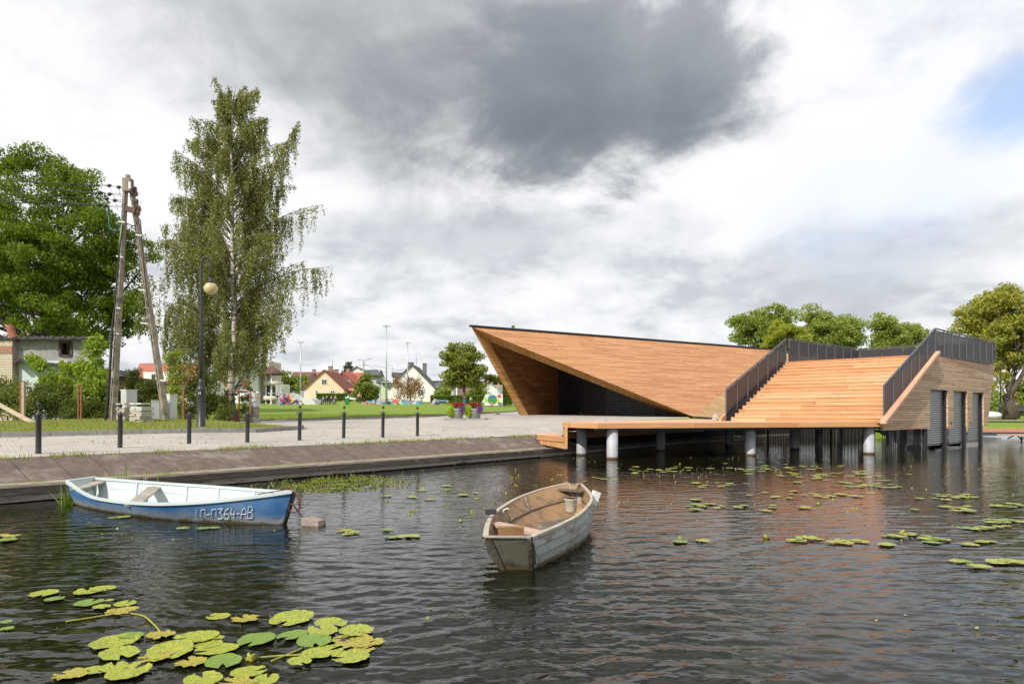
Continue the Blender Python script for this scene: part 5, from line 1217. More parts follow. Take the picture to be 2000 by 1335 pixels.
# tall stems on the ledge near the blue boat
TS = leafmat('tall_grass_green', [(.14, .24, .03), (.25, .33, .06)], .3); TD = leafmat('tall_grass_dry', [(.42, .36, .22), (.5, .42, .28)], .3)
for x, y, h, m, lab in ((232, 936, .35, TS, 'green grass stem on the ledge behind the stern half of the blue boat'), (246, 930, .62, TS, 'tallest green grass stem behind the blue boat'), (285, 936, .42, TD, 'dry bent grass stem behind the middle of the blue boat'), (310, 940, .30, TS, 'short upright green reed behind the middle of the blue boat'), (205, 934, .2, TD, 'low dry tuft near the blue boat stern')):
    g = G(x, y, .28); pp = np.array([(g.x+rngn.normal()*.02, g.y+rngn.normal()*.02, .27) for _ in range(5)]); o = blades('grass_stem', pp, h*.75, m, lab, 'grass', rngn, .009, None, .35)
g = G(148, 985, 0); pp = np.array([(g.x-.1+rngn.normal()*.05, g.y+rngn.normal()*.05, -.02) for _ in range(26)]); blades('reed_tuft', pp, .34, TS, 'green reed tuft at the blue boat stern against the quay', 'reeds', rngn, .014, None, .9)
# ================================================================== trees & shrubs
def limb(mb, a, b, r0, r1, rng, wob=.12, n=6, seg=7, sag=0.0):
    a = Vector(a); b = Vector(b); L = (b-a).length; pts = []; rs = []
    o1 = Vector((rng.uniform(-1, 1), rng.uniform(-1, 1), rng.uniform(-.5, 1)))*L*wob
    for i in range(seg+1):
        t = i/seg; pts.append(a.lerp(b, t)+o1*math.sin(math.pi*t)+V(0, 0, -sag*t*t)); rs.append(r0+(r1-r0)*t)
    mb.tube(pts, rs, n); return pts
def crown_tree(name, label, cat, base, blobs, leafm, barkm, leaf=.16, nleaf=30000, clumps=160, clr=.55, tr=.25, group=None, seed=1, trunk_to=None, branches=26, flat=.6, trunks=None, droop=0.0):
    """blobs: (centre Vector, (rx, ry, rz)) ellipsoids that make the crown outline"""
    rng = random.Random(seed); rn = np.random.default_rng(seed)
    t = thing(name, label, cat, base, group)
    vol = [r[0]*r[1]*r[2] for _, r in blobs]; tot = sum(v**.67 for v in vol); cl = []
    for (c, r), v in zip(blobs, vol):
        k = max(3, int(clumps*v**.67/tot))
        for _ in range(k):
            q = Vector((rng.gauss(0, 1), rng.gauss(0, 1), rng.gauss(0, 1))).normalized()*(rng.random()**.33)
            q = q*(.55+.45*rng.random()) if rng.random() < .4 else q*1.0
            cl.append((c+Vector((q.x*r[0], q.y*r[1], q.z*r[2])), clr*rng.uniform(.55, 1.35)))
    wts = np.array([s**2 for _, s in cl]); wts /= wts.sum(); idx = rn.choice(len(cl), nleaf, p=wts)
    C = np.array([tuple(c) for c, _ in cl])[idx]; S = np.array([s for _, s in cl])[idx]
    q = rn.normal(size=(nleaf, 3)); q /= np.linalg.norm(q, axis=1)[:, None]; q *= (rn.random(nleaf)**.42)[:, None]*S[:, None]; q[:, 2] *= flat
    if droop: q[:, 2] -= droop*np.abs(rn.normal(size=nleaf))*S
    mb = MB(); rng = random.Random(seed+1)
    top = trunk_to or Vector((sum(c.x for c, _ in blobs)/len(blobs), sum(c.y for c, _ in blobs)/len(blobs), max(c.z for c, _ in blobs)))
    base = Vector(base); tp = limb(mb, base-V(0, 0, .3), top, tr, tr*.25, rng, .03, 10, 10)
    mb.tube([base-V(0, 0, .3), base+V(0, 0, .0), base+V(0, 0, .35)], [tr*1.7, tr*1.45, tr], 10)
    for c, s in rng.sample(cl, min(branches, len(cl))):
        hfrac = rng.uniform(.3, .85); st = tp[int(hfrac*(len(tp)-1))]
        if st.z > c.z: st = tp[max(2, int(.3*(len(tp)-1)))]
        pp = limb(mb, st, c, tr*.32, tr*.05, rng, .1, 5, 6)
        for _ in range(3):
            c2, s2 = rng.choice(cl)
            if (c2-c).length < clr*5: limb(mb, pp[3], c2, tr*.12, tr*.03, rng, .1, 4, 4)
    mb.build('trunk', barkm, t)
    leaves('crown', C+q, leaf, leafm, t, .55, rn, .3)
    return t
def pb(x, y, rx, ry, d, dd=0.0, rz=None):   # blob from photo measurements
    d_ = d+dd; c = P(x, y, d_); return (c, (rx*d_/F, (rz or min(rx, ry*1.2))*d_/F, ry*d_/F))
BARK = M_('grey_brown_bark', (.13, .105, .08), .9, 0, (.06, .045, .035), 5, 8, .8, 20, stretch=(1, 1, .3))
LG1 = leafmat('ash_leaves', [(.06, .10, .009), (.10, .155, .012), (.145, .205, .016), (.20, .26, .022)], .4)
# big tree at the left
bl_ = [pb(60, 420, 120, 110, 48), pb(-20, 480, 150, 150, 50), pb(150, 480, 105, 110, 47), pb(215, 440, 50, 60, 46), pb(85, 340, 90, 45, 48), pb(20, 325, 60, 36, 49), pb(150, 375, 70, 55, 47), pb(270, 500, 35, 50, 48), pb(250, 600, 50, 60, 48), pb(10, 600, 130, 80, 49), pb(130, 600, 120, 85, 47), pb(220, 560, 75, 90, 48), pb(255, 480, 45, 45, 49), pb(165, 660, 60, 40, 50), pb(-100, 560, 110, 140, 50), pb(60, 500, 120, 90, 46), pb(235, 650, 40, 45, 49)]
crown_tree('broadleaf_tree', 'huge dense dark green tree rising behind the ruined building', 'tree', on(95, 49), bl_, LG1, BARK, .19, 135000, 620, .82, .55, seed=4, branches=60, trunk_to=P(85, 430, 49))
# birch
def birch():
    d0 = 35.5; base = P(455, 813, d0); rng = random.Random(12); rn = np.random.default_rng(12)
    t = thing('birch_tree', 'tall weeping birch with white twin trunk and drooping strands', 'birch', base)
    mb = MB(); tw = MB()
    main = cr([base-V(0, 0, .3), P(450, 780, d0), P(452, 740, d0), P(458, 640, d0), P(455, 520, d0), P(453, 420, d0), P(452, 300, d0), P(455, 210, d0), P(461, 165, d0)], 60)
    rad = [.25*(1-i/61)**1.15*(1.0 if i > 3 else 1.5-.12*i)+.008 for i in range(60)]; mb.tube(main, rad, 12)
    sec = cr([P(458, 770, d0+.1), P(468, 750, d0+.3), P(484, 715, d0+.6), P(492, 650, d0+1), P(505, 560, d0+1.2), P(520, 470, d0+1.4)], 26); mb.tube(sec, [.17*(1-i/28) for i in range(26)], 9)
    mb.build('trunk', BIRCHB, t)
    # silhouette of the crown, left and right reach in photo pixels by height
    ys = [150, 200, 230, 270, 300, 340, 380, 430, 480, 530, 580, 640, 700, 740]
    lf = [440, 415, 395, 370, 335, 330, 325, 305, 300, 290, 268, 262, 275, 290]; rt_ = [490, 505, 505, 560, 585, 560, 585, 600, 575, 600, 590, 575, 560, 545]
    strands = []; lv = []
    limbs = []
    special = [(470, 560, 420, 300, 582, 240), (480, 500, 455, 480, 626, 400), (450, 600, 500, 600, 642, 522), (455, 330, 430, 280, 372, 225), (455, 400, 400, 350, 337, 292), (455, 240, 0, 0, 420, 152), (455, 230, 0, 0, 505, 175), (455, 480, 0, 0, 318, 440), (455, 560, 0, 0, 272, 560)]
    for s in special:
        y0 = s[1]; a = min(main, key=lambda p: abs((HZ-(p.z-EYE)*F/p.y) - y0)); e = P(s[4], s[5], d0+rng.uniform(-1, 1)); limbs.append((a, e, 1.0))
    for k in range(180):
        y0 = 205+540*(k/180)**1.0+rng.uniform(-12, 12); 
        i = min(range(60), key=lambda j: abs((HZ-(main[j].z-EYE)*F/main[j].y)-y0)); a = main[i]
        az = rng.uniform(0, 2*math.pi) if k % 3 else (math.pi if k % 2 else 0)+rng.uniform(-.7, .7); yt = y0-rng.uniform(30, 110)*(.5+.5*(y0-150)/500); yt = max(yt, 168)
        reach = np.interp(yt+20, ys, [(r-l)/2 for l, r in zip(lf, rt_)]); mid = np.interp(yt+20, ys, [(r+l)/2 for l, r in zip(lf, rt_)])
        rr = reach*rng.uniform(.4, 1.0); X = mid+rr*math.cos(az); e = P(X, yt, d0+rr*d0/F*math.sin(az)*.9); limbs.append((a, e, rng.uniform(.6, 1)))
    for a, e, q in limbs:
        L = (e-a).length; pts = []; r0 = .012+.008*L
        for i in range(9):
            u = i/8; p = a.lerp(e, u)+V(0, 0, .10*L*math.sin(math.pi*u)); pts.append(p)
        tw.tube(pts, [r0*(1-.9*i/8) for i in range(9)], 5)
        ns = int(9+L*6.3)
        for k in range(ns):
            u = rng.uniform(.22, 1.03)**.85; j = min(int(u*8), 7); p = pts[j].lerp(pts[j+1], min(u*8-j, 1.2))
            hgt = (a.z-base.z)/17; ln = rng.uniform(.4, 2.2)*(1.3-.75*min(hgt+.1, 1))*q*1.25
            if u > .85: ln *= .6
            dr = Vector((rng.gauss(0, .12), rng.gauss(0, .12), 0)); strands.append((p, ln, dr))
    for p, ln, dr in strands:
        n_ = int(ln*36)+5; u = rn.random(n_)
        out = np.array(dr)*ln
        c = np.array(p)+np.outer(u, np.array([0, 0, -ln]))+np.outer(np.sqrt(u), out)+rn.normal(size=(n_, 3))*.055
        lv.append(c)
    lv = np.concatenate(lv); z0 = P(0, 745, d0).z; lv = lv[lv[:, 2] > z0+rn.random(len(lv))*.8-.3]
    tw.build('branches', BIRCHT, t)
    leaves('foliage', lv, .092, leafmat('birch_leaves', [(.09, .105, .035), (.155, .175, .05), (.23, .245, .075), (.34, .33, .12)], .32, .4), t, .62, rn, 1.2)
    print('birch leaves', len(lv))
def birchbark():
    m, nt, n, b = mat_base('birch_bark'); L = nt.links.new; b.inputs['Roughness'].default_value = .8
    tc = n('ShaderNodeTexCoord'); mp = n('ShaderNodeMapping'); mp.inputs['Scale'].default_value = (1.2, 1.2, 7); L(tc.outputs['Object'], mp.inputs[0])
    t = n('ShaderNodeTexNoise'); t.inputs['Scale'].default_value = 1.4; t.inputs['Detail'].default_value = 6; L(mp.outputs[0], t.inputs[0])
    r = n('ShaderNodeValToRGB'); L(t.outputs[0], r.inputs[0]); e = r.color_ramp.elements; e[0].position = .36; e[0].color = (.05, .04, .035, 1); e[1].position = .50; e[1].color = (.50, .46, .39, 1)
    sp = n('ShaderNodeSeparateXYZ'); L(tc.outputs['Object'], sp.inputs[0]); t2 = n('ShaderNodeTexNoise'); t2.inputs['Scale'].default_value = 3; L(tc.outputs['Object'], t2.inputs[0])
    ad = n('ShaderNodeMath', operation='MULTIPLY_ADD'); L(t2.outputs[0], ad.inputs[0]); ad.inputs[1].default_value = -2.2; L(sp.outputs[2], ad.inputs[2])
    mr = n('ShaderNodeMapRange'); L(ad.outputs[0], mr.inputs[0]); mr.inputs[1].default_value = -.2; mr.inputs[2].default_value = .25; mr.inputs[3].default_value = 1; mr.inputs[4].default_value = 0
    mx = n('ShaderNodeMix', data_type='RGBA'); L(mr.outputs[0], mx.inputs[0]); L(r.outputs[0], mx.inputs[6]); mx.inputs[7].default_value = (.045, .035, .03, 1); L(mx.outputs[2], b.inputs['Base Color']); return m
BIRCHB = birchbark(); BIRCHT = M_('birch_twigs', (.30, .25, .20), .8, 0, (.12, .09, .07), 4)
birch()
# trees behind the steps
LG2 = leafmat('willow_green_leaves', [(.12, .17, .03), (.20, .26, .05), (.28, .33, .07), (.36, .40, .10)], .35)
LG3 = leafmat('yellow_green_leaves', [(.18, .22, .03), (.28, .31, .035), (.36, .37, .05), (.42, .42, .07)], .35)
LG4 = leafmat('autumn_willow_leaves', [(.13, .17, .03), (.24, .26, .04), (.36, .34, .06), (.48, .40, .08)], .35)
crown_tree('park_tree', 'open-branched green tree left of the rounded yellow-green one, behind the pavilion', 'tree', on(1500, 80), [pb(1475, 630, 42, 28, 80), pb(1445, 640, 26, 16, 80), pb(1520, 620, 40, 22, 80), pb(1450, 662, 28, 10, 80), pb(1500, 660, 40, 30, 80)], LG2, BARK, .28, 21000, 120, .95, .4, 'trees behind the boathouse', 21)
crown_tree('park_tree', 'compact rounded yellow-green tree behind the steps', 'tree', on(1530, 74), [pb(1528, 652, 36, 30, 74), pb(1555, 660, 26, 24, 74), pb(1525, 680, 36, 26, 74)], LG3, BARK, .24, 16000, 90, .6, .35, 'trees behind the boathouse', 22)
crown_tree('park_tree', 'broad green tree directly behind the railed roof', 'tree', on(1630, 82), [pb(1600, 632, 40, 32, 82), pb(1630, 650, 45, 38, 82), pb(1660, 655, 30, 32, 82), pb(1580, 665, 40, 28, 82), pb(1640, 690, 50, 30, 82)], LG2, BARK, .28, 28000, 150, 1.0, .4, 'trees behind the boathouse', 23)
crown_tree('park_tree', 'taller narrow green tree between the broad one and the right railing', 'tree', on(1735, 84), [pb(1727, 636, 22, 24, 84), pb(1740, 665, 34, 30, 84), pb(1722, 690, 34, 24, 84)], LG2, BARK, .28, 17000, 90, .95, .4, 'trees behind the boathouse', 24)
crown_tree('park_tree', 'small green tree just left of the right railing peak', 'tree', on(1778, 86), [pb(1778, 645, 18, 20, 86), pb(1790, 670, 26, 30, 86), pb(1765, 690, 30, 24, 86)], LG2, BARK, .28, 12500, 70, .95, .4, 'trees behind the boathouse', 25)
# willow at the right edge
def rtree():
    d0 = 70; base = on(1977, d0)
    bl_ = [pb(1910, 610, 36, 26, d0), pb(1890, 635, 26, 22, d0), pb(1950, 590, 40, 28, d0), pb(2000, 600, 60, 42, d0), pb(1930, 650, 50, 42, d0), pb(1975, 650, 60, 50, d0), pb(2040, 650, 60, 60, d0), pb(1950, 700, 34, 40, d0), pb(1945, 745, 20, 30, d0, -1), pb(1985, 700, 30, 30, d0, 2), pb(1975, 565, 20, 10, d0)]
    t = crown_tree('old_willow', 'large yellowing tree with forked leaning trunk at the right edge', 'tree', base, bl_, LG4, BARK, .26, 46000, 260, .95, .28, None, 31, trunk_to=P(1965, 690, d0), branches=30)
    mb = MB(); mb.tube([P(1975, 817, d0), P(1972, 790, d0), P(1966, 770, d0)], [.80, .50, .44], 12); mb.tube(cr([P(1966, 775, d0), P(1978, 762, d0), P(1992, 740, d0), P(2006, 710, d0), P(2015, 670, d0)], 16), [.30-.012*i for i in range(16)], 10); mb.build('forked_trunk', BARK, t)
rtree()
# maple on the lawn
LG5 = leafmat('maple_leaves', [(.10, .14, .02), (.16, .21, .03), (.23, .26, .04), (.30, .26, .06), (.12, .17, .025)], .3)
crown_tree('maple_tree', 'round maple with thin trunk on the lawn left of the pavilion tip', 'tree', on(907, 88), [pb(905, 700, 42, 28, 88), pb(885, 720, 24, 24, 88), pb(925, 722, 26, 24, 88), pb(905, 735, 38, 22, 88), pb(893, 678, 18, 10, 88), pb(930, 748, 20, 10, 88), pb(878, 745, 14, 8, 88)], LG5, BARK, .34, 10500, 120, .85, .22, None, 33, branches=30)
LG6 = leafmat('rusty_leaves', [(.20, .10, .04), (.30, .15, .06), (.36, .20, .10), (.26, .18, .05)], .3)
crown_tree('weeping_tree', 'small rusty-brown weeping tree in front of the white house', 'tree', on(803, 100), [pb(785, 745, 16, 14, 100), pb(800, 755, 26, 14, 100), pb(815, 745, 14, 14, 100), pb(779, 765, 8, 12, 100), pb(822, 765, 6, 14, 100), pb(775, 732, 6, 5, 100)], LG6, BARK, .24, 2400, 60, .5, .12, None, 34, branches=30, droop=1.2, flat=1.2)
LG7 = leafmat('bright_shrub_leaves', [(.12, .16, .03), (.18, .23, .04), (.26, .30, .06)], .3)
crown_tree('garden_tree', 'bushy light green tree in front of the grey-roofed house', 'tree', on(717, 105), [pb(715, 755, 22, 22, 105), pb(705, 765, 18, 16, 105), pb(728, 765, 16, 16, 105), pb(712, 735, 12, 8, 105)], LG7, BARK, .38, 5000, 60, .8, .2, None, 35)
crown_tree('garden_tree', 'green leafy tree rising behind the balcony building', 'tree', on(560, 150), [pb(560, 750, 26, 24, 150), pb(585, 738, 20, 10, 150), pb(548, 735, 12, 16, 150)], LG7, BARK, .5, 4200, 60, 1.1, .3, None, 36)
crown_tree('garden_tree', 'low green tree between the maroon roof and the cream house', 'tree', on(592, 138), [pb(590, 756, 12, 14, 138), pb(600, 752, 8, 10, 138)], LG7, BARK, .4, 1500, 25, .9, .2, None, 37)
crown_tree('spruce_tree', 'dark spruce top showing above the red roofs', 'tree', on(681, 190), [pb(681, 711, 3, 4, 190), pb(681, 718, 6, 5, 190), pb(681, 726, 9, 6, 190)], leafmat('spruce_needles', [(.03, .05, .02), (.05, .08, .03)], .1), BARK, .5, 1500, 40, 1.0, .2, None, 38)
crown_tree('garden_tree', 'greenish tree half hidden behind the pavilion leg', 'tree', on(985, 92), [pb(975, 745, 16, 12, 92), pb(990, 765, 10, 16, 92), pb(960, 740, 10, 6, 92)], LG5, BARK, .3, 2600, 40, .7, .2, None, 39)
crown_tree('conifer_tree', 'tip of a conifer poking above the pavilion roof line', 'tree', on(1004, 120), [pb(1003, 640, 3, 5, 120), pb(1004, 648, 5, 6, 120), pb(1004, 665, 8, 14, 120)], LG5, BARK, .4, 900, 30, .5, .2, None, 40)
crown_tree('weeping_willow', 'pale green weeping willow far behind the right lamp post', 'tree', on(1935, 130), [pb(1932, 775, 22, 20, 130), pb(1950, 785, 14, 14, 130), pb(1925, 760, 12, 10, 130)], leafmat('pale_willow_leaves', [(.18, .24, .06), (.26, .32, .10), (.32, .36, .14)], .35), BARK, .5, 6000, 60, 1.1, .4, None, 41, droop=1.5, flat=1.2)
crown_tree('park_tree', 'distant light green tree at the right edge beyond the peach house', 'tree', on(2010, 150), [pb(2005, 770, 20, 26, 150), pb(1990, 750, 12, 12, 150)], LG7, BARK, .6, 3500, 40, 1.4, .4, None, 42)
# shrubs left
def shrub(name, label, blobs, leafm, leaf, n_, cl, clr, base, seed, cat='shrub', stems=10, group=None, droop=0.0):
    return crown_tree(name, label, cat, base, blobs, leafm, BARK, leaf, n_, cl, clr, .03, group, seed, trunk_to=blobs[0][0], branches=stems, flat=.8, droop=droop)
SH1 = leafmat('elder_leaves', [(.13, .20, .02), (.19, .28, .03), (.27, .36, .05), (.36, .42, .08)], .4)
SH2 = leafmat('bramble_leaves', [(.045, .075, .012), (.075, .12, .018), (.13, .16, .03), (.17, .14, .04)], .35)
SH3 = leafmat('weedy_leaves', [(.07, .11, .02), (.12, .18, .025), (.20, .22, .05), (.22, .15, .06)], .35)
shrub('elder_shrub', 'tall bright green elder in front of the ruin, reaching above its window', [pb(190, 680, 14, 28, 30.5), pb(178, 715, 24, 26, 30.5), pb(192, 740, 24, 26, 30), pb(170, 765, 26, 20, 30), pb(185, 790, 26, 22, 30)], SH1, .15, 7500, 70, .33, on(188, 30.3), 51, droop=.5)
shrub('elder_shrub', 'spreading green elder branches arching across the pale blue wall', [pb(60, 698, 16, 6, 31), pb(85, 712, 18, 8, 31), pb(110, 730, 26, 12, 31), pb(135, 712, 18, 10, 31), pb(130, 745, 30, 16, 31), pb(95, 750, 18, 12, 31)], SH1, .13, 5200, 60, .26, on(125, 31.3), 52, droop=.5)
shrub('bramble_shrub', 'dark tangled bramble behind the leaning plank at the left edge', [pb(-20, 770, 40, 34, 31), pb(20, 785, 34, 34, 30), pb(50, 800, 24, 24, 29.5), pb(10, 750, 24, 14, 31)], SH3, .10, 9000, 90, .36, on(15, 30.5), 53)
shrub('bramble_shrub', 'dark green bramble thicket between the wooden post and the rusty posts', [pb(90, 790, 34, 34, 29.5), pb(120, 780, 34, 36, 30), pb(70, 765, 20, 22, 30.5), pb(140, 800, 24, 24, 29)], SH2, .10, 9500, 90, .36, on(100, 29.6), 54)
shrub('bramble_shrub', 'shady undergrowth between the rusty posts and the concrete pole', [pb(175, 800, 22, 24, 29.5), pb(205, 790, 22, 30, 30.5), pb(195, 815, 18, 10, 29)], SH2, .09, 5000, 50, .3, on(190, 30), 55)
shrub('leafy_shrub', 'loose green shrub behind the stack of slabs and small cabinet', [pb(235, 790, 16, 32, 31.5), pb(285, 770, 20, 40, 31.5), pb(300, 800, 16, 20, 31), pb(255, 750, 18, 20, 32), pb(260, 725, 10, 10, 32), pb(310, 760, 14, 26, 32)], SH2, .10, 6500, 70, .28, on(275, 31.5), 56)
shrub('vine_shrub', 'climbing yellow-green shrub behind the right leg of the pole', [pb(338, 700, 16, 16, 32), pb(342, 735, 14, 22, 32), pb(336, 765, 14, 22, 32), pb(345, 795, 16, 22, 31.5)], leafmat('vine_leaves', [(.16, .22, .03), (.26, .32, .05), (.36, .38, .07)], .4), .11, 3200, 45, .26, on(340, 32), 57)
shrub('leafy_shrub', 'green bush right behind the near street lamp', [pb(385, 790, 26, 32, 32), pb(420, 785, 26, 36, 32.5), pb(440, 805, 20, 18, 32), pb(372, 760, 14, 20, 32.5), pb(408, 745, 20, 20, 33), pb(365, 805, 16, 16, 31.5)], SH2, .10, 9500, 90, .32, on(405, 32.3), 58)
shrub('climbing_shrub', 'thin climbing weed on the rusty gate beside the meter box', [pb(480, 780, 10, 26, 34.5), pb(474, 805, 14, 12, 34.5), pb(486, 755, 7, 14, 34.5)], SH3, .08, 1500, 30, .18, on(480, 34.5), 59)
shrub('garden_shrub', 'dark rounded shrub against the white house wing', [pb(867, 765, 12, 9, 118), pb(860, 768, 8, 6, 118)], LG2, .35, 1600, 25, .6, on(866, 118), 60)
shrub('garden_shrub', 'pale hedge-like shrubs right of the maple trunk', [pb(935, 765, 14, 8, 108), pb(920, 768, 8, 6, 108), pb(950, 770, 10, 8, 108)], LG7, .35, 1800, 25, .7, on(935, 108), 61)
def hedge(label, x0, x1, y0, y1, d, seed):
    a = P(x0, y1, d); b = P(x1, y1, d); z0 = min(H_(a.x, a.y), a.z)-.2; z1 = P(0, y0, d).z; rn = np.random.default_rng(seed)
    t = thing('clipped_hedge', label, 'hedge', ((a.x+b.x)/2, d, z0)); mb = MB(); mb.box(((a.x+b.x)/2, d+.6, (z0+z1)/2), (b.x-a.x-.2, 1.0, z1-z0-.12)); mb.build('twig_core', M_('hedge_core', (.02, .03, .008), .9), t)
    n_ = int((b.x-a.x)*480); c = np.stack([rn.uniform(a.x, b.x, n_), rn.uniform(d-.05, d+1.2, n_), rn.uniform(z0, z1, n_)], 1); f = rn.random(n_); c[f < .55, 1] = d+rn.normal(size=(f < .55).sum())*.06; c[f > .72, 2] = z1+rn.normal(size=(f > .72).sum())*.05
    leaves('foliage', c, .2, leafmat('hedge_leaves', [(.07, .12, .01), (.11, .18, .015), (.16, .24, .02)], .25), t, .6, rn)
hedge('clipped hedge in front of the cream house', 617, 676, 768.5, 781, 122, 1)
hedge('long clipped hedge right of the white house behind the skate area', 840, 945, 772.5, 789, 104, 2)
hedge('dark hedge piece directly behind the pavilion leg', 982, 1001, 773, 791, 100, 3)
hedge('far low hedge at the right beyond the willow', 1958, 2040, 790, 808, 140, 4)
# ================================================================== street things, ruin, houses, skate park
def ZY(y, d): return EYE-(y-HZ)*d/F
def XP(x, d): return (x-1000)/F*d
POLE = M_('pole_concrete', (.33, .285, .225), .9, 0, (.18, .15, .115), 4, 9, .8, 60, c3=(.12, .11, .09), s3=2.5)
RUSTM = M_('rusty_iron', (.30, .12, .05), .85, 0, (.13, .055, .03), 12, 7, .4, 50)
GALV = M_('galvanised_steel', (.48, .50, .52), .45, .5, (.38, .40, .42), 6)
CREAMG = M_('frosted_yellow_globe', (.52, .44, .24), .3, 0, (.42, .34, .17), 3)
# A-frame pole
d0 = 26.6; pl_ = thing('concrete_utility_pole', 'weathered A-shaped concrete utility pole with insulators and the number 13', 'utility pole', P(270, 823, d0))
def leg(b0, b1, dd):
    a = P(b0[0], b0[1], d0+dd)-V(0, 0, .4); b = P(b1[0], b1[1], d0); mb = MB(); w0, w1 = .36, .26; n_ = 26
    ax = (b-a).normalized(); sx = V(1, 0, 0)
    L = (b-a).length
    # two flanges with a web pierced by slots
    for s in (-1, 1):
        mb.hexa([a+sx*(s*w0/2-.055*(s > 0)-0*.0)+V(0, -.13, 0), a+sx*(s*w0/2+.055*(s < 0))+V(0, -.13, 0), a+sx*(s*w0/2+.055*(s < 0))+V(0, .13, 0), a+sx*(s*w0/2-.055*(s > 0))+V(0, .13, 0),
                 b+sx*(s*w1/2-.05*(s > 0))+V(0, -.10, 0), b+sx*(s*w1/2+.05*(s < 0))+V(0, -.10, 0), b+sx*(s*w1/2+.05*(s < 0))+V(0, .10, 0), b+sx*(s*w1/2-.05*(s > 0))+V(0, .10, 0)])
    for i in range(n_):
        t0, t1 = i/n_, (i+.33)/n_
        if i < 4 or i > 20: t1 = (i+1)/n_
        p, q = a.lerp(b, t0), a.lerp(b, t1); wa = (w0+(w1-w0)*t0)/2-.02; wb = (w0+(w1-w0)*t1)/2-.02
        mb.hexa([p-sx*wa+V(0, -.05, 0), p+sx*wa+V(0, -.05, 0), p+sx*wa+V(0, .05, 0), p-sx*wa+V(0, .05, 0), q-sx*wb+V(0, -.05, 0), q+sx*wb+V(0, -.05, 0), q+sx*wb+V(0, .05, 0), q-sx*wb+V(0, .05, 0)])
    return mb
def legq(b0, b1, dd, name):
    """leg seen with broad solid face and slotted side: face + pierced side strip"""
    a = P(b0[0], b0[1], d0+dd)-V(0, 0, .4); b = P(b1[0], b1[1], d0); mb = MB()
    ang = R(38); f = V(math.cos(ang), math.sin(ang)*-1, 0)*1.0; g = V(math.sin(ang)*-1, -math.cos(ang), 0)
    n_ = 30; w0, w1, t0_, t1_ = .26, .17, .20, .13
    for i in range(n_):
        u0, u1 = i/n_, (i+1)/n_; us = u0+(u1-u0)*.3
        p, q, r = a.lerp(b, u0), a.lerp(b, u1), a.lerp(b, us); wa, wb = w0+(w1-w0)*u0, w0+(w1-w0)*u1; ta, tb = t0_+(t1_-t0_)*u0, t0_+(t1_-t0_)*u1
        solid = i < 5 or i > 24 
        def ring(c, w_, t_, k0, k1): return [c+f*w_*(k0-.5)+g*-t_/2, c+f*w_*(k1-.5)+g*-t_/2, c+f*w_*(k1-.5)+g*t_/2, c+f*w_*(k0-.5)+g*t_/2]
        if solid: mb.hexa(ring(p, wa, ta, 0, 1)+ring(q, wb, tb, 0, 1))
        else:
            mb.hexa(ring(p, wa, ta, 0, .3)+ring(q, wb, tb, 0, .3)); mb.hexa(ring(p, wa, ta, .7, 1)+ring(q, wb, tb, .7, 1)); wm = wa+(wb-wa)*.3; tm = ta+(tb-ta)*.3
            mb.hexa(ring(p, wa, ta*.8, .3, .7)+ring(r, wm, tm*.8, .3, .7))
    return mb.build(name, POLE, pl_)
lg1 = legq((219, 822), (246, 357), -.5, 'leg'); lg2 = legq((328, 825), (256, 360), .3, 'leg')
mb = MB(); mb.beam(P(245, 407, d0-.15), P(264, 412, d0-.15), .06, .22); mb.build('cross_plate', M_('dull_brown_steel', (.11, .07, .055), .8), pl_)
mb = MB(); mb.box(P(250, 362, d0-.1), (.30, .28, .5)); mb.box(P(250, 350, d0-.05), (.13, .12, .34)); mb.build('top_cap', POLE, pl_)
mb = MB(); mb.box(P(253.5, 362, d0-.28), (.09, .05, .26)); mb.build('junction_box', GALV, pl_)
BLKP = M_('black_rubber', (.015, .015, .017), .5); PORC = M_('brown_porcelain', (.10, .045, .03), .3)
for i, (x, y) in enumerate(((264, 369), (266, 378), (267, 393), (268, 403), (272, 407), (270, 416))):
    mb = MB(); c = P(x, y, d0-.1); mb.lathe(c-V(0, 0, .1), [(.03, 0), (.075, .02), (.05, .06), (.08, .09), (.05, .13), (.07, .16), (.02, .19)], 12); mb.beam(c, P(x-5, y, d0), .02, .02); mb.build('insulator', PORC, pl_)
for i, (x, y) in enumerate(((213, 362.5), (231.5, 365.5), (195, 376), (214, 379), (208, 388.5), (224, 391.5), (194, 399), (206, 402))):
    mb = MB(); c = P(x, y, d0-.4-.1*(i % 3)); mb.sphere(c, (.075, .06, .07), 10, 8); mb.box(c+V(.06, 0, .01), (.08, .03, .05)); a = P(238, y+2, d0-.1); mb.tube([c, (c+a)/2-V(0, 0, .03), a], .008, 5); mb.build('strain_insulator', BLKP, pl_)
for x0, x1, y0 in ((231, 244, 432), (227, 240, 500), (225, 235, 600), (222, 232, 650), (265, 277, 458), (270, 283, 565), (275, 288, 630), (313, 322, 742)):
    mb = MB(); mb.beam(P(x0, y0, d0-.42), P(x1, y0+2, d0-.42), .03, .045); mb.build('clamp_band', M_('white_band', (.72, .72, .70), .5), pl_)
mb = MB(); mb.tube(cr([P(240, 440, d0-.3), P(232, 500, d0-.45), P(225, 590, d0-.45), P(219, 640, d0-.5), P(216, 700, d0-.55), P(210, 780, d0-.6), P(206, 826, d0-.6)], 24), [.03]*12+[.05]*12, 8); mb.build('cable_duct', BLKP, pl_)
mb = MB(); mb.tube(cr([P(241, 433, d0-.3), P(262, 441, d0-.3), P(270, 430, d0-.35), P(274, 431, d0-.3), P(277, 470, d0-.3), P(283, 540, d0-.3), P(290, 600, d0-.3)], 24), .02, 6); mb.build('black_cable', BLKP, pl_)
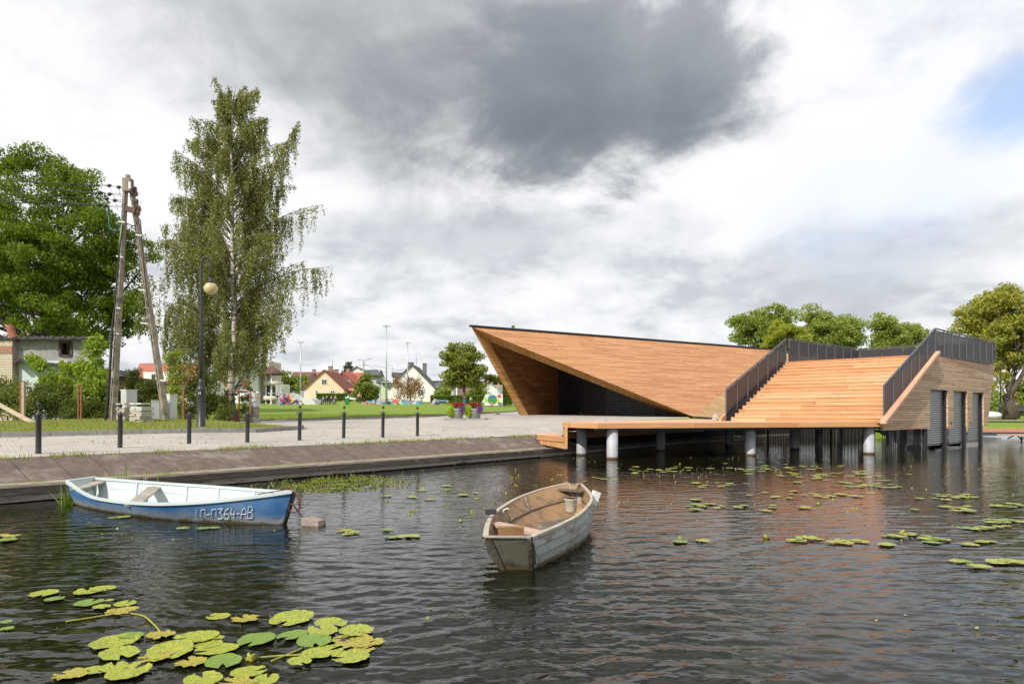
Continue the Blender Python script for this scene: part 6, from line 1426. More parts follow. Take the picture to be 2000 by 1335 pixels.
mb = MB(); mb.tube(cr([P(207, 403, d0-.5), P(212, 425, d0-.5), P(213, 440, d0-.5), P(220, 449, d0-.5), P(232, 449, d0-.4), P(237, 436, d0-.35), P(239, 418, d0-.35)], 20), .014, 6); mb.build('blue_cable', M_('blue_cable_sheath', (.05, .25, .36), .5), pl_)
mb = MB(); mb.tube(cr([P(240, 420, d0-.32), P(238, 440, d0-.35), P(235, 460, d0-.38), P(232, 478, d0-.4)], 12), .014, 6); mb.build('yellow_green_cable', M_('yellow_green_sheath', (.40, .50, .06), .5), pl_)
mb = MB()
for a, b in (((213, 363), (236, 395)), ((232, 367), (238, 385)), ((196, 378), (214, 379)), ((225, 393), (236, 412)), ((208, 389), (222, 420)), ((240, 375), (275, 377)), ((266, 395), (278, 392)), ((268, 408), (277, 410))):
    p, q = P(*a, d0-.45), P(*b, d0-.3); mb.tube([p, (p+q)/2-V(0, 0, .18), q], .006, 4)
mb.build('jumper_wires', BLKP, pl_)
sg = MB(); c = P(222.7, 779.5, d0-.46); sg.slab([c+V(*q) for q in ((-.10, 0, -.13), (.09, -.04, -.13), (.09, -.04, .13), (-.10, 0, .13))], V(-.2, -1, 0).normalized(), .01)
c = P(222.7, 731, d0-.44); sg = MB(); sg.slab([c+V(*q) for q in ((-.085, 0, -.12), (.085, -.04, -.12), (.085, -.04, .12), (-.085, 0, .12))], V(-.2, -1, 0).normalized(), .01); s_ = sg.build('number_plate', M_('white_plate', (.75, .76, .78), .4), pl_)
sg = MB(); sg.box(c+V(-.03, -.03, 0), (.012, .008, .13)); 
for z_ in (.06, 0, -.06): sg.box(c+V(.03, -.036, z_), (.045, .008, .014))
sg.box(c+V(.048, -.04, .03), (.012, .008, .06)); sg.box(c+V(.048, -.04, -.03), (.012, .008, .06)); sg.build('number_13', BLKP, s_)
for i, (ya, yb) in enumerate(((362.5, 326), (376, 341), (388, 354), (399, 365), (402, 374))):
    xa = (213, 195, 208, 194, 206)[i]; a = P(xa, ya, d0-.4); b = P(-420, yb-34, 33)
    mb = MB(); n_ = 14; mb.tube([a.lerp(b, k/n_)-V(0, 0, .35*math.sin(math.pi*k/n_)) for k in range(n_+1)], .017, 4)
    o = mb.build('power_line', BLKP, None, a); props(o, f'thin power line running left from the pole, {("topmost", "second from the top", "middle one", "fourth from the top", "lowest")[i]} of five', 'power line', 'power lines from the A-shaped pole')
# street lamps
def lamp(name, label, x, y, d, yt, num=None, gm=CREAMG):
    b = P(x, y, d); h = ZY(yt, d)-b.z; t = thing(name, label, 'street lamp', b)
    mb = MB(); mb.lathe(b, [(.17, 0), (.17, .05), (.135, .08), (.13, 1.25), (.15, 1.3), (.15, 1.36), (.10, 1.42), (.11, 1.5), (.095, 1.62), (.07, 1.7)], 18); mb.build('base', IRON, t)
    r_ = .47*h/6.1; mb = MB(); top = b+V(0, 0, h-r_*.75); pts = [b+V(0, 0, 1.6), b+V(0, 0, 3.2), top]
    rr = [.065, .055, .042]; 
    for k in range(1, 10): a = math.pi*k/9; pts.append(top+V(r_*.72*(1-math.cos(a))/2*1.0, 0, r_*.75*math.sin(a))); rr.append(.036)
    end = top+V(r_*.72, 0, -.42); pts.append(end); rr.append(.034); mb.tube(pts, rr, 12); mb.build('post', IRON, t)
    mb = MB(); mb.lathe(end-V(0, 0, .12), [(.13, 0), (.09, .04), (.045, .12), (.035, .16)], 14); mb.build('collar', IRON, t)
    g = MB(); g.sphere(end-V(0, 0, .12+.215), (.225, .225, .215), 20, 14); g.build('globe', gm, t)
    if num:
        m2 = MB(); 
        for k in (0, 1): m2.box(b+V(-.02+.05*k, -.133, 1.2), (.016, .01, .08)); 
        m2.build('number_mark', M_('white_plate', (.75, .76, .78), .4), t)
        m3 = MB(); m3.lathe(b-V(-.05, 0.02, .03), [(.26, 0), (.24, .05), (.1, .07)], 14); m3.build('foundation', CONC, t)
    return t
lamp('street_lamp', 'near black lamp post with hooked top and frosted yellow globe before the birch', 393, 836, 23.4, 501, True)
lamp('street_lamp', 'distant black lamp post with yellow globe beside the old willow', 1954, 821, 66, 703)
# far concrete double-arm lamp + floodlights
def mast(label, x, y, d, yt, head, cat='floodlight mast'):
    b = P(x, y, d); t = thing('floodlight_mast', label, cat, b, 'floodlight masts at the skate park'); top = P(x, yt, d)
    mb = MB(); mb.tube([b-V(0, 0, .5), b.lerp(top, .5), top], [.13, .10, .06], 10); mb.build('mast', GALV, t)
    mb = MB(); mb.box(top+V(.05, 0, .02), (.85 if head else 1.0, .3, .14)); mb.build('floodlight_head', GALV, t)
mast('grey floodlight mast left of the cream house', 587, 788, 98, 668, 1); mast('tallest floodlight mast, standing before the graffiti wall', 754.5, 791, 90, 636.5, 0); mast('floodlight mast in front of the white house gable', 796, 782, 104, 669.5, 1)
b = P(710, 782, 108); t = thing('road_lamp', 'concrete road lamp with two arms before the bushy tree', 'street lamp', b)
mb = MB(); mb.tube([b-V(0, 0, .3), P(710, 703, 108)], [.22, .13], 10); mb.build('post', CONC, t)
mb = MB(); mb.tube([P(701, 702, 108), P(710, 703, 108), P(724, 700, 108)], .05, 6); mb.build('arm', GALV, t); mb = MB(); mb.box(P(702, 702.3, 107.9), (.6, .25, .12)); mb.box(P(722.5, 700.3, 107.9), (.6, .25, .12)); mb.build('lamp_heads', GALV, t)
b = P(768, 782, 150); t = thing('road_lamp', 'thin curved road lamp behind the white house', 'street lamp', b); mb = MB(); mb.tube([b-V(0, 0, .3), P(768, 722, 150), P(766, 715, 150), P(761, 713.5, 150)], [.12, .08, .07, .06], 8); mb.build('post', GALV, t); mb = MB(); mb.box(P(758, 713.5, 150), (.7, .2, .12)); mb.build('lamp_head', GALV, t)
for i, (a, c) in enumerate((((710, 711, 108), (560, 722, 150)), ((710, 711, 108), (790, 720, 150)), ((710, 711, 108), (985, 733, 170)))):
    p, q = P(*a), P(*c); mb = MB(); mb.tube([p.lerp(q, k/10)-V(0, 0, 1.0*math.sin(math.pi*k/10)) for k in range(11)], .025, 4); o = mb.build('overhead_wire', BLKP, None, p); props(o, ('overhead wire running left from the two-armed lamp', 'short overhead wire going right from the two-armed lamp', 'long overhead wire going right past the white house roof')[i], 'wire')
# planters
for i, (x, lab) in enumerate(((893, 'left concrete planter with red and violet flowers on the plaza kerb'), (927, 'right concrete planter with red and violet flowers on the plaza kerb'))):
    d = 36.6; b = P(x, 816, d); t = thing('flower_planter', lab, 'planter', b, 'flower planters'); mb = MB(); mb.lathe(b, [(.27, 0), (.30, .03), (.37, .42), (.40, .46), (.40, .5), (.34, .5), (.32, .44), (.01, .44)], 22); mb.build('bowl', CONC, t)
    rn = np.random.default_rng(70+i)
    def puff(name, cx, cy, cz, rx, ry, rz, n_, s, cols):
        q = rn.normal(size=(n_, 3)); q /= np.linalg.norm(q, axis=1)[:, None]; q *= (rn.random(n_)**.4)[:, None]; q *= [rx, ry, rz]; leaves(name, q+np.array([b.x+cx, b.y+cy, b.z+cz]), s, leafmat(name+'_mat', cols, .25), t, .8, rn)
    puff('green_foliage', 0, 0, .62, .42, .36, .26, 900, .07, [(.06, .12, .02), (.10, .2, .03)])
    puff('red_flowers', .02, -.05, .72, .40, .34, .13, 900, .055, [(.42, .015, .02), (.55, .03, .03), (.3, .01, .03), (.12, .06, .03)])
    puff('lime_foliage', -.30, -.20, .38, .24, .24, .36, 1300, .075, [(.30, .42, .02), (.42, .52, .04), (.24, .36, .02)])
    puff('violet_flowers', .22, -.24, .48, .28, .16, .22, 800, .05, [(.26, .10, .40), (.36, .18, .5), (.22, .06, .32), (.1, .14, .05)])
mb = MB(); a = P(869, 820, 36.2); b_ = P(950, 819.5, 36.2); mb.hexa([V(a.x, 35.6, a.z-.2), V(b_.x, 35.6, a.z-.2), V(b_.x, 37.2, a.z-.2), V(a.x, 37.2, a.z-.2), V(a.x, 35.6, a.z+.10), V(b_.x, 35.6, a.z+.10), V(b_.x, 37.2, a.z+.11), V(a.x, 37.2, a.z+.11)]); o = mb.build('planter_kerb', KERB, None, a); props(o, 'low concrete kerb island carrying the two planters', 'kerb'); bevel(o, .02)
mb = MB(); p = P(972, 811, 47); mb.box(p+V(0, 0, .05), (.3, .12, .2), .4); o = mb.build('litter', BLKP, None, p); props(o, 'tiny dark scrap on the paving beyond the planters', 'litter')
# rock and small table by the deck
p = P(1399, 819, 31.5); mb = MB(); mb.sphere(p+V(0, 0, .06), (.20, .17, .16), 16, 12, 0, .5); o = mb.build('boulder', M_('beige_boulder', (.50, .44, .36), .8, 0, (.36, .31, .25), 6, 6, .4, 30), None, p); props(o, 'round beige boulder at the foot of the steps', 'boulder')
p = P(1183.5, 824, 25.5); t = thing('mooring_cleat', 'small pale T-shaped fitting standing on the deck', 'fitting', p); mb = MB(); mb.box(p+V(0, 0, .03), (.05, .05, .12)); mb.build('stem', GALV, t); mb = MB(); mb.box(p+V(0, 0, .10), (.18, .08, .03)); mb.build('top', GALV, t)
# cabinets, slab stacks
CAB = M_('light_grey_polyester', (.58, .60, .59), .55, 0, (.50, .52, .51), 3, 6, .1, 20, c3=(.42, .43, .41), s3=4, t3=(.55, .7))
def cabinet(label, x0, x1, y0, y1, d, dep=.32, rz=R(-38), split=.4, sign=True, seams=6):
    w_ = (x1-x0)*d/F; c = P((x0+x1)/2, y1, d); h = (y1-y0)*d/F; t = thing('electrical_cabinet', label, 'cabinet', c)
    M2 = lambda lx, ly, lz: c+V(lx*math.cos(rz)-ly*math.sin(rz), lx*math.sin(rz)+ly*math.cos(rz), lz)
    wf = w_*.72; wd = w_*.72
    mb = MB(); mb.box(c+V(0, 0, h/2), (wf, dep, h), rz); o = mb.build('body', CAB, t); bevel(o, .02)
    mb = MB(); mb.box(c+V(0, 0, h+.015), (wf+.04, dep+.04, .04), rz); o = mb.build('lid', CAB, t); bevel(o, .012)
    for k in range(seams):
        q = M2(-wf/2+wf*(k+.5)/seams, -dep/2-.004, h*.5); mb = MB(); mb.box(q, (.012, .012, h*.86), rz); mb.build('door_rib', CAB, t)
    if sign:
        q = M2(wf*.15, -dep/2-.012, h*.42); mb = MB(); a = R(0); mb.face([q+V(-.05, 0, -.04), q+V(.05, -.0, -.04), q+V(0, 0, .05)]); mb.build('warning_triangle', M_('warning_yellow', (.72, .55, .03), .5), t)
    return t
cabinet('small pale grey electrical cabinet standing on the slab stack', 237, 267, 762, 797, 27.5, .42, R(-35))
cabinet('pale grey cabinet with ribbed side left of the right pole leg', 293, 331, 783, 824, 27.8, .35, R(32), sign=False)
cabinet('taller pale grey cabinet partly hidden by the right pole leg', 318, 346, 772, 826, 28.4, .35, R(-25), sign=False)
SLB = M_('pale_slabs', (.50, .46, .39), .9, 0, (.36, .325, .27), 5, 8, .6, 50, c3=(.26, .23, .19), s3=3); SLB2 = M_('pale_grey_slabs', (.56, .56, .53), .9, 0, (.42, .42, .40), 5, 8, .5, 50)
def stack(label, x0, x1, y1, n_, d, seed, grey, rz=R(-25)):
    rng = random.Random(seed); b = P((x0+x1)/2, y1, d); t = thing('slab_stack', label, 'stack of slabs', b); w_ = (x1-x0)*d/F*.9
    for k in range(n_):
        for s in (-.5, .5):
            if k > n_-4 and rng.random() < .35: continue
            mb = MB(); th = .07; hw = w_/2-.01; c = b+V(s*w_*.5*math.cos(rz)+rng.uniform(-.03, .03), s*w_*.5*math.sin(rz)+rng.uniform(-.03, .03), .035+k*th); mb.box(c, (hw, .5, th-.010), rz+rng.uniform(-.05, .05)); o = mb.build('slab', SLB2 if k > n_-grey else SLB, t)
    return t
stack('left part of the pale slab stack, under the small cabinet', 224, 262, 826, 11, 26.3, 1, 2); stack('right part of the pale slab stack with lighter slabs on top', 258, 294, 830, 12, 25.6, 2, 5)
# meter box
b = P(497.5, 828.5, 34.5); t = thing('meter_box', 'grey electric meter box on a concrete pedestal by the rusty gate', 'meter box', b)
u = 34.5/F; mb = MB(); mb.box(b+V(0, 0, 7*u), (17*u, 15*u, 14*u), R(-28)); o = mb.build('foot', CONC, t); bevel(o, .02)
mb = MB(); mb.box(b+V(0, 0, 24*u), (13*u, 11*u, 24*u), R(-28)); mb.build('pedestal', POLE, t)
mb = MB(); mb.box(b+V(0, 0, 48*u), (16*u, 12*u, 27*u), R(-28)); bx = mb.build('box', M_('grey_metal_box', (.50, .53, .55), .45, .1, (.44, .47, .49), 3), t); bevel(bx, .012)
q = P(503, 774, 34.2)-V(0, .12, 0); mb = MB(); mb.face([q+V(-.06, .03, -.06), q+V(.06, 0, -.06), q+V(0, .015, .1)]); mb.box(q+V(0, .02, -.14), (.13, .01, .1), R(-5)); mb.build('warning_sign', M_('warning_yellow', (.72, .55, .03), .5), t)
q = P(491, 776, 34.1)-V(0, .1, 0); mb = MB(); mb.box(q, (.16, .05, .09), R(50)); mb.build('socket', M_('dark_red_plastic', (.3, .04, .03), .5), t); mb = MB(); mb.sphere(P(497, 766, 34.5), .07, 10, 8); mb.build('red_beacon', M_('red_plastic', (.55, .02, .03), .3), t)
# fence posts, gate, plank
def bar(name, label, cat, a, b, w_, m, group=None, taper=None):
    mb = MB(); mb.beam(a, b, w_, w_); o = mb.build(name, m, None, a); props(o, label, cat, group); return o
PALEW = M_('raw_pale_wood', (.46, .37, .27), .8, 0, (.32, .25, .18), 5, 7, .3, 40, stretch=(1, 1, 5))
g = on(46, 28.2); bar('wooden_post', 'pale square wooden post beside the orange rusty one', 'post', V(g.x, g.y, g.z-.2), V(XP(46, 28.2), 28.2, ZY(745, 28.2)), .11, PALEW)
g = on(40.5, 28.3); bar('rusty_post', 'orange rusty post just left of the pale wooden post', 'post', V(g.x, g.y, g.z-.2), V(XP(40.5, 28.3), 28.3, ZY(746, 28.3)), .06, RUSTM)
g = on(153, 28.4); bar('rusty_post', 'left post of the rusty pair before the elder', 'post', V(g.x, g.y, g.z-.2), V(XP(153, 28.4), 28.4, ZY(751, 28.4)), .055, RUSTM)
g = on(158.5, 28.4); bar('rusty_post', 'right post of the rusty pair before the elder', 'post', V(g.x, g.y, g.z-.2), V(XP(158.5, 28.4), 28.4, ZY(752, 28.4)), .055, RUSTM)
g = on(358, 30); bar('rusty_post', 'brown rusty post right of the tall cabinet', 'post', V(g.x, g.y, g.z-.2), V(XP(358, 30), 30, ZY(758, 30)), .09, RUSTM)
mb = MB(); a = P(-30, 775, 26); b_ = P(72, 830, 25.0); mb.beam(a, b_, .16, .045, up=V(0, -.6, .8)); o = mb.build('leaning_plank', PALEW, None, b_); props(o, 'long pale plank leaning down into the grass at the left edge', 'plank')
t = thing('rusty_gate', 'rusty iron frame gate in front of the birch trunk', 'gate', P(465, 822, 33.8)); dg = 33.8
for x, w_ in ((441, .10), (445, .06), (467, .05), (489, .05)):
    g = on(x, dg); mb = MB(); mb.beam(V(g.x, dg, g.z-.2), V(g.x, dg, ZY(762, dg)), w_, w_); mb.build('post', RUSTM, t)
mb = MB(); mb.beam(P(444, 762, dg), P(490, 764, dg), .04, .05); mb.build('top_rail', RUSTM, t); mb = MB(); mb.beam(P(444, 816, dg), P(490, 815, dg), .04, .05); mb.build('bottom_rail', RUSTM, t)
mb = MB(); mb.beam(P(160, 752, 30.2), P(248, 756, 30.6), .05, .05); o = mb.build('rusty_rail', RUSTM, None, P(160, 752, 30.2)); props(o, 'rusty horizontal rail behind the left pole leg', 'rail')
# ruined building
REND = M_('weathered_grey_render', (.34, .34, .31), .95, 0, (.22, .22, .20), 2.0, 9, .5, 25, c3=(.44, .43, .39), s3=1.2, t3=(.52, .66))
BRK = None
def brickmat(name, c1, c2, mo, bw=.25, bh_=.085, patch=None):
    m, nt, n, b = mat_base(name); L = nt.links.new; b.inputs['Roughness'].default_value = .9
    uv = n('ShaderNodeUVMap'); br = n('ShaderNodeTexBrick'); br.inputs['Scale'].default_value = 1; br.inputs['Brick Width'].default_value = bw; br.inputs['Row Height'].default_value = bh_; br.inputs['Mortar Size'].default_value = .012; br.inputs['Color1'].default_value = c1+(1,); br.inputs['Color2'].default_value = c2+(1,); br.inputs['Mortar'].default_value = mo+(1,)
    L(uv.outputs[0], br.inputs[0]); out = br.outputs[0]
    if patch:
        tc = n('ShaderNodeTexCoord'); t_ = n('ShaderNodeTexNoise'); t_.inputs['Scale'].default_value = 1.3; t_.inputs['Detail'].default_value = 8; L(tc.outputs['Object'], t_.inputs[0]); mr = n('ShaderNodeMapRange'); L(t_.outputs[0], mr.inputs[0]); mr.inputs[1].default_value = .60; mr.inputs[2].default_value = .66
        mx = n('ShaderNodeMix', data_type='RGBA'); L(mr.outputs[0], mx.inputs[0]); L(out, mx.inputs[6]); mx.inputs[7].default_value = patch+(1,); out = mx.outputs[2]
    L(out, b.inputs['Base Color']); bp = n('ShaderNodeBump'); bp.invert = True; bp.inputs['Strength'].default_value = .6; bp.inputs['Distance'].default_value = .02; L(br.outputs['Fac'], bp.inputs['Height']); L(bp.outputs[0], b.inputs['Normal']); return m
BRKP = brickmat('whitewashed_brick', (.60, .53, .42), (.52, .45, .35), (.26, .21, .16)); BRKR = brickmat('old_red_brick', (.36, .14, .075), (.28, .11, .06), (.3, .26, .2)); BRKD = brickmat('dark_old_brick', (.17, .13, .10), (.12, .09, .07), (.07, .055, .045))
TAR = M_('torn_tar_paper', (.06, .052, .045), .9, 0, (.03, .027, .025), 6, 6, .6, 20); DKHOLE = M_('dark_interior', (.006, .006, .006), .9); OLDFR = M_('dark_brown_frame', (.09, .06, .05), .8)
dr = 37.0; rb_ = thing('ruined_building', 'crumbling flat-roofed building of brick and grey render half hidden by shrubs', 'building', on(80, dr))
def fr(x, y, d=dr): return P(x, y, d)
zb2 = ZY(822, dr)-.3
def rwall(name, x0, x1, y0, y1, d, m, th=.3, par=rb_, y0b=None):
    mb = MB(); y0b = y0b or y0; mb.slab([P(x0, y1, d), P(x1, y1, d), P(x1, y0b, d), P(x0, y0, d)], V(0, -1, 0), th); return mb.build(name, m, par)
# upper wall with window hole built from pieces
mb = MB()
for q in ((23, 116, 662, 706), (139.5, 262, 662, 706)): mb.slab([P(q[0], q[3], dr), P(q[1], q[3], dr), P(q[1], q[2], dr), P(q[0], q[2], dr)], V(0, -1, 0), .3)
mb = MB(); mb.slab([P(23, 706, dr), P(116, 706, dr), P(116, 662, dr), P(23, 662, dr)], V(0, -1, 0), .3); mb.slab([P(139.5, 706, dr), P(182, 706, dr), P(182, 663, dr), P(139.5, 662, dr)], V(0, -1, 0), .3); mb.slab([P(116, 706, dr), P(139.5, 706, dr), P(139.5, 695, dr), P(116, 694, dr)], V(0, -1, 0), .3); mb.slab([P(116, 667, dr), P(139.5, 667, dr), P(139.5, 662, dr), P(116, 662, dr)], V(0, -1, 0), .3)
mb.build('render_wall', REND, rb_)
rwall('window_void', 116, 140, 666, 696, dr+.28, DKHOLE, .05)
mb = MB(); 
for a, b_ in (((116.5, 667.5), (139, 668)), ((116.8, 667.5), (116.8, 694.5)), ((139, 668), (139, 695)), ((116.5, 694.3), (139.5, 695.3))): mb.beam(P(*a, dr-.02), P(*b_, dr-.02), .12, .06, up=V(0, -1, 0))
wf_ = mb.build('window_frame', OLDFR, rb_); mb = MB(); mb.slab([P(131, 694, dr-.1), P(137, 693, dr+.1), P(137, 669, dr+.1), P(131, 669, dr-.1)], V(-.3, -1, 0).normalized(), .04); mb.build('half_open_sash', OLDFR, wf_)
rwall('brick_pier', -60, 24, 664, 822, dr-.4, BRKP, .7, y0b=663); rwall('brick_band', -60, 23.5, 676, 690, dr-.42, BRKR, .02)
rwall('side_return', 24, 37, 703, 822, dr-.02, M_('ochre_plaster', (.42, .36, .27), .9, 0, (.30, .25, .18), 3, 8), .3)
rwall('pale_blue_wall', 37, 132, 704, 822, dr-.05, M_('pale_blue_render', (.52, .60, .60), .9, 0, (.44, .50, .50), 2, 7, c3=(.34, .36, .33), s3=1.5, t3=(.6, .7)), .3)
rwall('dark_lower_wall', 132, 182, 710, 822, dr, BRKD, .3)
mb = MB(); rg = random.Random(2)
for k in range(18): x0 = 24+k*7.2; yy = 702+k*.72; mb.slab([P(x0, yy+rg.uniform(1, 5), dr-.75), P(x0+7.6, yy+rg.uniform(1, 5), dr-.75), P(x0+7.6, yy-1.5, dr), P(x0, yy-1.5, dr)], V(0, -.3, .95), .05)
mb.build('canopy_sheets', TAR, rb_)
mb = MB()
for k in range(30): x0 = -30+k*7.3; mb.slab([P(x0, 661+rg.uniform(-1.5, 2), dr-.5), P(x0+8.4, 661+rg.uniform(-1.5, 1.5), dr-.5), P(x0+8.4+rg.uniform(-2, 2), 657+rg.uniform(-2.5, 2), dr+1), P(x0, 657+rg.uniform(-2, 2), dr+1)], V(0, -.3, .95), .06)
mb.build('torn_roof_edge', TAR, rb_)
mb = MB(); mb.prism([(XP(-60, dr), dr+.2), (XP(182, dr), dr+.2), (XP(182, dr+6)-.4, dr+6), (XP(-60, dr), dr+6)], ZY(662, dr)-.15, ZY(662, dr)-.02); mb.build('roof', TAR, rb_)
rwall('side_wall_patch', 30, 39, 660.5, 667, dr-.03, BRKR, .02)
mb = MB(); a, b_ = P(27, 660, dr+.3), P(18, 635, dr+.3); mb.tube([a, b_], [.20, .19], 14, cap=False); mb.tube([b_, a], [.16, .16], 14, cap=False); mb.build('clay_pipe', M_('terracotta', (.40, .14, .08), .8, 0, (.25, .09, .06), 4), rb_)
mb = MB(); mb.slab([P(182, 822, dr), V(XP(182, dr+6)-.5, dr+6, zb2), V(XP(182, dr+6)-.5, dr+6, ZY(662, dr)-.3), P(182, 664, dr)], V(1, 0, 0), .2); mb.build('right_wall', REND, rb_)
annex = thing('brick_annex', 'low dark brick outbuilding with sagging tar roof behind the pole', 'building', on(230, 37.5))
rwall('wall', 183, 270, 728, 822, 37.5, BRKD, 3, annex, 738)
rwall('door_void', 200, 211, 730, 790, 37.45, DKHOLE, .05, annex)
mb = MB()
for k in range(12): x0 = 180+k*7.5; yy = 717+k*.9; mb.slab([P(x0, yy+7+rg.uniform(-1, 1), 37.0), P(x0+8, yy+7.6+rg.uniform(-1, 1), 37.0), P(x0+8, yy+1+rg.uniform(-1.5, 1.5), 38.4), P(x0, yy+rg.uniform(-1.5, 1.5), 38.4)], V(0, -.3, .95), .07)
mb.build('roof', TAR, annex)

# ---------------------------------------------------------------- houses
GLASS = M_('window_glass_dark', (.05, .06, .07), .15, 0, (.03, .035, .04), 2); FRW = M_('white_window_frame', (.72, .72, .70), .5)
def tilemat(name, c, c2): return planks(name, c2, c, tuple(x*1.1 for x in c), .35, .8, .12, tuple(x*.55 for x in c), .8)
RT_RED = tilemat('red_roof_tiles', (.42, .125, .085), (.34, .10, .07)); RT_BR = tilemat('brown_red_roof_tiles', (.25, .085, .06), (.21, .07, .05)); RT_GR = tilemat('grey_roof_sheets', (.105, .115, .11), (.085, .092, .09)); RT_MAR = tilemat('maroon_roof_tiles', (.20, .085, .075), (.17, .07, .065))
CREAMW = M_('cream_render', (.68, .56, .40), .9, 0, (.63, .51, .36), 1); WHITEW = M_('white_render', (.76, .76, .73), .9, 0, (.71, .71, .68), 1); BRNW = planks('brown_gable_boards', (.20, .08, .04), (.25, .10, .05), (.3, .13, .07), .2, 5, .1)
BCH = brickmat('chimney_brick', (.34, .16, .11), (.28, .13, .09), (.3, .28, .25), .3, .1); GCH = M_('grey_chimney', (.16, .16, .17), .9)
def window(par, x0, x1, y0, y1, d, mull=1, off=.04):
    mb = MB(); fw = .10
    a, b = V(XP(x0, d), d-off, ZY(y1, d)), V(XP(x1, d), d-off, ZY(y0, d)); mb.box(((a.x+b.x)/2, a.y, (a.z+b.z)/2), (b.x-a.x, .08, b.z-a.z)); f = mb.build('window', FRW, par)
    n_ = mull+1; w_ = (b.x-a.x-fw*(n_+1))/n_
    for k in range(n_):
        mb = MB(); mb.box((a.x+fw+w_/2+k*(w_+fw), a.y-.045, (a.z+b.z)/2), (w_, .012, b.z-a.z-2*fw)); mb.build('pane', GLASS, f)
def gable(name, label, xl, xr, xa, ye, ya, yb, d, xaB, dB, wall, roof, ye2=None, over=.35, cat='house', gablem=None):
    t = thing(name, label, cat, P(xa, yb, d)); ye2 = ye2 or ye
    l0, r0 = V(XP(xl, d), d, ZY(ye, d)), V(XP(xr, d), d, ZY(ye2, d)); a0 = V(XP(xa, d), d, ZY(ya, d)); zb = ZY(yb, d)-2.5
    dv = V(XP(xaB, dB)-a0.x, dB-d, 0)
    l1, r1, a1 = l0+dv, r0+dv, a0+dv
    mb = MB(); f = [V(l0.x, d, zb), V(r0.x, d, zb), r0, a0, l0]; g = [p+dv for p in f]; mb.face(f, mi=0); mb.face(g[::-1])
    mb.face([f[1], g[1], r1, r0]); mb.face([g[0], f[0], l0, l1]); mb.build('walls', wall, t)
    u = dv.normalized()*over; mb = MB()
    for e0, sgn in ((l0, -1), (r0, 1)):
        ev = (e0-a0).normalized()*over; q = [a0-u+V(0, 0, .06), e0-u+ev+V(0, 0, .06), e0+dv+u+ev+V(0, 0, .06), a0+dv+u+V(0, 0, .06)]
        if sgn > 0: q = q[::1]
        else: q = q[::-1]
        nn = (q[1]-q[0]).cross(q[2]-q[1]).normalized(); 
        if nn.z < 0: nn = -nn; q = q[::-1]
        mb.slab(q, nn, .18, udir=dv)
    mb.build('roof', roof, t); return t
def chimney(t, x0, x1, y0, y1, d, m):
    mb = MB(); mb.box((XP((x0+x1)/2, d), d, (ZY(y0, d)+ZY(y1, d))/2), (XP(x1, d)-XP(x0, d), .7, ZY(y0, d)-ZY(y1, d))); mb.box((XP((x0+x1)/2, d), d, ZY(y0, d)), (XP(x1, d)-XP(x0, d)+.15, .85, .15)); mb.build('chimney', m, t)
def antenna(t, x, y0, y1, d):
    mb = MB(); mb.tube([P(x, y1, d), P(x, y0, d)], .05, 5); mb.tube([P(x-1, y0+1, d), P(x+8, y0+2, d)], .035, 4); mb.build('antenna', GALV, t)
h = gable('cream_house', 'cream gabled house with brown-red roof behind the skate ramp', 593.6, 671.4, 633, 758, 722, 783, 132, 662, 143, CREAMW, RT_BR)
window(h, 628, 638.5, 740, 751, 132); window(h, 616, 621, 762, 768, 132, 0); window(h, 645, 654, 762, 768, 132); chimney(h, 642, 649, 715.5, 730, 136, BCH); antenna(h, 649.5, 691, 718, 137)
mb = MB(); mb.box((XP(685, 136), 136, ZY(772, 136)), (XP(697, 136)-XP(673, 136), 3, ZY(761, 136)-ZY(784, 136))); mb.build('porch_walls', CREAMW, h); mb = MB(); mb.slab([P(671, 760, 134), P(699, 763, 134), P(697, 758, 138), P(671, 756, 138)], V(0, -.3, .95), .15); mb.build('porch_roof', RT_RED, h); mb = MB(); mb.box((XP(683.5, 134), 134.2, ZY(772, 134)), (.7, .1, 1.8)); mb.build('door', GLASS, h)
h = gable('white_house', 'white gabled house with dark grey roof behind the graffiti wall', 759, 849, 804, 756, 710.5, 783, 120, 819, 130, WHITEW, RT_GR)
window(h, 796.3, 806.5, 735.5, 744, 120); window(h, 816, 827.5, 760, 771, 120); chimney(h, 798, 807.5, 708, 716, 123, GCH); chimney(h, 826, 833, 710, 730, 124, GCH); antenna(h, 813, 688, 712, 123)
mb = MB(); mb.box((XP(867, 124), 125.5, ZY(769, 124)), (XP(888, 124)-XP(848, 124), 5, ZY(756, 124)-ZY(784, 124))); mb.build('wing_walls', M_('pale_grey_render', (.50, .53, .52), .9), h); mb = MB(); mb.slab([P(846, 757, 122.6), P(889, 757, 122.6), P(886, 743, 127), P(842, 743, 127)], V(0, -.5, .86), .15, udir=V(0, .4, 1)); mb.build('wing_roof', RT_GR, h)
mb = MB(); mb.box((XP(776, 123), 123.3, ZY(732, 123)), (XP(786, 123)-XP(766, 123), 2, ZY(726, 123)-ZY(735, 123))); mb.build('dormer', RT_GR, h); window(h, 873, 880, 762, 780, 122.9, 0)
h = gable('maroon_roof_house', 'house with steep maroon roof left of the floodlight mast', 566, 571, 568.5, 752, 751, 783, 160, 569, 170, CREAMW, RT_MAR) if False else thing('maroon_roof_house', 'house with a steep maroon roof behind the skate ramp fence', 'house', P(590, 783, 158))
mb = MB(); mb.slab([P(563, 757, 156), P(607, 757, 156), P(610.5, 726, 162), P(571.5, 726, 162)], V(0, -.7, .7), .2, udir=V(1, 0, 0)); mb.build('roof', RT_MAR, h); mb = MB(); mb.box((XP(588, 157.5), 161, ZY(770, 158)), (XP(612, 158)-XP(566, 158), 6, ZY(757, 158)-ZY(784, 158))); mb.build('walls', M_('grey_render', (.42, .42, .42), .9), h)
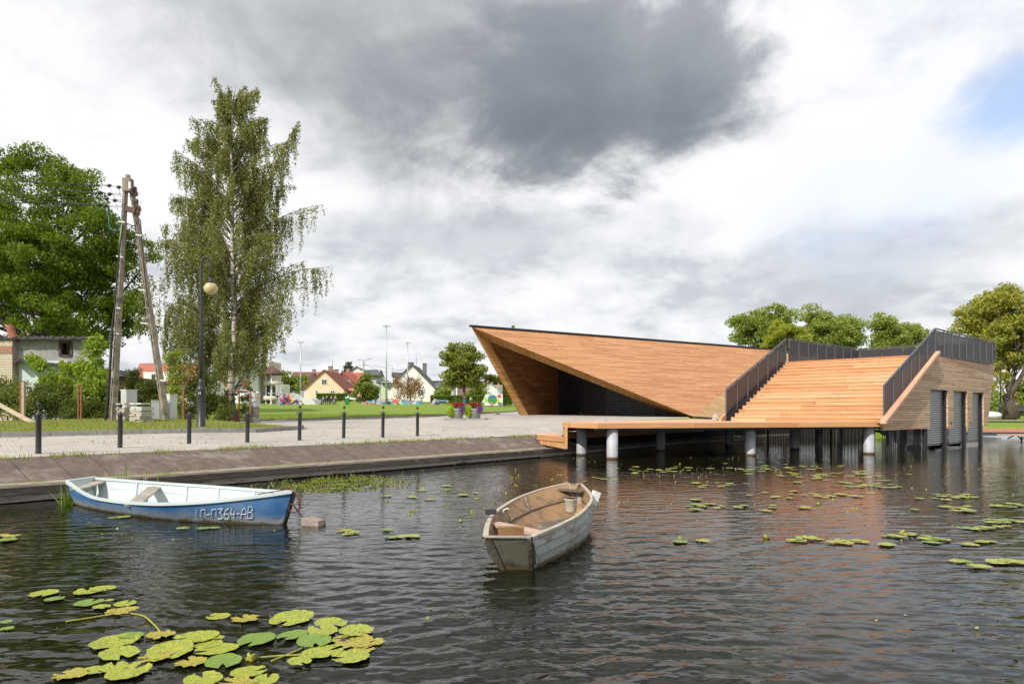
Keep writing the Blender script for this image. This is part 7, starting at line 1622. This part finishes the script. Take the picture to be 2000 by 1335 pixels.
mb = MB(); mb.slab([P(600, 757, 155.6), P(613, 757, 155.6), P(614, 735, 155.6), P(611, 728, 155.6), P(600, 741, 155.6)], V(0, -1, 0), 3); mb.build('dormer_gable', M_('dark_gable_boards', (.10, .09, .09), .8), h); chimney(h, 610.5, 616, 721.5, 730, 161, BCH)
h = gable('red_roof_house', 'red-roofed house with brown boarded gable behind the cream house', 652, 699, 667.5, 750, 725.5, 783, 160, 690, 170, BRNW, RT_RED); window(h, 678, 684, 742, 750, 160, 0); chimney(h, 651, 660.5, 721.5, 728, 168, BCH); chimney(h, 676, 683, 720, 730, 168, BCH)
mb = MB(); mb.slab([P(684, 752, 166), P(712, 752, 166), P(708, 727, 171), P(682, 727, 171)], V(0, -.6, .8), .2, udir=V(1, 0, 0)); mb.build('side_roof', RT_RED, h); mb = MB(); mb.slab([P(609, 741, 164), P(628, 741, 164), P(632, 726, 169), P(618, 726, 169)], V(0, -.6, .8), .2, udir=V(1, 0, 0)); mb.build('rear_roof', RT_RED, h)
h = gable('grey_roof_house', 'tall house with dark slate-grey gable roof behind the bushy tree', 682, 716, 696.5, 727, 715.5, 783, 178, 712, 190, WHITEW, RT_GR)
mb = MB(); mb.slab([P(705, 734, 178), P(742, 732, 178), P(739, 721.5, 183), P(708, 721.5, 183)], V(0, -.5, .86), .2, udir=V(1, 0, 0)); mb.slab([P(735, 747, 176), P(752, 747, 176), P(745, 740, 180), P(735, 740, 180)], V(0, -.5, .86), .2); mb.build('side_roof', RT_GR, h); mb = MB(); mb.box((XP(728, 180), 182, ZY(758, 180)), (XP(745, 180)-XP(712, 180), 6, ZY(733, 180)-ZY(784, 180))); mb.build('side_walls', M_('pale_grey_render', (.50, .53, .52), .9), h)
mb = MB(); mb.slab([P(739, 735, 177.6), P(746.5, 734, 177.6), P(742, 722, 177.6)], V(0, -1, 0), 3); mb.build('small_gable', RT_GR, h)
h = thing('green_house', 'pale green house seen between the grey-roofed and white houses', 'house', P(752, 783, 168)); mb = MB(); mb.box((XP(752, 168), 170, ZY(764, 168)), (XP(760, 168)-XP(744, 168), 4, ZY(746, 168)-ZY(784, 168))); mb.build('walls', M_('pale_green_render', (.50, .60, .44), .9), h); mb = MB(); mb.slab([P(743, 747, 167), P(764, 748, 167), P(759, 742, 172), P(748, 742, 172)], V(0, -.5, .86), .2); mb.build('roof', RT_GR, h)
# house with red roof at the left
dh = 72; h = thing('red_tiled_house', 'long white house with weathered red tiled roof behind the concrete pole', 'house', P(320, 783, dh))
mb = MB(); mb.box((XP(325, dh), dh+3.2, ZY(765, dh)), (XP(395, dh)-XP(268, dh), 6, ZY(745, dh)-ZY(790, dh))); mb.build('walls', WHITEW, h); mb = MB(); mb.slab([P(262, 748, dh-.4), P(400, 748, dh-.4), P(392, 709, dh+3.3), P(272, 709, dh+3.3)], V(0, -.6, .8), .2, udir=V(1, 0, 0)); mb.build('roof', tilemat('old_red_tiles', (.38, .14, .10), (.28, .11, .085)), h)
mb = MB(); mb.box((XP(316, dh-.3), dh+1.2, ZY(735, dh-.3)), (XP(352, dh)-XP(281, dh), 3, ZY(726, dh)-ZY(744, dh))); mb.build('dormer', WHITEW, h); window(h, 295, 306, 729, 742, dh-.32, 0); window(h, 329, 338, 730, 742, dh-.32, 0); window(h, 353, 372, 756, 772, dh+.15, 1); window(h, 283, 300, 756, 772, dh+.15, 1)
# balcony block
db = 100; h = thing('balcony_block', 'white apartment block with orange panels and curved balconies behind the birch', 'apartment building', P(500, 785, db))
ORP = M_('orange_panel', (.55, .26, .11), .8, 0, (.50, .23, .10), 2)
mb = MB(); mb.box((XP(462, db), db+5, ZY(743, db)), (XP(505, db)-XP(420, db), 10, ZY(702, db)-ZY(790, db))); mb.build('walls', WHITEW, h)
for x0, x1 in ((431, 442), (473, 488)):
    for y0, y1 in ((743, 756), (768, 780)): mb = MB(); mb.box((XP((x0+x1)/2, db), db-.05, ZY((y0+y1)/2, db)), (XP(x1, db)-XP(x0, db), .12, ZY(y0, db)-ZY(y1, db))); mb.build('orange_panel', ORP, h)
    for y0, y1 in ((730, 742), (756, 767)): window(h, x0, x1, y0, y1, db, 1)
mb = MB(); mb.box((XP(445, db-1), db+2, ZY(704, db)), (XP(507, db)-XP(415, db), 12, .5)); mb.build('roof_slab', RT_BR, h)
BEI = M_('beige_balcony', (.56, .50, .42), .9, 0, (.5, .44, .37), 2)
mb = MB(); mb.box((XP(516, db+2), db+4, ZY(745, db+2)), (XP(528, db)-XP(504, db), 5, ZY(712, db)-ZY(790, db))); mb.build('stair_tower', BEI, h)
for k, (y0, y1) in enumerate(((744, 752), (773, 781))):
    mb = MB(); c = V(XP(527, db-.5), db+1.0, ZY(y1, db)); mb.lathe(c, [(1.35, 0), (1.4, .02), (1.4, ZY(y0, db)-ZY(y1, db)), (1.3, ZY(y0, db)-ZY(y1, db))], 20); mb.build('balcony', BEI, h)
mb = MB()
for x in (515, 529, 537, 543): mb.beam(V(XP(x, db-.4), db-.2+abs(x-528)*.06, ZY(788, db)), V(XP(x, db-.4), db-.2+abs(x-528)*.06, ZY(727, db)), .18, .18)
mb.build('balcony_posts', FRW, h)
mb = MB(); mb.lathe(V(XP(526, db), db+1, ZY(731, db)), [(1.8, 0), (1.85, .15), (1.0, .7), (.1, 1.4)], 18); mb.build('pointed_roof', M_('dark_brown_shingle', (.12, .07, .055), .8), h)
mb = MB(); mb.box((XP(526, db), db+1.6, ZY(763, db)), (1.6, 1.4, 1.4)); mb.build('balcony_void', GLASS, h)
# right-hand house, far leg house
h = thing('peach_house', 'small peach house with red roof far behind the willow trunk', 'house', P(1990, 808, 150)); mb = MB(); mb.box((XP(1990, 150), 152, ZY(785, 150)), (XP(2010, 150)-XP(1977, 150), 4, ZY(771, 150)-ZY(812, 150))); mb.build('walls', CREAMW, h); mb = MB(); mb.slab([P(1974, 773, 149), P(2014, 773, 149), P(2008, 766, 153), P(1980, 766, 153)], V(0, -.5, .86), .2); mb.build('roof', RT_RED, h)
h = gable('white_gable_house', 'white house with salmon roof glimpsed between maple and pavilion', 940, 985, 965, 755, 738, 785, 135, 985, 150, WHITEW, RT_RED); window(h, 953, 959, 745, 751, 135, 0)
h = gable('salmon_roof_house', 'salmon-roofed brown shed house seen through the maple', 893, 925, 909, 748, 735, 785, 140, 930, 150, planks('maroon_boards', (.25, .13, .12), (.28, .15, .14), (.3, .17, .15), .25, 5, .1), RT_RED)
# parked cars (simple but shaped)
def car(label, x, y, d, L=4.2, hgt=1.5, rz=0.0, m=None):
    b = P(x, y, d); t = thing('parked_car', label, 'car', b); m = m or M_('white_car_paint', (.72, .73, .74), .25)
    Mx = Matrix.Translation(b) @ Matrix.Rotation(rz, 4, 'Z')
    prof = [(-L/2, .35), (-L/2, .8), (-L*.42, .95), (-L*.28, 1.0), (-L*.16, 1.42), (L*.2, 1.45), (L*.40, 1.0), (L*.48, .9), (L/2, .7), (L/2, .35)]
    mb = MB(); a = [Mx @ V(x_, -.85, z_) for x_, z_ in prof]; c = [Mx @ V(x_, .85, z_) for x_, z_ in prof]; mb.face(a); mb.face(c[::-1])
    for i in range(len(prof)): j = (i+1) % len(prof); mb.face([c[i], c[j], a[j], a[i]][::-1])
    o = mb.build('body', m, t); bevel(o, .06, 3, 20)
    wn_ = [(-L*.25, 1.02), (-L*.15, 1.36), (L*.18, 1.38), (L*.35, 1.02)]
    for s in (-1, 1): mb = MB(); mb.slab([Mx @ V(x_, s*.865, z_) for x_, z_ in wn_][::s], Mx.to_3x3() @ V(0, s, 0), .02); mb.build('side_window', GLASS, t)
    for sx in (-.31, .31):
        for s in (-1, 1):
            mb = MB(); c0 = Mx @ V(L*sx, s*.78, .33); ax = (Mx.to_3x3() @ V(0, s*.11, 0)); mb.tube([c0-ax, c0+ax], .33, 18); wh = mb.build('wheel', BLKP, t); mb = MB(); mb.tube([c0+ax, c0+ax*1.1], .2, 14); mb.build('rim', GALV, wh)
car('white car parked behind the birch trunk', 470, 782, 92); car('white car parked beside the cream house porch', 699, 784, 118, rz=1.2); car('dark car far away beside the peach house', 1988, 806, 135, m=M_('dark_car_paint', (.06, .07, .08), .3))
# ---------------------------------------------------------------- skate park
def graf(name, cols, scale=2.0, seed=0.0):
    m, nt, n, b = mat_base(name); L = nt.links.new; b.inputs['Roughness'].default_value = .6
    tc = n('ShaderNodeTexCoord'); mp = n('ShaderNodeMapping'); mp.inputs['Location'].default_value = (seed, seed*2, 0); L(tc.outputs['Object'], mp.inputs[0])
    nz = n('ShaderNodeTexNoise'); nz.inputs['Scale'].default_value = 1.6; nz.inputs['Detail'].default_value = 3; L(mp.outputs[0], nz.inputs[0])
    ad = n('ShaderNodeVectorMath', operation='MULTIPLY_ADD'); L(nz.outputs[1], ad.inputs[0]); ad.inputs[1].default_value = (.8, .8, .8); L(mp.outputs[0], ad.inputs[2])
    vo = n('ShaderNodeTexVoronoi'); vo.inputs['Scale'].default_value = scale; L(ad.outputs[0], vo.inputs[0]); sp = n('ShaderNodeSeparateColor'); L(vo.outputs['Color'], sp.inputs[0])
    r = n('ShaderNodeValToRGB'); r.color_ramp.interpolation = 'CONSTANT'; L(sp.outputs[0], r.inputs[0]); e = r.color_ramp.elements
    while len(e) < len(cols): e.new(.5)
    for i, c in enumerate(cols): e[i].position = i/len(cols); e[i].color = c+(1,)
    L(r.outputs[0], b.inputs['Base Color']); return m
GR1 = graf('graffiti_blue_pink', [(.02, .18, .34), (.05, .35, .5), (.5, .3, .32), (.03, .03, .04), (.62, .5, .5), (.03, .25, .42), (.5, .12, .08), (.55, .52, .3)], 2.4); GR2 = graf('graffiti_multicolour', [(.4, .04, .12), (.6, .55, .55), (.02, .02, .03), (.03, .14, .4), (.55, .25, .3), (.1, .08, .2), (.5, .4, .1)], 2.8, 3.0)
ds = 90; zs = ZY(791, ds)
WPNL = M_('white_mesh_panel', (.62, .66, .66), .5)
def mesh_panel(a, b, h, par, name='fence_panel'):
    m = MATS.get('clear_mesh')
    if not m:
        m = bpy.data.materials.new('clear_mesh'); m.use_nodes = True; nt = m.node_tree; nt.nodes.clear(); n = NT(nt); bb = n('ShaderNodeBsdfPrincipled'); bb.inputs['Base Color'].default_value = (.6, .66, .64, 1); tr = n('ShaderNodeBsdfTransparent'); mx = n('ShaderNodeMixShader'); mx.inputs[0].default_value = .22; nt.links.new(tr.outputs[0], mx.inputs[1]); nt.links.new(bb.outputs[0], mx.inputs[2]); o = n('ShaderNodeOutputMaterial'); nt.links.new(mx.outputs[0], o.inputs[0]); MATS['clear_mesh'] = m
    n_ = max(1, round((b-a).length/1.4))
    for k in range(n_):
        p, q = a.lerp(b, k/n_), a.lerp(b, (k+1)/n_); mb = MB(); mb.slab([p, q, q+V(0, 0, h), p+V(0, 0, h)], V(0, -1, 0), .02); pn = mb.build(name, m, par); mb = MB(); mb.beam(p, p+V(0, 0, h), .06, .06); mb.beam(p+V(0, 0, h), q+V(0, 0, h), .05, .05); mb.build('panel_frame', WPNL, pn)
t = thing('quarter_pipe', 'graffiti-sided skate ramp with fenced platform left of the bench', 'skate ramp', P(570, 790, ds))
SKS = M_('pale_ramp_surface', (.60, .60, .57), .6, 0, (.52, .52, .49), 2)
mb = MB(); mb.slab([P(540, 790, ds), P(596, 790, ds), P(577, 778, ds), P(564, 768, ds), P(540, 768, ds)], V(0, -1, 0), .05); mb.build('graffiti_side', GR2, t)
mb = MB(); q = [P(540, 767, ds), P(564, 767, ds), P(577, 777, ds), P(596, 786, ds), P(606, 790, ds)]
for a, b_ in zip(q[:-1], q[1:]): mb.face([a, b_, b_+V(0, 4, 0), a+V(0, 4, 0)])
mb.build('riding_surface', SKS, t); mesh_panel(P(539, 768, ds), P(566, 768, ds), 1.15, t)
mb = MB(); q = [P(618, 790, ds), P(611, 780, ds), P(607, 777, ds), P(590, 777, ds), P(590, 790, ds)]; mb.slab(q[::-1], V(0, -1, 0), 3.0); mb.build('back_ramp', SKS, t); mesh_panel(P(588, 778, ds+2), P(602, 778, ds+2), 1.0, t)
for x in (529, 545): pass
t = thing('goal_frame', 'white goal frame left of the skate ramp', 'goal', P(536, 790, 88)); mb = MB(); mb.beam(P(529, 790, 86), P(529, 767, 86), .12, .12); mb.beam(P(524, 767.5, 86), P(545, 767.5, 88), .12, .12); mb.beam(P(545, 790, 90), P(545, 767, 90), .12, .12); mb.build('posts', FRW, t)
mb = MB(); n_ = 40; top = [(x, 779+1.2*math.sin(x*.13)+(0 if 730 < x < 800 else 4.0)) for x in [715+108*k/n_ for k in range(n_+1)]]
mb.slab([P(715, 791, ds), P(823, 791, ds)]+[P(x, y, ds) for x, y in top[::-1]], V(0, -1, 0), .3); o = mb.build('graffiti_wall', GR1, None, P(769, 791, ds)); props(o, 'long low wall covered in blue and pink graffiti', 'graffiti wall')
mb = MB(); mb.slab([P(706, 791, ds-.2), P(717, 791, ds-.2), P(715, 784.5, ds-.2), P(707, 784.5, ds-.2)], V(0, -1, 0), .6); o = mb.build('skate_box', M_('salmon_paint', (.50, .2, .14), .7, 0, (.35, .2, .35), .8), None, P(710, 791, ds)); props(o, 'small salmon-pink skate box left of the graffiti wall', 'skate box')
t = thing('bench', 'dark bench with thick end supports left of the green bin', 'bench', P(637, 790, 87)); mb = MB(); mb.beam(P(627, 783.5, 87), P(652, 783.5, 87), .45, .10); mb.build('seat', OLDFR, t)
for x in (626.5, 652.5): mb = MB(); mb.lathe(P(x, 790, 87), [(.18, 0), (.17, .5), (.14, .6)], 12); mb.build('end_support', CONC, t)
p = P(678, 790.5, 87); t = thing('wheelie_bin', 'green refuse bin with white lid on the lawn edge', 'bin', p); mb = MB(); mb.hexa([p+V(*q) for q in ((-.2, -.2, 0), (.2, -.2, 0), (.2, .2, 0), (-.2, .2, 0), (-.26, -.26, .8), (.26, -.26, .8), (.26, .26, .8), (-.26, .26, .8))]); mb.build('body', M_('green_plastic', (.02, .22, .04), .45), t); mb = MB(); mb.box(p+V(0, 0, .85), (.56, .56, .08)); o = mb.build('rim', M_('green_plastic', (.02, .22, .04), .45), t); mb = MB(); mb.box(p+V(0, 0, .96), (.42, .42, .12)); mb.build('lid', WPL, t)
t = thing('skate_bank', 'small triangular painted bank before the long hedge', 'skate ramp', P(852, 790, 89)); mb = MB(); mb.slab([P(839, 790.5, 89), P(861, 790.5, 89), P(853, 781, 89), P(848, 777.5, 89), P(845, 783, 89)], V(0, -1, 0), 1.2); mb.build('bank', graf('graffiti_pale', [(.5, .55, .6), (.45, .3, .35), (.2, .3, .5), (.6, .6, .6)], 1.8, 7.0), t)
t = thing('bench', 'brown and blue bench before the long hedge', 'bench', P(863, 790, 89)); mb = MB(); mb.beam(P(850, 786, 89), P(875, 786, 89), .4, .08); mb.build('seat', OLDFR, t); mb = MB(); mb.beam(P(851, 782, 89.3), P(873, 782, 89.3), .05, .22); mb.build('backrest', M_('blue_paint', (.12, .25, .42), .6), t)
for x in (849.5, 874.5): mb = MB(); mb.lathe(P(x, 790.5, 89), [(.17, 0), (.16, .55), (.1, .6)], 10); mb.build('end_support', CONC, t)
# painted ramp right
dq = 84; t = thing('painted_ramp', 'white curved ramp painted with green and orange shapes beside the pavilion', 'skate ramp', P(960, 792, dq))
cv = [(930, 791.5), (938, 788), (943, 782), (946, 776), (948, 769.5)]; mb = MB(); mb.slab([P(x, y, dq) for x, y in cv[:1]]+[P(982, 792, dq), P(982, 769, dq)]+[P(x, y, dq) for x, y in cv[::-1][:-1]], V(0, -1, 0), .06); mb.build('painted_side', M_('ramp_white', (.66, .68, .68), .6), t)
mb = MB(); 
for a, b_ in zip(cv[:-1], cv[1:]): mb.face([P(*a, dq), P(*b_, dq), P(*b_, dq)+V(0, 3, 0), P(*a, dq)+V(0, 3, 0)])
mb.face([P(948, 769.5, dq), P(982, 769, dq), P(982, 769, dq)+V(0, 3, 0), P(948, 769.5, dq)+V(0, 3, 0)]); mb.build('riding_surface', SKS, t)
def disc(name, x, y, rx, ry, m, off, n_=18, par=t):
    mb = MB(); mb.slab([P(x+rx*math.cos(2*math.pi*k/n_), y-ry*math.sin(2*math.pi*k/n_), dq-off) for k in range(n_)], V(0, -1, 0), .015); mb.build(name, m, par)
disc('green_painted_oval', 961.5, 780, 9, 9.5, M_('mural_green', (.05, .25, .08), .6), .03); disc('blue_painted_band', 962, 774.5, 7.5, 1.6, M_('mural_blue', (.04, .15, .45), .6), .05); disc('orange_painted_spot', 960, 788, 2.8, 3, M_('mural_orange', (.6, .22, .1), .6), .05)
disc('lime_painted_patch', 949, 781, 3.2, 4.5, M_('mural_lime', (.4, .55, .08), .6), .03); disc('lime_painted_patch', 973, 783, 3, 5, M_('mural_lime', (.4, .55, .08), .6), .03); disc('red_painted_patch', 975, 773, 4, 3, M_('mural_red', (.6, .08, .06), .6), .05); disc('green_painted_oval', 942, 788, 4, 3, M_('mural_green', (.05, .25, .08), .6), .03)
disc('grey_painted_patch', 977, 788.5, 4.5, 3.4, M_('mural_grey', (.2, .2, .2), .6), .03)
mesh_panel(P(952, 769, dq+.2), P(981.5, 768.5, dq+.2), 1.05, t)
# ---------------------------------------------------------------- people (continuous skinned bodies)
SKIN = M_('skin', (.50, .30, .21), .6)
def person(label, base, h, pose, shirt, trousers, hair=(.05, .03, .02), rz=0.0, cap=None, bare=False):
    """pose 'stand' or 'sit'; joints in units of body height"""
    if pose == 'stand':
        J = {'pel': (0, 0, .53), 'che': (0, 0, .72), 'neck': (0, 0, .83), 'hd': (0, -.01, .90), 'top': (0, 0, .97), 'sl': (-.10, 0, .80), 'el': (-.15, .01, .64), 'hl': (-.15, -.06, .50), 'sr': (.10, 0, .80), 'er': (.16, 0, .65), 'hr': (.13, -.08, .53), 'kl': (-.07, -.01, .28), 'al': (-.08, .01, .04), 'tl': (-.08, -.08, .015), 'kr': (.07, -.02, .28), 'ar': (.09, .02, .04), 'tr': (.09, -.07, .015)}
    else:
        J = {'pel': (0, 0, .27), 'che': (0, -.02, .46), 'neck': (0, -.03, .57), 'hd': (0, -.05, .64), 'top': (0, -.04, .71), 'sl': (-.10, -.02, .54), 'el': (-.15, -.05, .40), 'hl': (-.10, -.18, .33), 'sr': (.10, -.02, .54), 'er': (.15, -.06, .40), 'hr': (.08, -.18, .34), 'kl': (-.09, -.24, .29), 'al': (-.09, -.23, .04), 'tl': (-.09, -.31, .015), 'kr': (.09, -.24, .29), 'ar': (.10, -.25, .04), 'tr': (.10, -.33, .015)}
    R_ = {'pel': .082, 'che': .085, 'neck': .034, 'hd': .055, 'top': .045, 'sl': .040, 'el': .028, 'hl': .018, 'sr': .04, 'er': .028, 'hr': .018, 'kl': .042, 'al': .028, 'tl': .02, 'kr': .042, 'ar': .028, 'tr': .02}
    E = [('pel', 'che'), ('che', 'neck'), ('neck', 'hd'), ('hd', 'top'), ('che', 'sl'), ('sl', 'el'), ('el', 'hl'), ('che', 'sr'), ('sr', 'er'), ('er', 'hr'), ('pel', 'kl'), ('kl', 'al'), ('al', 'tl'), ('pel', 'kr'), ('kr', 'ar'), ('ar', 'tr')]
    ks = list(J); me = bpy.data.meshes.new('person'); me.from_pydata([V(*J[k])*h for k in ks], [(ks.index(a), ks.index(b)) for a, b in E], [])
    o = bpy.data.objects.new('person_tmp', me); COL.objects.link(o); sk = o.modifiers.new('s', 'SKIN'); su = o.modifiers.new('u', 'SUBSURF'); su.levels = 1; su.render_levels = 1
    me.update(); 
    if not me.skin_vertices: 
        bm = bmesh.new(); bm.from_mesh(me); bm.verts.layers.skin.verify(); bm.to_mesh(me); bm.free()
    for i, k in enumerate(ks): me.skin_vertices[0].data[i].radius = (R_[k]*h, R_[k]*h*.8); me.skin_vertices[0].data[i].use_root = (k == 'pel')
    dg = bpy.context.evaluated_depsgraph_get(); m2 = bpy.data.meshes.new_from_object(o.evaluated_get(dg)); bpy.data.objects.remove(o)
    mats = [SKIN, M_('cloth_%02x%02x%02x' % tuple(int(c*255) for c in shirt), shirt, .85), M_('cloth_%02x%02x%02x' % tuple(int(c*255) for c in trousers), trousers, .85), M_('hair_dark' if not cap else 'cap_%02x%02x%02x' % tuple(int(c*255) for c in cap), cap or hair, .8)]
    m2.materials.clear()
    for m in mats: m2.materials.append(m)
    J3 = {k: V(*v)*h for k, v in J.items()}
    reg = {'hd': 0, 'neck': 0, 'top': 3, 'hl': 0, 'hr': 0, 'el': 1, 'er': 1, 'sl': 1, 'sr': 1, 'che': 1, 'pel': 2, 'kl': 2, 'kr': 2, 'al': 2, 'ar': 2, 'tl': 3, 'tr': 3}
    for p in m2.polygons:
        c = p.center; k = min(J3, key=lambda q: (J3[q]-c).length/(1.4 if q in ('che', 'pel') else 1)); p.material_index = reg[k]; p.use_smooth = True
        if k == 'hd' and c.y > .0: p.material_index = 3
    ob = bpy.data.objects.new('person', m2); COL.objects.link(ob); ob.location = base; ob.rotation_euler = (0, 0, rz); props(ob, label, 'person'); return ob
person('person standing in black T-shirt and blue jeans left of the graffiti ramp', P(542, 790.5, 86), 1.55, 'stand', (.02, .02, .025), (.10, .20, .34), rz=.2)
person('person in black sitting low against the graffiti ramp side', P(559, 790.5, 86), 1.7, 'sit', (.015, .015, .018), (.02, .02, .025), rz=-.3)
person('child in pink sitting at the graffiti ramp side', P(567, 790.5, 86.3), 1.2, 'sit', (.55, .08, .18), (.4, .3, .35), rz=.5)
person('leftmost person on the dark bench, in blue', P(631, 790, 86.9), 1.6, 'sit', (.12, .16, .34), (.1, .1, .2), rz=3.0); person('middle person on the dark bench, in black', P(638, 790, 86.9), 1.7, 'sit', (.02, .02, .03), (.05, .06, .1), rz=2.8)
person('rightmost person on the dark bench, in dark clothes', P(647, 790, 86.9), 1.65, 'sit', (.05, .05, .07), (.05, .05, .06), rz=3.3); person('child with pale hood standing at the bench end', P(655, 790, 86.5), 1.25, 'stand', (.30, .22, .24), (.08, .08, .1), cap=(.6, .55, .5))
person('small child in pink near the green bin', P(669.5, 791, 86), .75, 'stand', (.6, .25, .32), (.55, .4, .42), rz=.4); person('person in salmon top and white cap on a bicycle beside the road lamp', P(702, 788, 92), 1.6, 'stand', (.6, .28, .2), (.04, .04, .05), cap=(.7, .7, .7), rz=.3)
person('person in dark top left of the maple trunk before the hedge', P(890.5, 790.5, 88), 1.05, 'stand', (.03, .03, .035), (.05, .05, .06)); person('person in black and blue at the maple trunk', P(908, 791, 87.5), 1.2, 'stand', (.03, .035, .06), (.04, .14, .5)); person('child with bright blue cap before the hedge', P(919.5, 791, 87.5), 1.15, 'stand', (.55, .45, .42), (.08, .08, .1), cap=(.02, .2, .6))
person('person in red shirt standing on top of the painted ramp', P(973.5, 769, 85.2), 1.5, 'stand', (.6, .02, .05), (.05, .05, .06))
# ---------------------------------------------------------------- far shore right
t = thing('landing_stage', 'orange timber landing stage on a pale wall along the far right shore', 'landing stage', P(1980, 850, 40)); q = [(23.5, 41.2), (36, 40.4), (60, 38.2), (90, 32)]
zt_ = ZY(838, 40); mbd = MB(); mbw = MB()
for (xa, ya), (xb, yb) in zip(q[:-1], q[1:]):
    mbd.hexa([V(xa, ya, zt_-.2), V(xb, yb, zt_-.2), V(xb, yb+2.6, zt_-.2), V(xa, ya+2.6, zt_-.2), V(xa, ya, zt_), V(xb, yb, zt_), V(xb, yb+2.6, zt_), V(xa, ya+2.6, zt_)], udir=V(1, 0, 0)); mbw.hexa([V(xa, ya+.2, -1), V(xb, yb+.2, -1), V(xb, yb+.5, -1), V(xa, ya+.5, -1), V(xa, ya+.2, zt_-.21), V(xb, yb+.2, zt_-.21), V(xb, yb+.5, zt_-.21), V(xa, ya+.5, zt_-.21)])
mbd.build('deck', planks('reddish_stage_boards', (.42, .20, .12), (.48, .24, .15), (.52, .28, .18), .14, 4, .08), t); mbw.build('quay_wall', M_('pale_blue_concrete', (.48, .52, .55), .8, 0, (.38, .42, .45), 1.5, 6), t)
t = thing('picnic_bench', 'small timber bench platform on steel struts by the right landing stage', 'bench', P(1990, 852, 37.5)); mb = MB(); mb.prism([(XP(1975, 37.5), 37.2), (XP(2040, 37.5), 37.2), (XP(2040, 37.5), 38.2), (XP(1965, 37.5), 38.2)], ZY(850, 37.5), ZY(848, 37.5)); mb.build('seat', W_DECK, t); mb = MB()
for a, b_ in (((1968, 856), (1980, 850)), ((1995, 858), (1988, 851)), ((1995, 858), (2003, 851)), ((1995, 866), (1995, 851))): mb.beam(P(*a, 37.6), P(*b_, 37.6), .05, .05)
mb.build('struts', DARKSTEEL, t)
sl = [on(1870, 50), on(1960, 50), on(2150, 48), on(2150, 54), on(1960, 56), on(1870, 56)]
mb = MB(); mb.face([V(22, 43.7, ZY(839, 43)), V(60, 41, ZY(839, 43)), V(62, 48.5, ZY(829, 48)), V(24, 50, ZY(829, 49))]); o = mb.build('bank_slope', SLABM, None, V(30, 45, .6)); props(o, 'grey paved slope behind the far landing stage', None, None, 'structure')
mb = MB(); mb.face([V(26, 58.5, H_(40, 59)+.08), V(80, 56, H_(60, 57)+.08), V(80, 62, H_(60, 61)+.08), V(26, 64, H_(40, 63)+.08)]); o = mb.build('footpath', LEDGE, None, V(30, 60, .8)); props(o, 'pale footpath across the far right lawn', None, None, 'structure')
p = P(1935, 817, 62); t = thing('swan_pedalo', 'white moulded boat shape on the far bank by the boathouse corner', 'pedal boat', p); mb = MB(); mb.sphere(p+V(0, 0, .3), (.95, .6, .35), 16, 10); mb.build('hull', WPL, t); mb = MB(); mb.tube(cr([p+V(-.4, 0, .4), p+V(-.5, 0, .9), p+V(-.75, 0, 1.25), p+V(-.95, 0, 1.1)], 10), [.22, .2, .17, .15, .14, .13, .13, .12, .1, .06], 10); mb.build('neck', WPL, t)

# fallen leaves on the paving and flecks on the water
rn = np.random.default_rng(91); fl = []
while len(fl) < 420:
    x = rn.uniform(-16, 1); y = rn.uniform(11, 34); sN = float(shore_n(np.array([x]), np.array([y]))[0])
    if 2.1 < sN < 9 and noise.noise(V(x*.5, y*.5, 4)) > -.1:
        t_ = min(max((sN-1.9)/1.3, 0), 1); fl.append((x, y, .648*(1-t_)+(H_(x, y)+.05)*t_+.012))
o = leaves('fallen_leaves', fl, .05, leafmat('dead_leaf', [(.30, .18, .06), (.42, .32, .10), (.22, .14, .07)], .2), None, .7, rn, 0, .1); props(o, 'scattered fallen leaves on the promenade paving', 'fallen leaves', None, 'stuff')
fl = []
while len(fl) < 700:
    x = rn.uniform(-9, 14); y = rn.uniform(4, 24)
    if shore_n(np.array([x]), np.array([y]))[0] < -.2 and noise.noise(V(x*.35, y*.35, 8)) > .05: fl.append((x, y, .006))
o = leaves('floating_flecks', fl, .028, leafmat('fleck', [(.36, .30, .12), (.22, .26, .05), (.5, .46, .3)], .1), None, .7, rn, 0, .05); props(o, 'tiny leaf flecks drifting on the pond', 'floating debris', None, 'stuff')
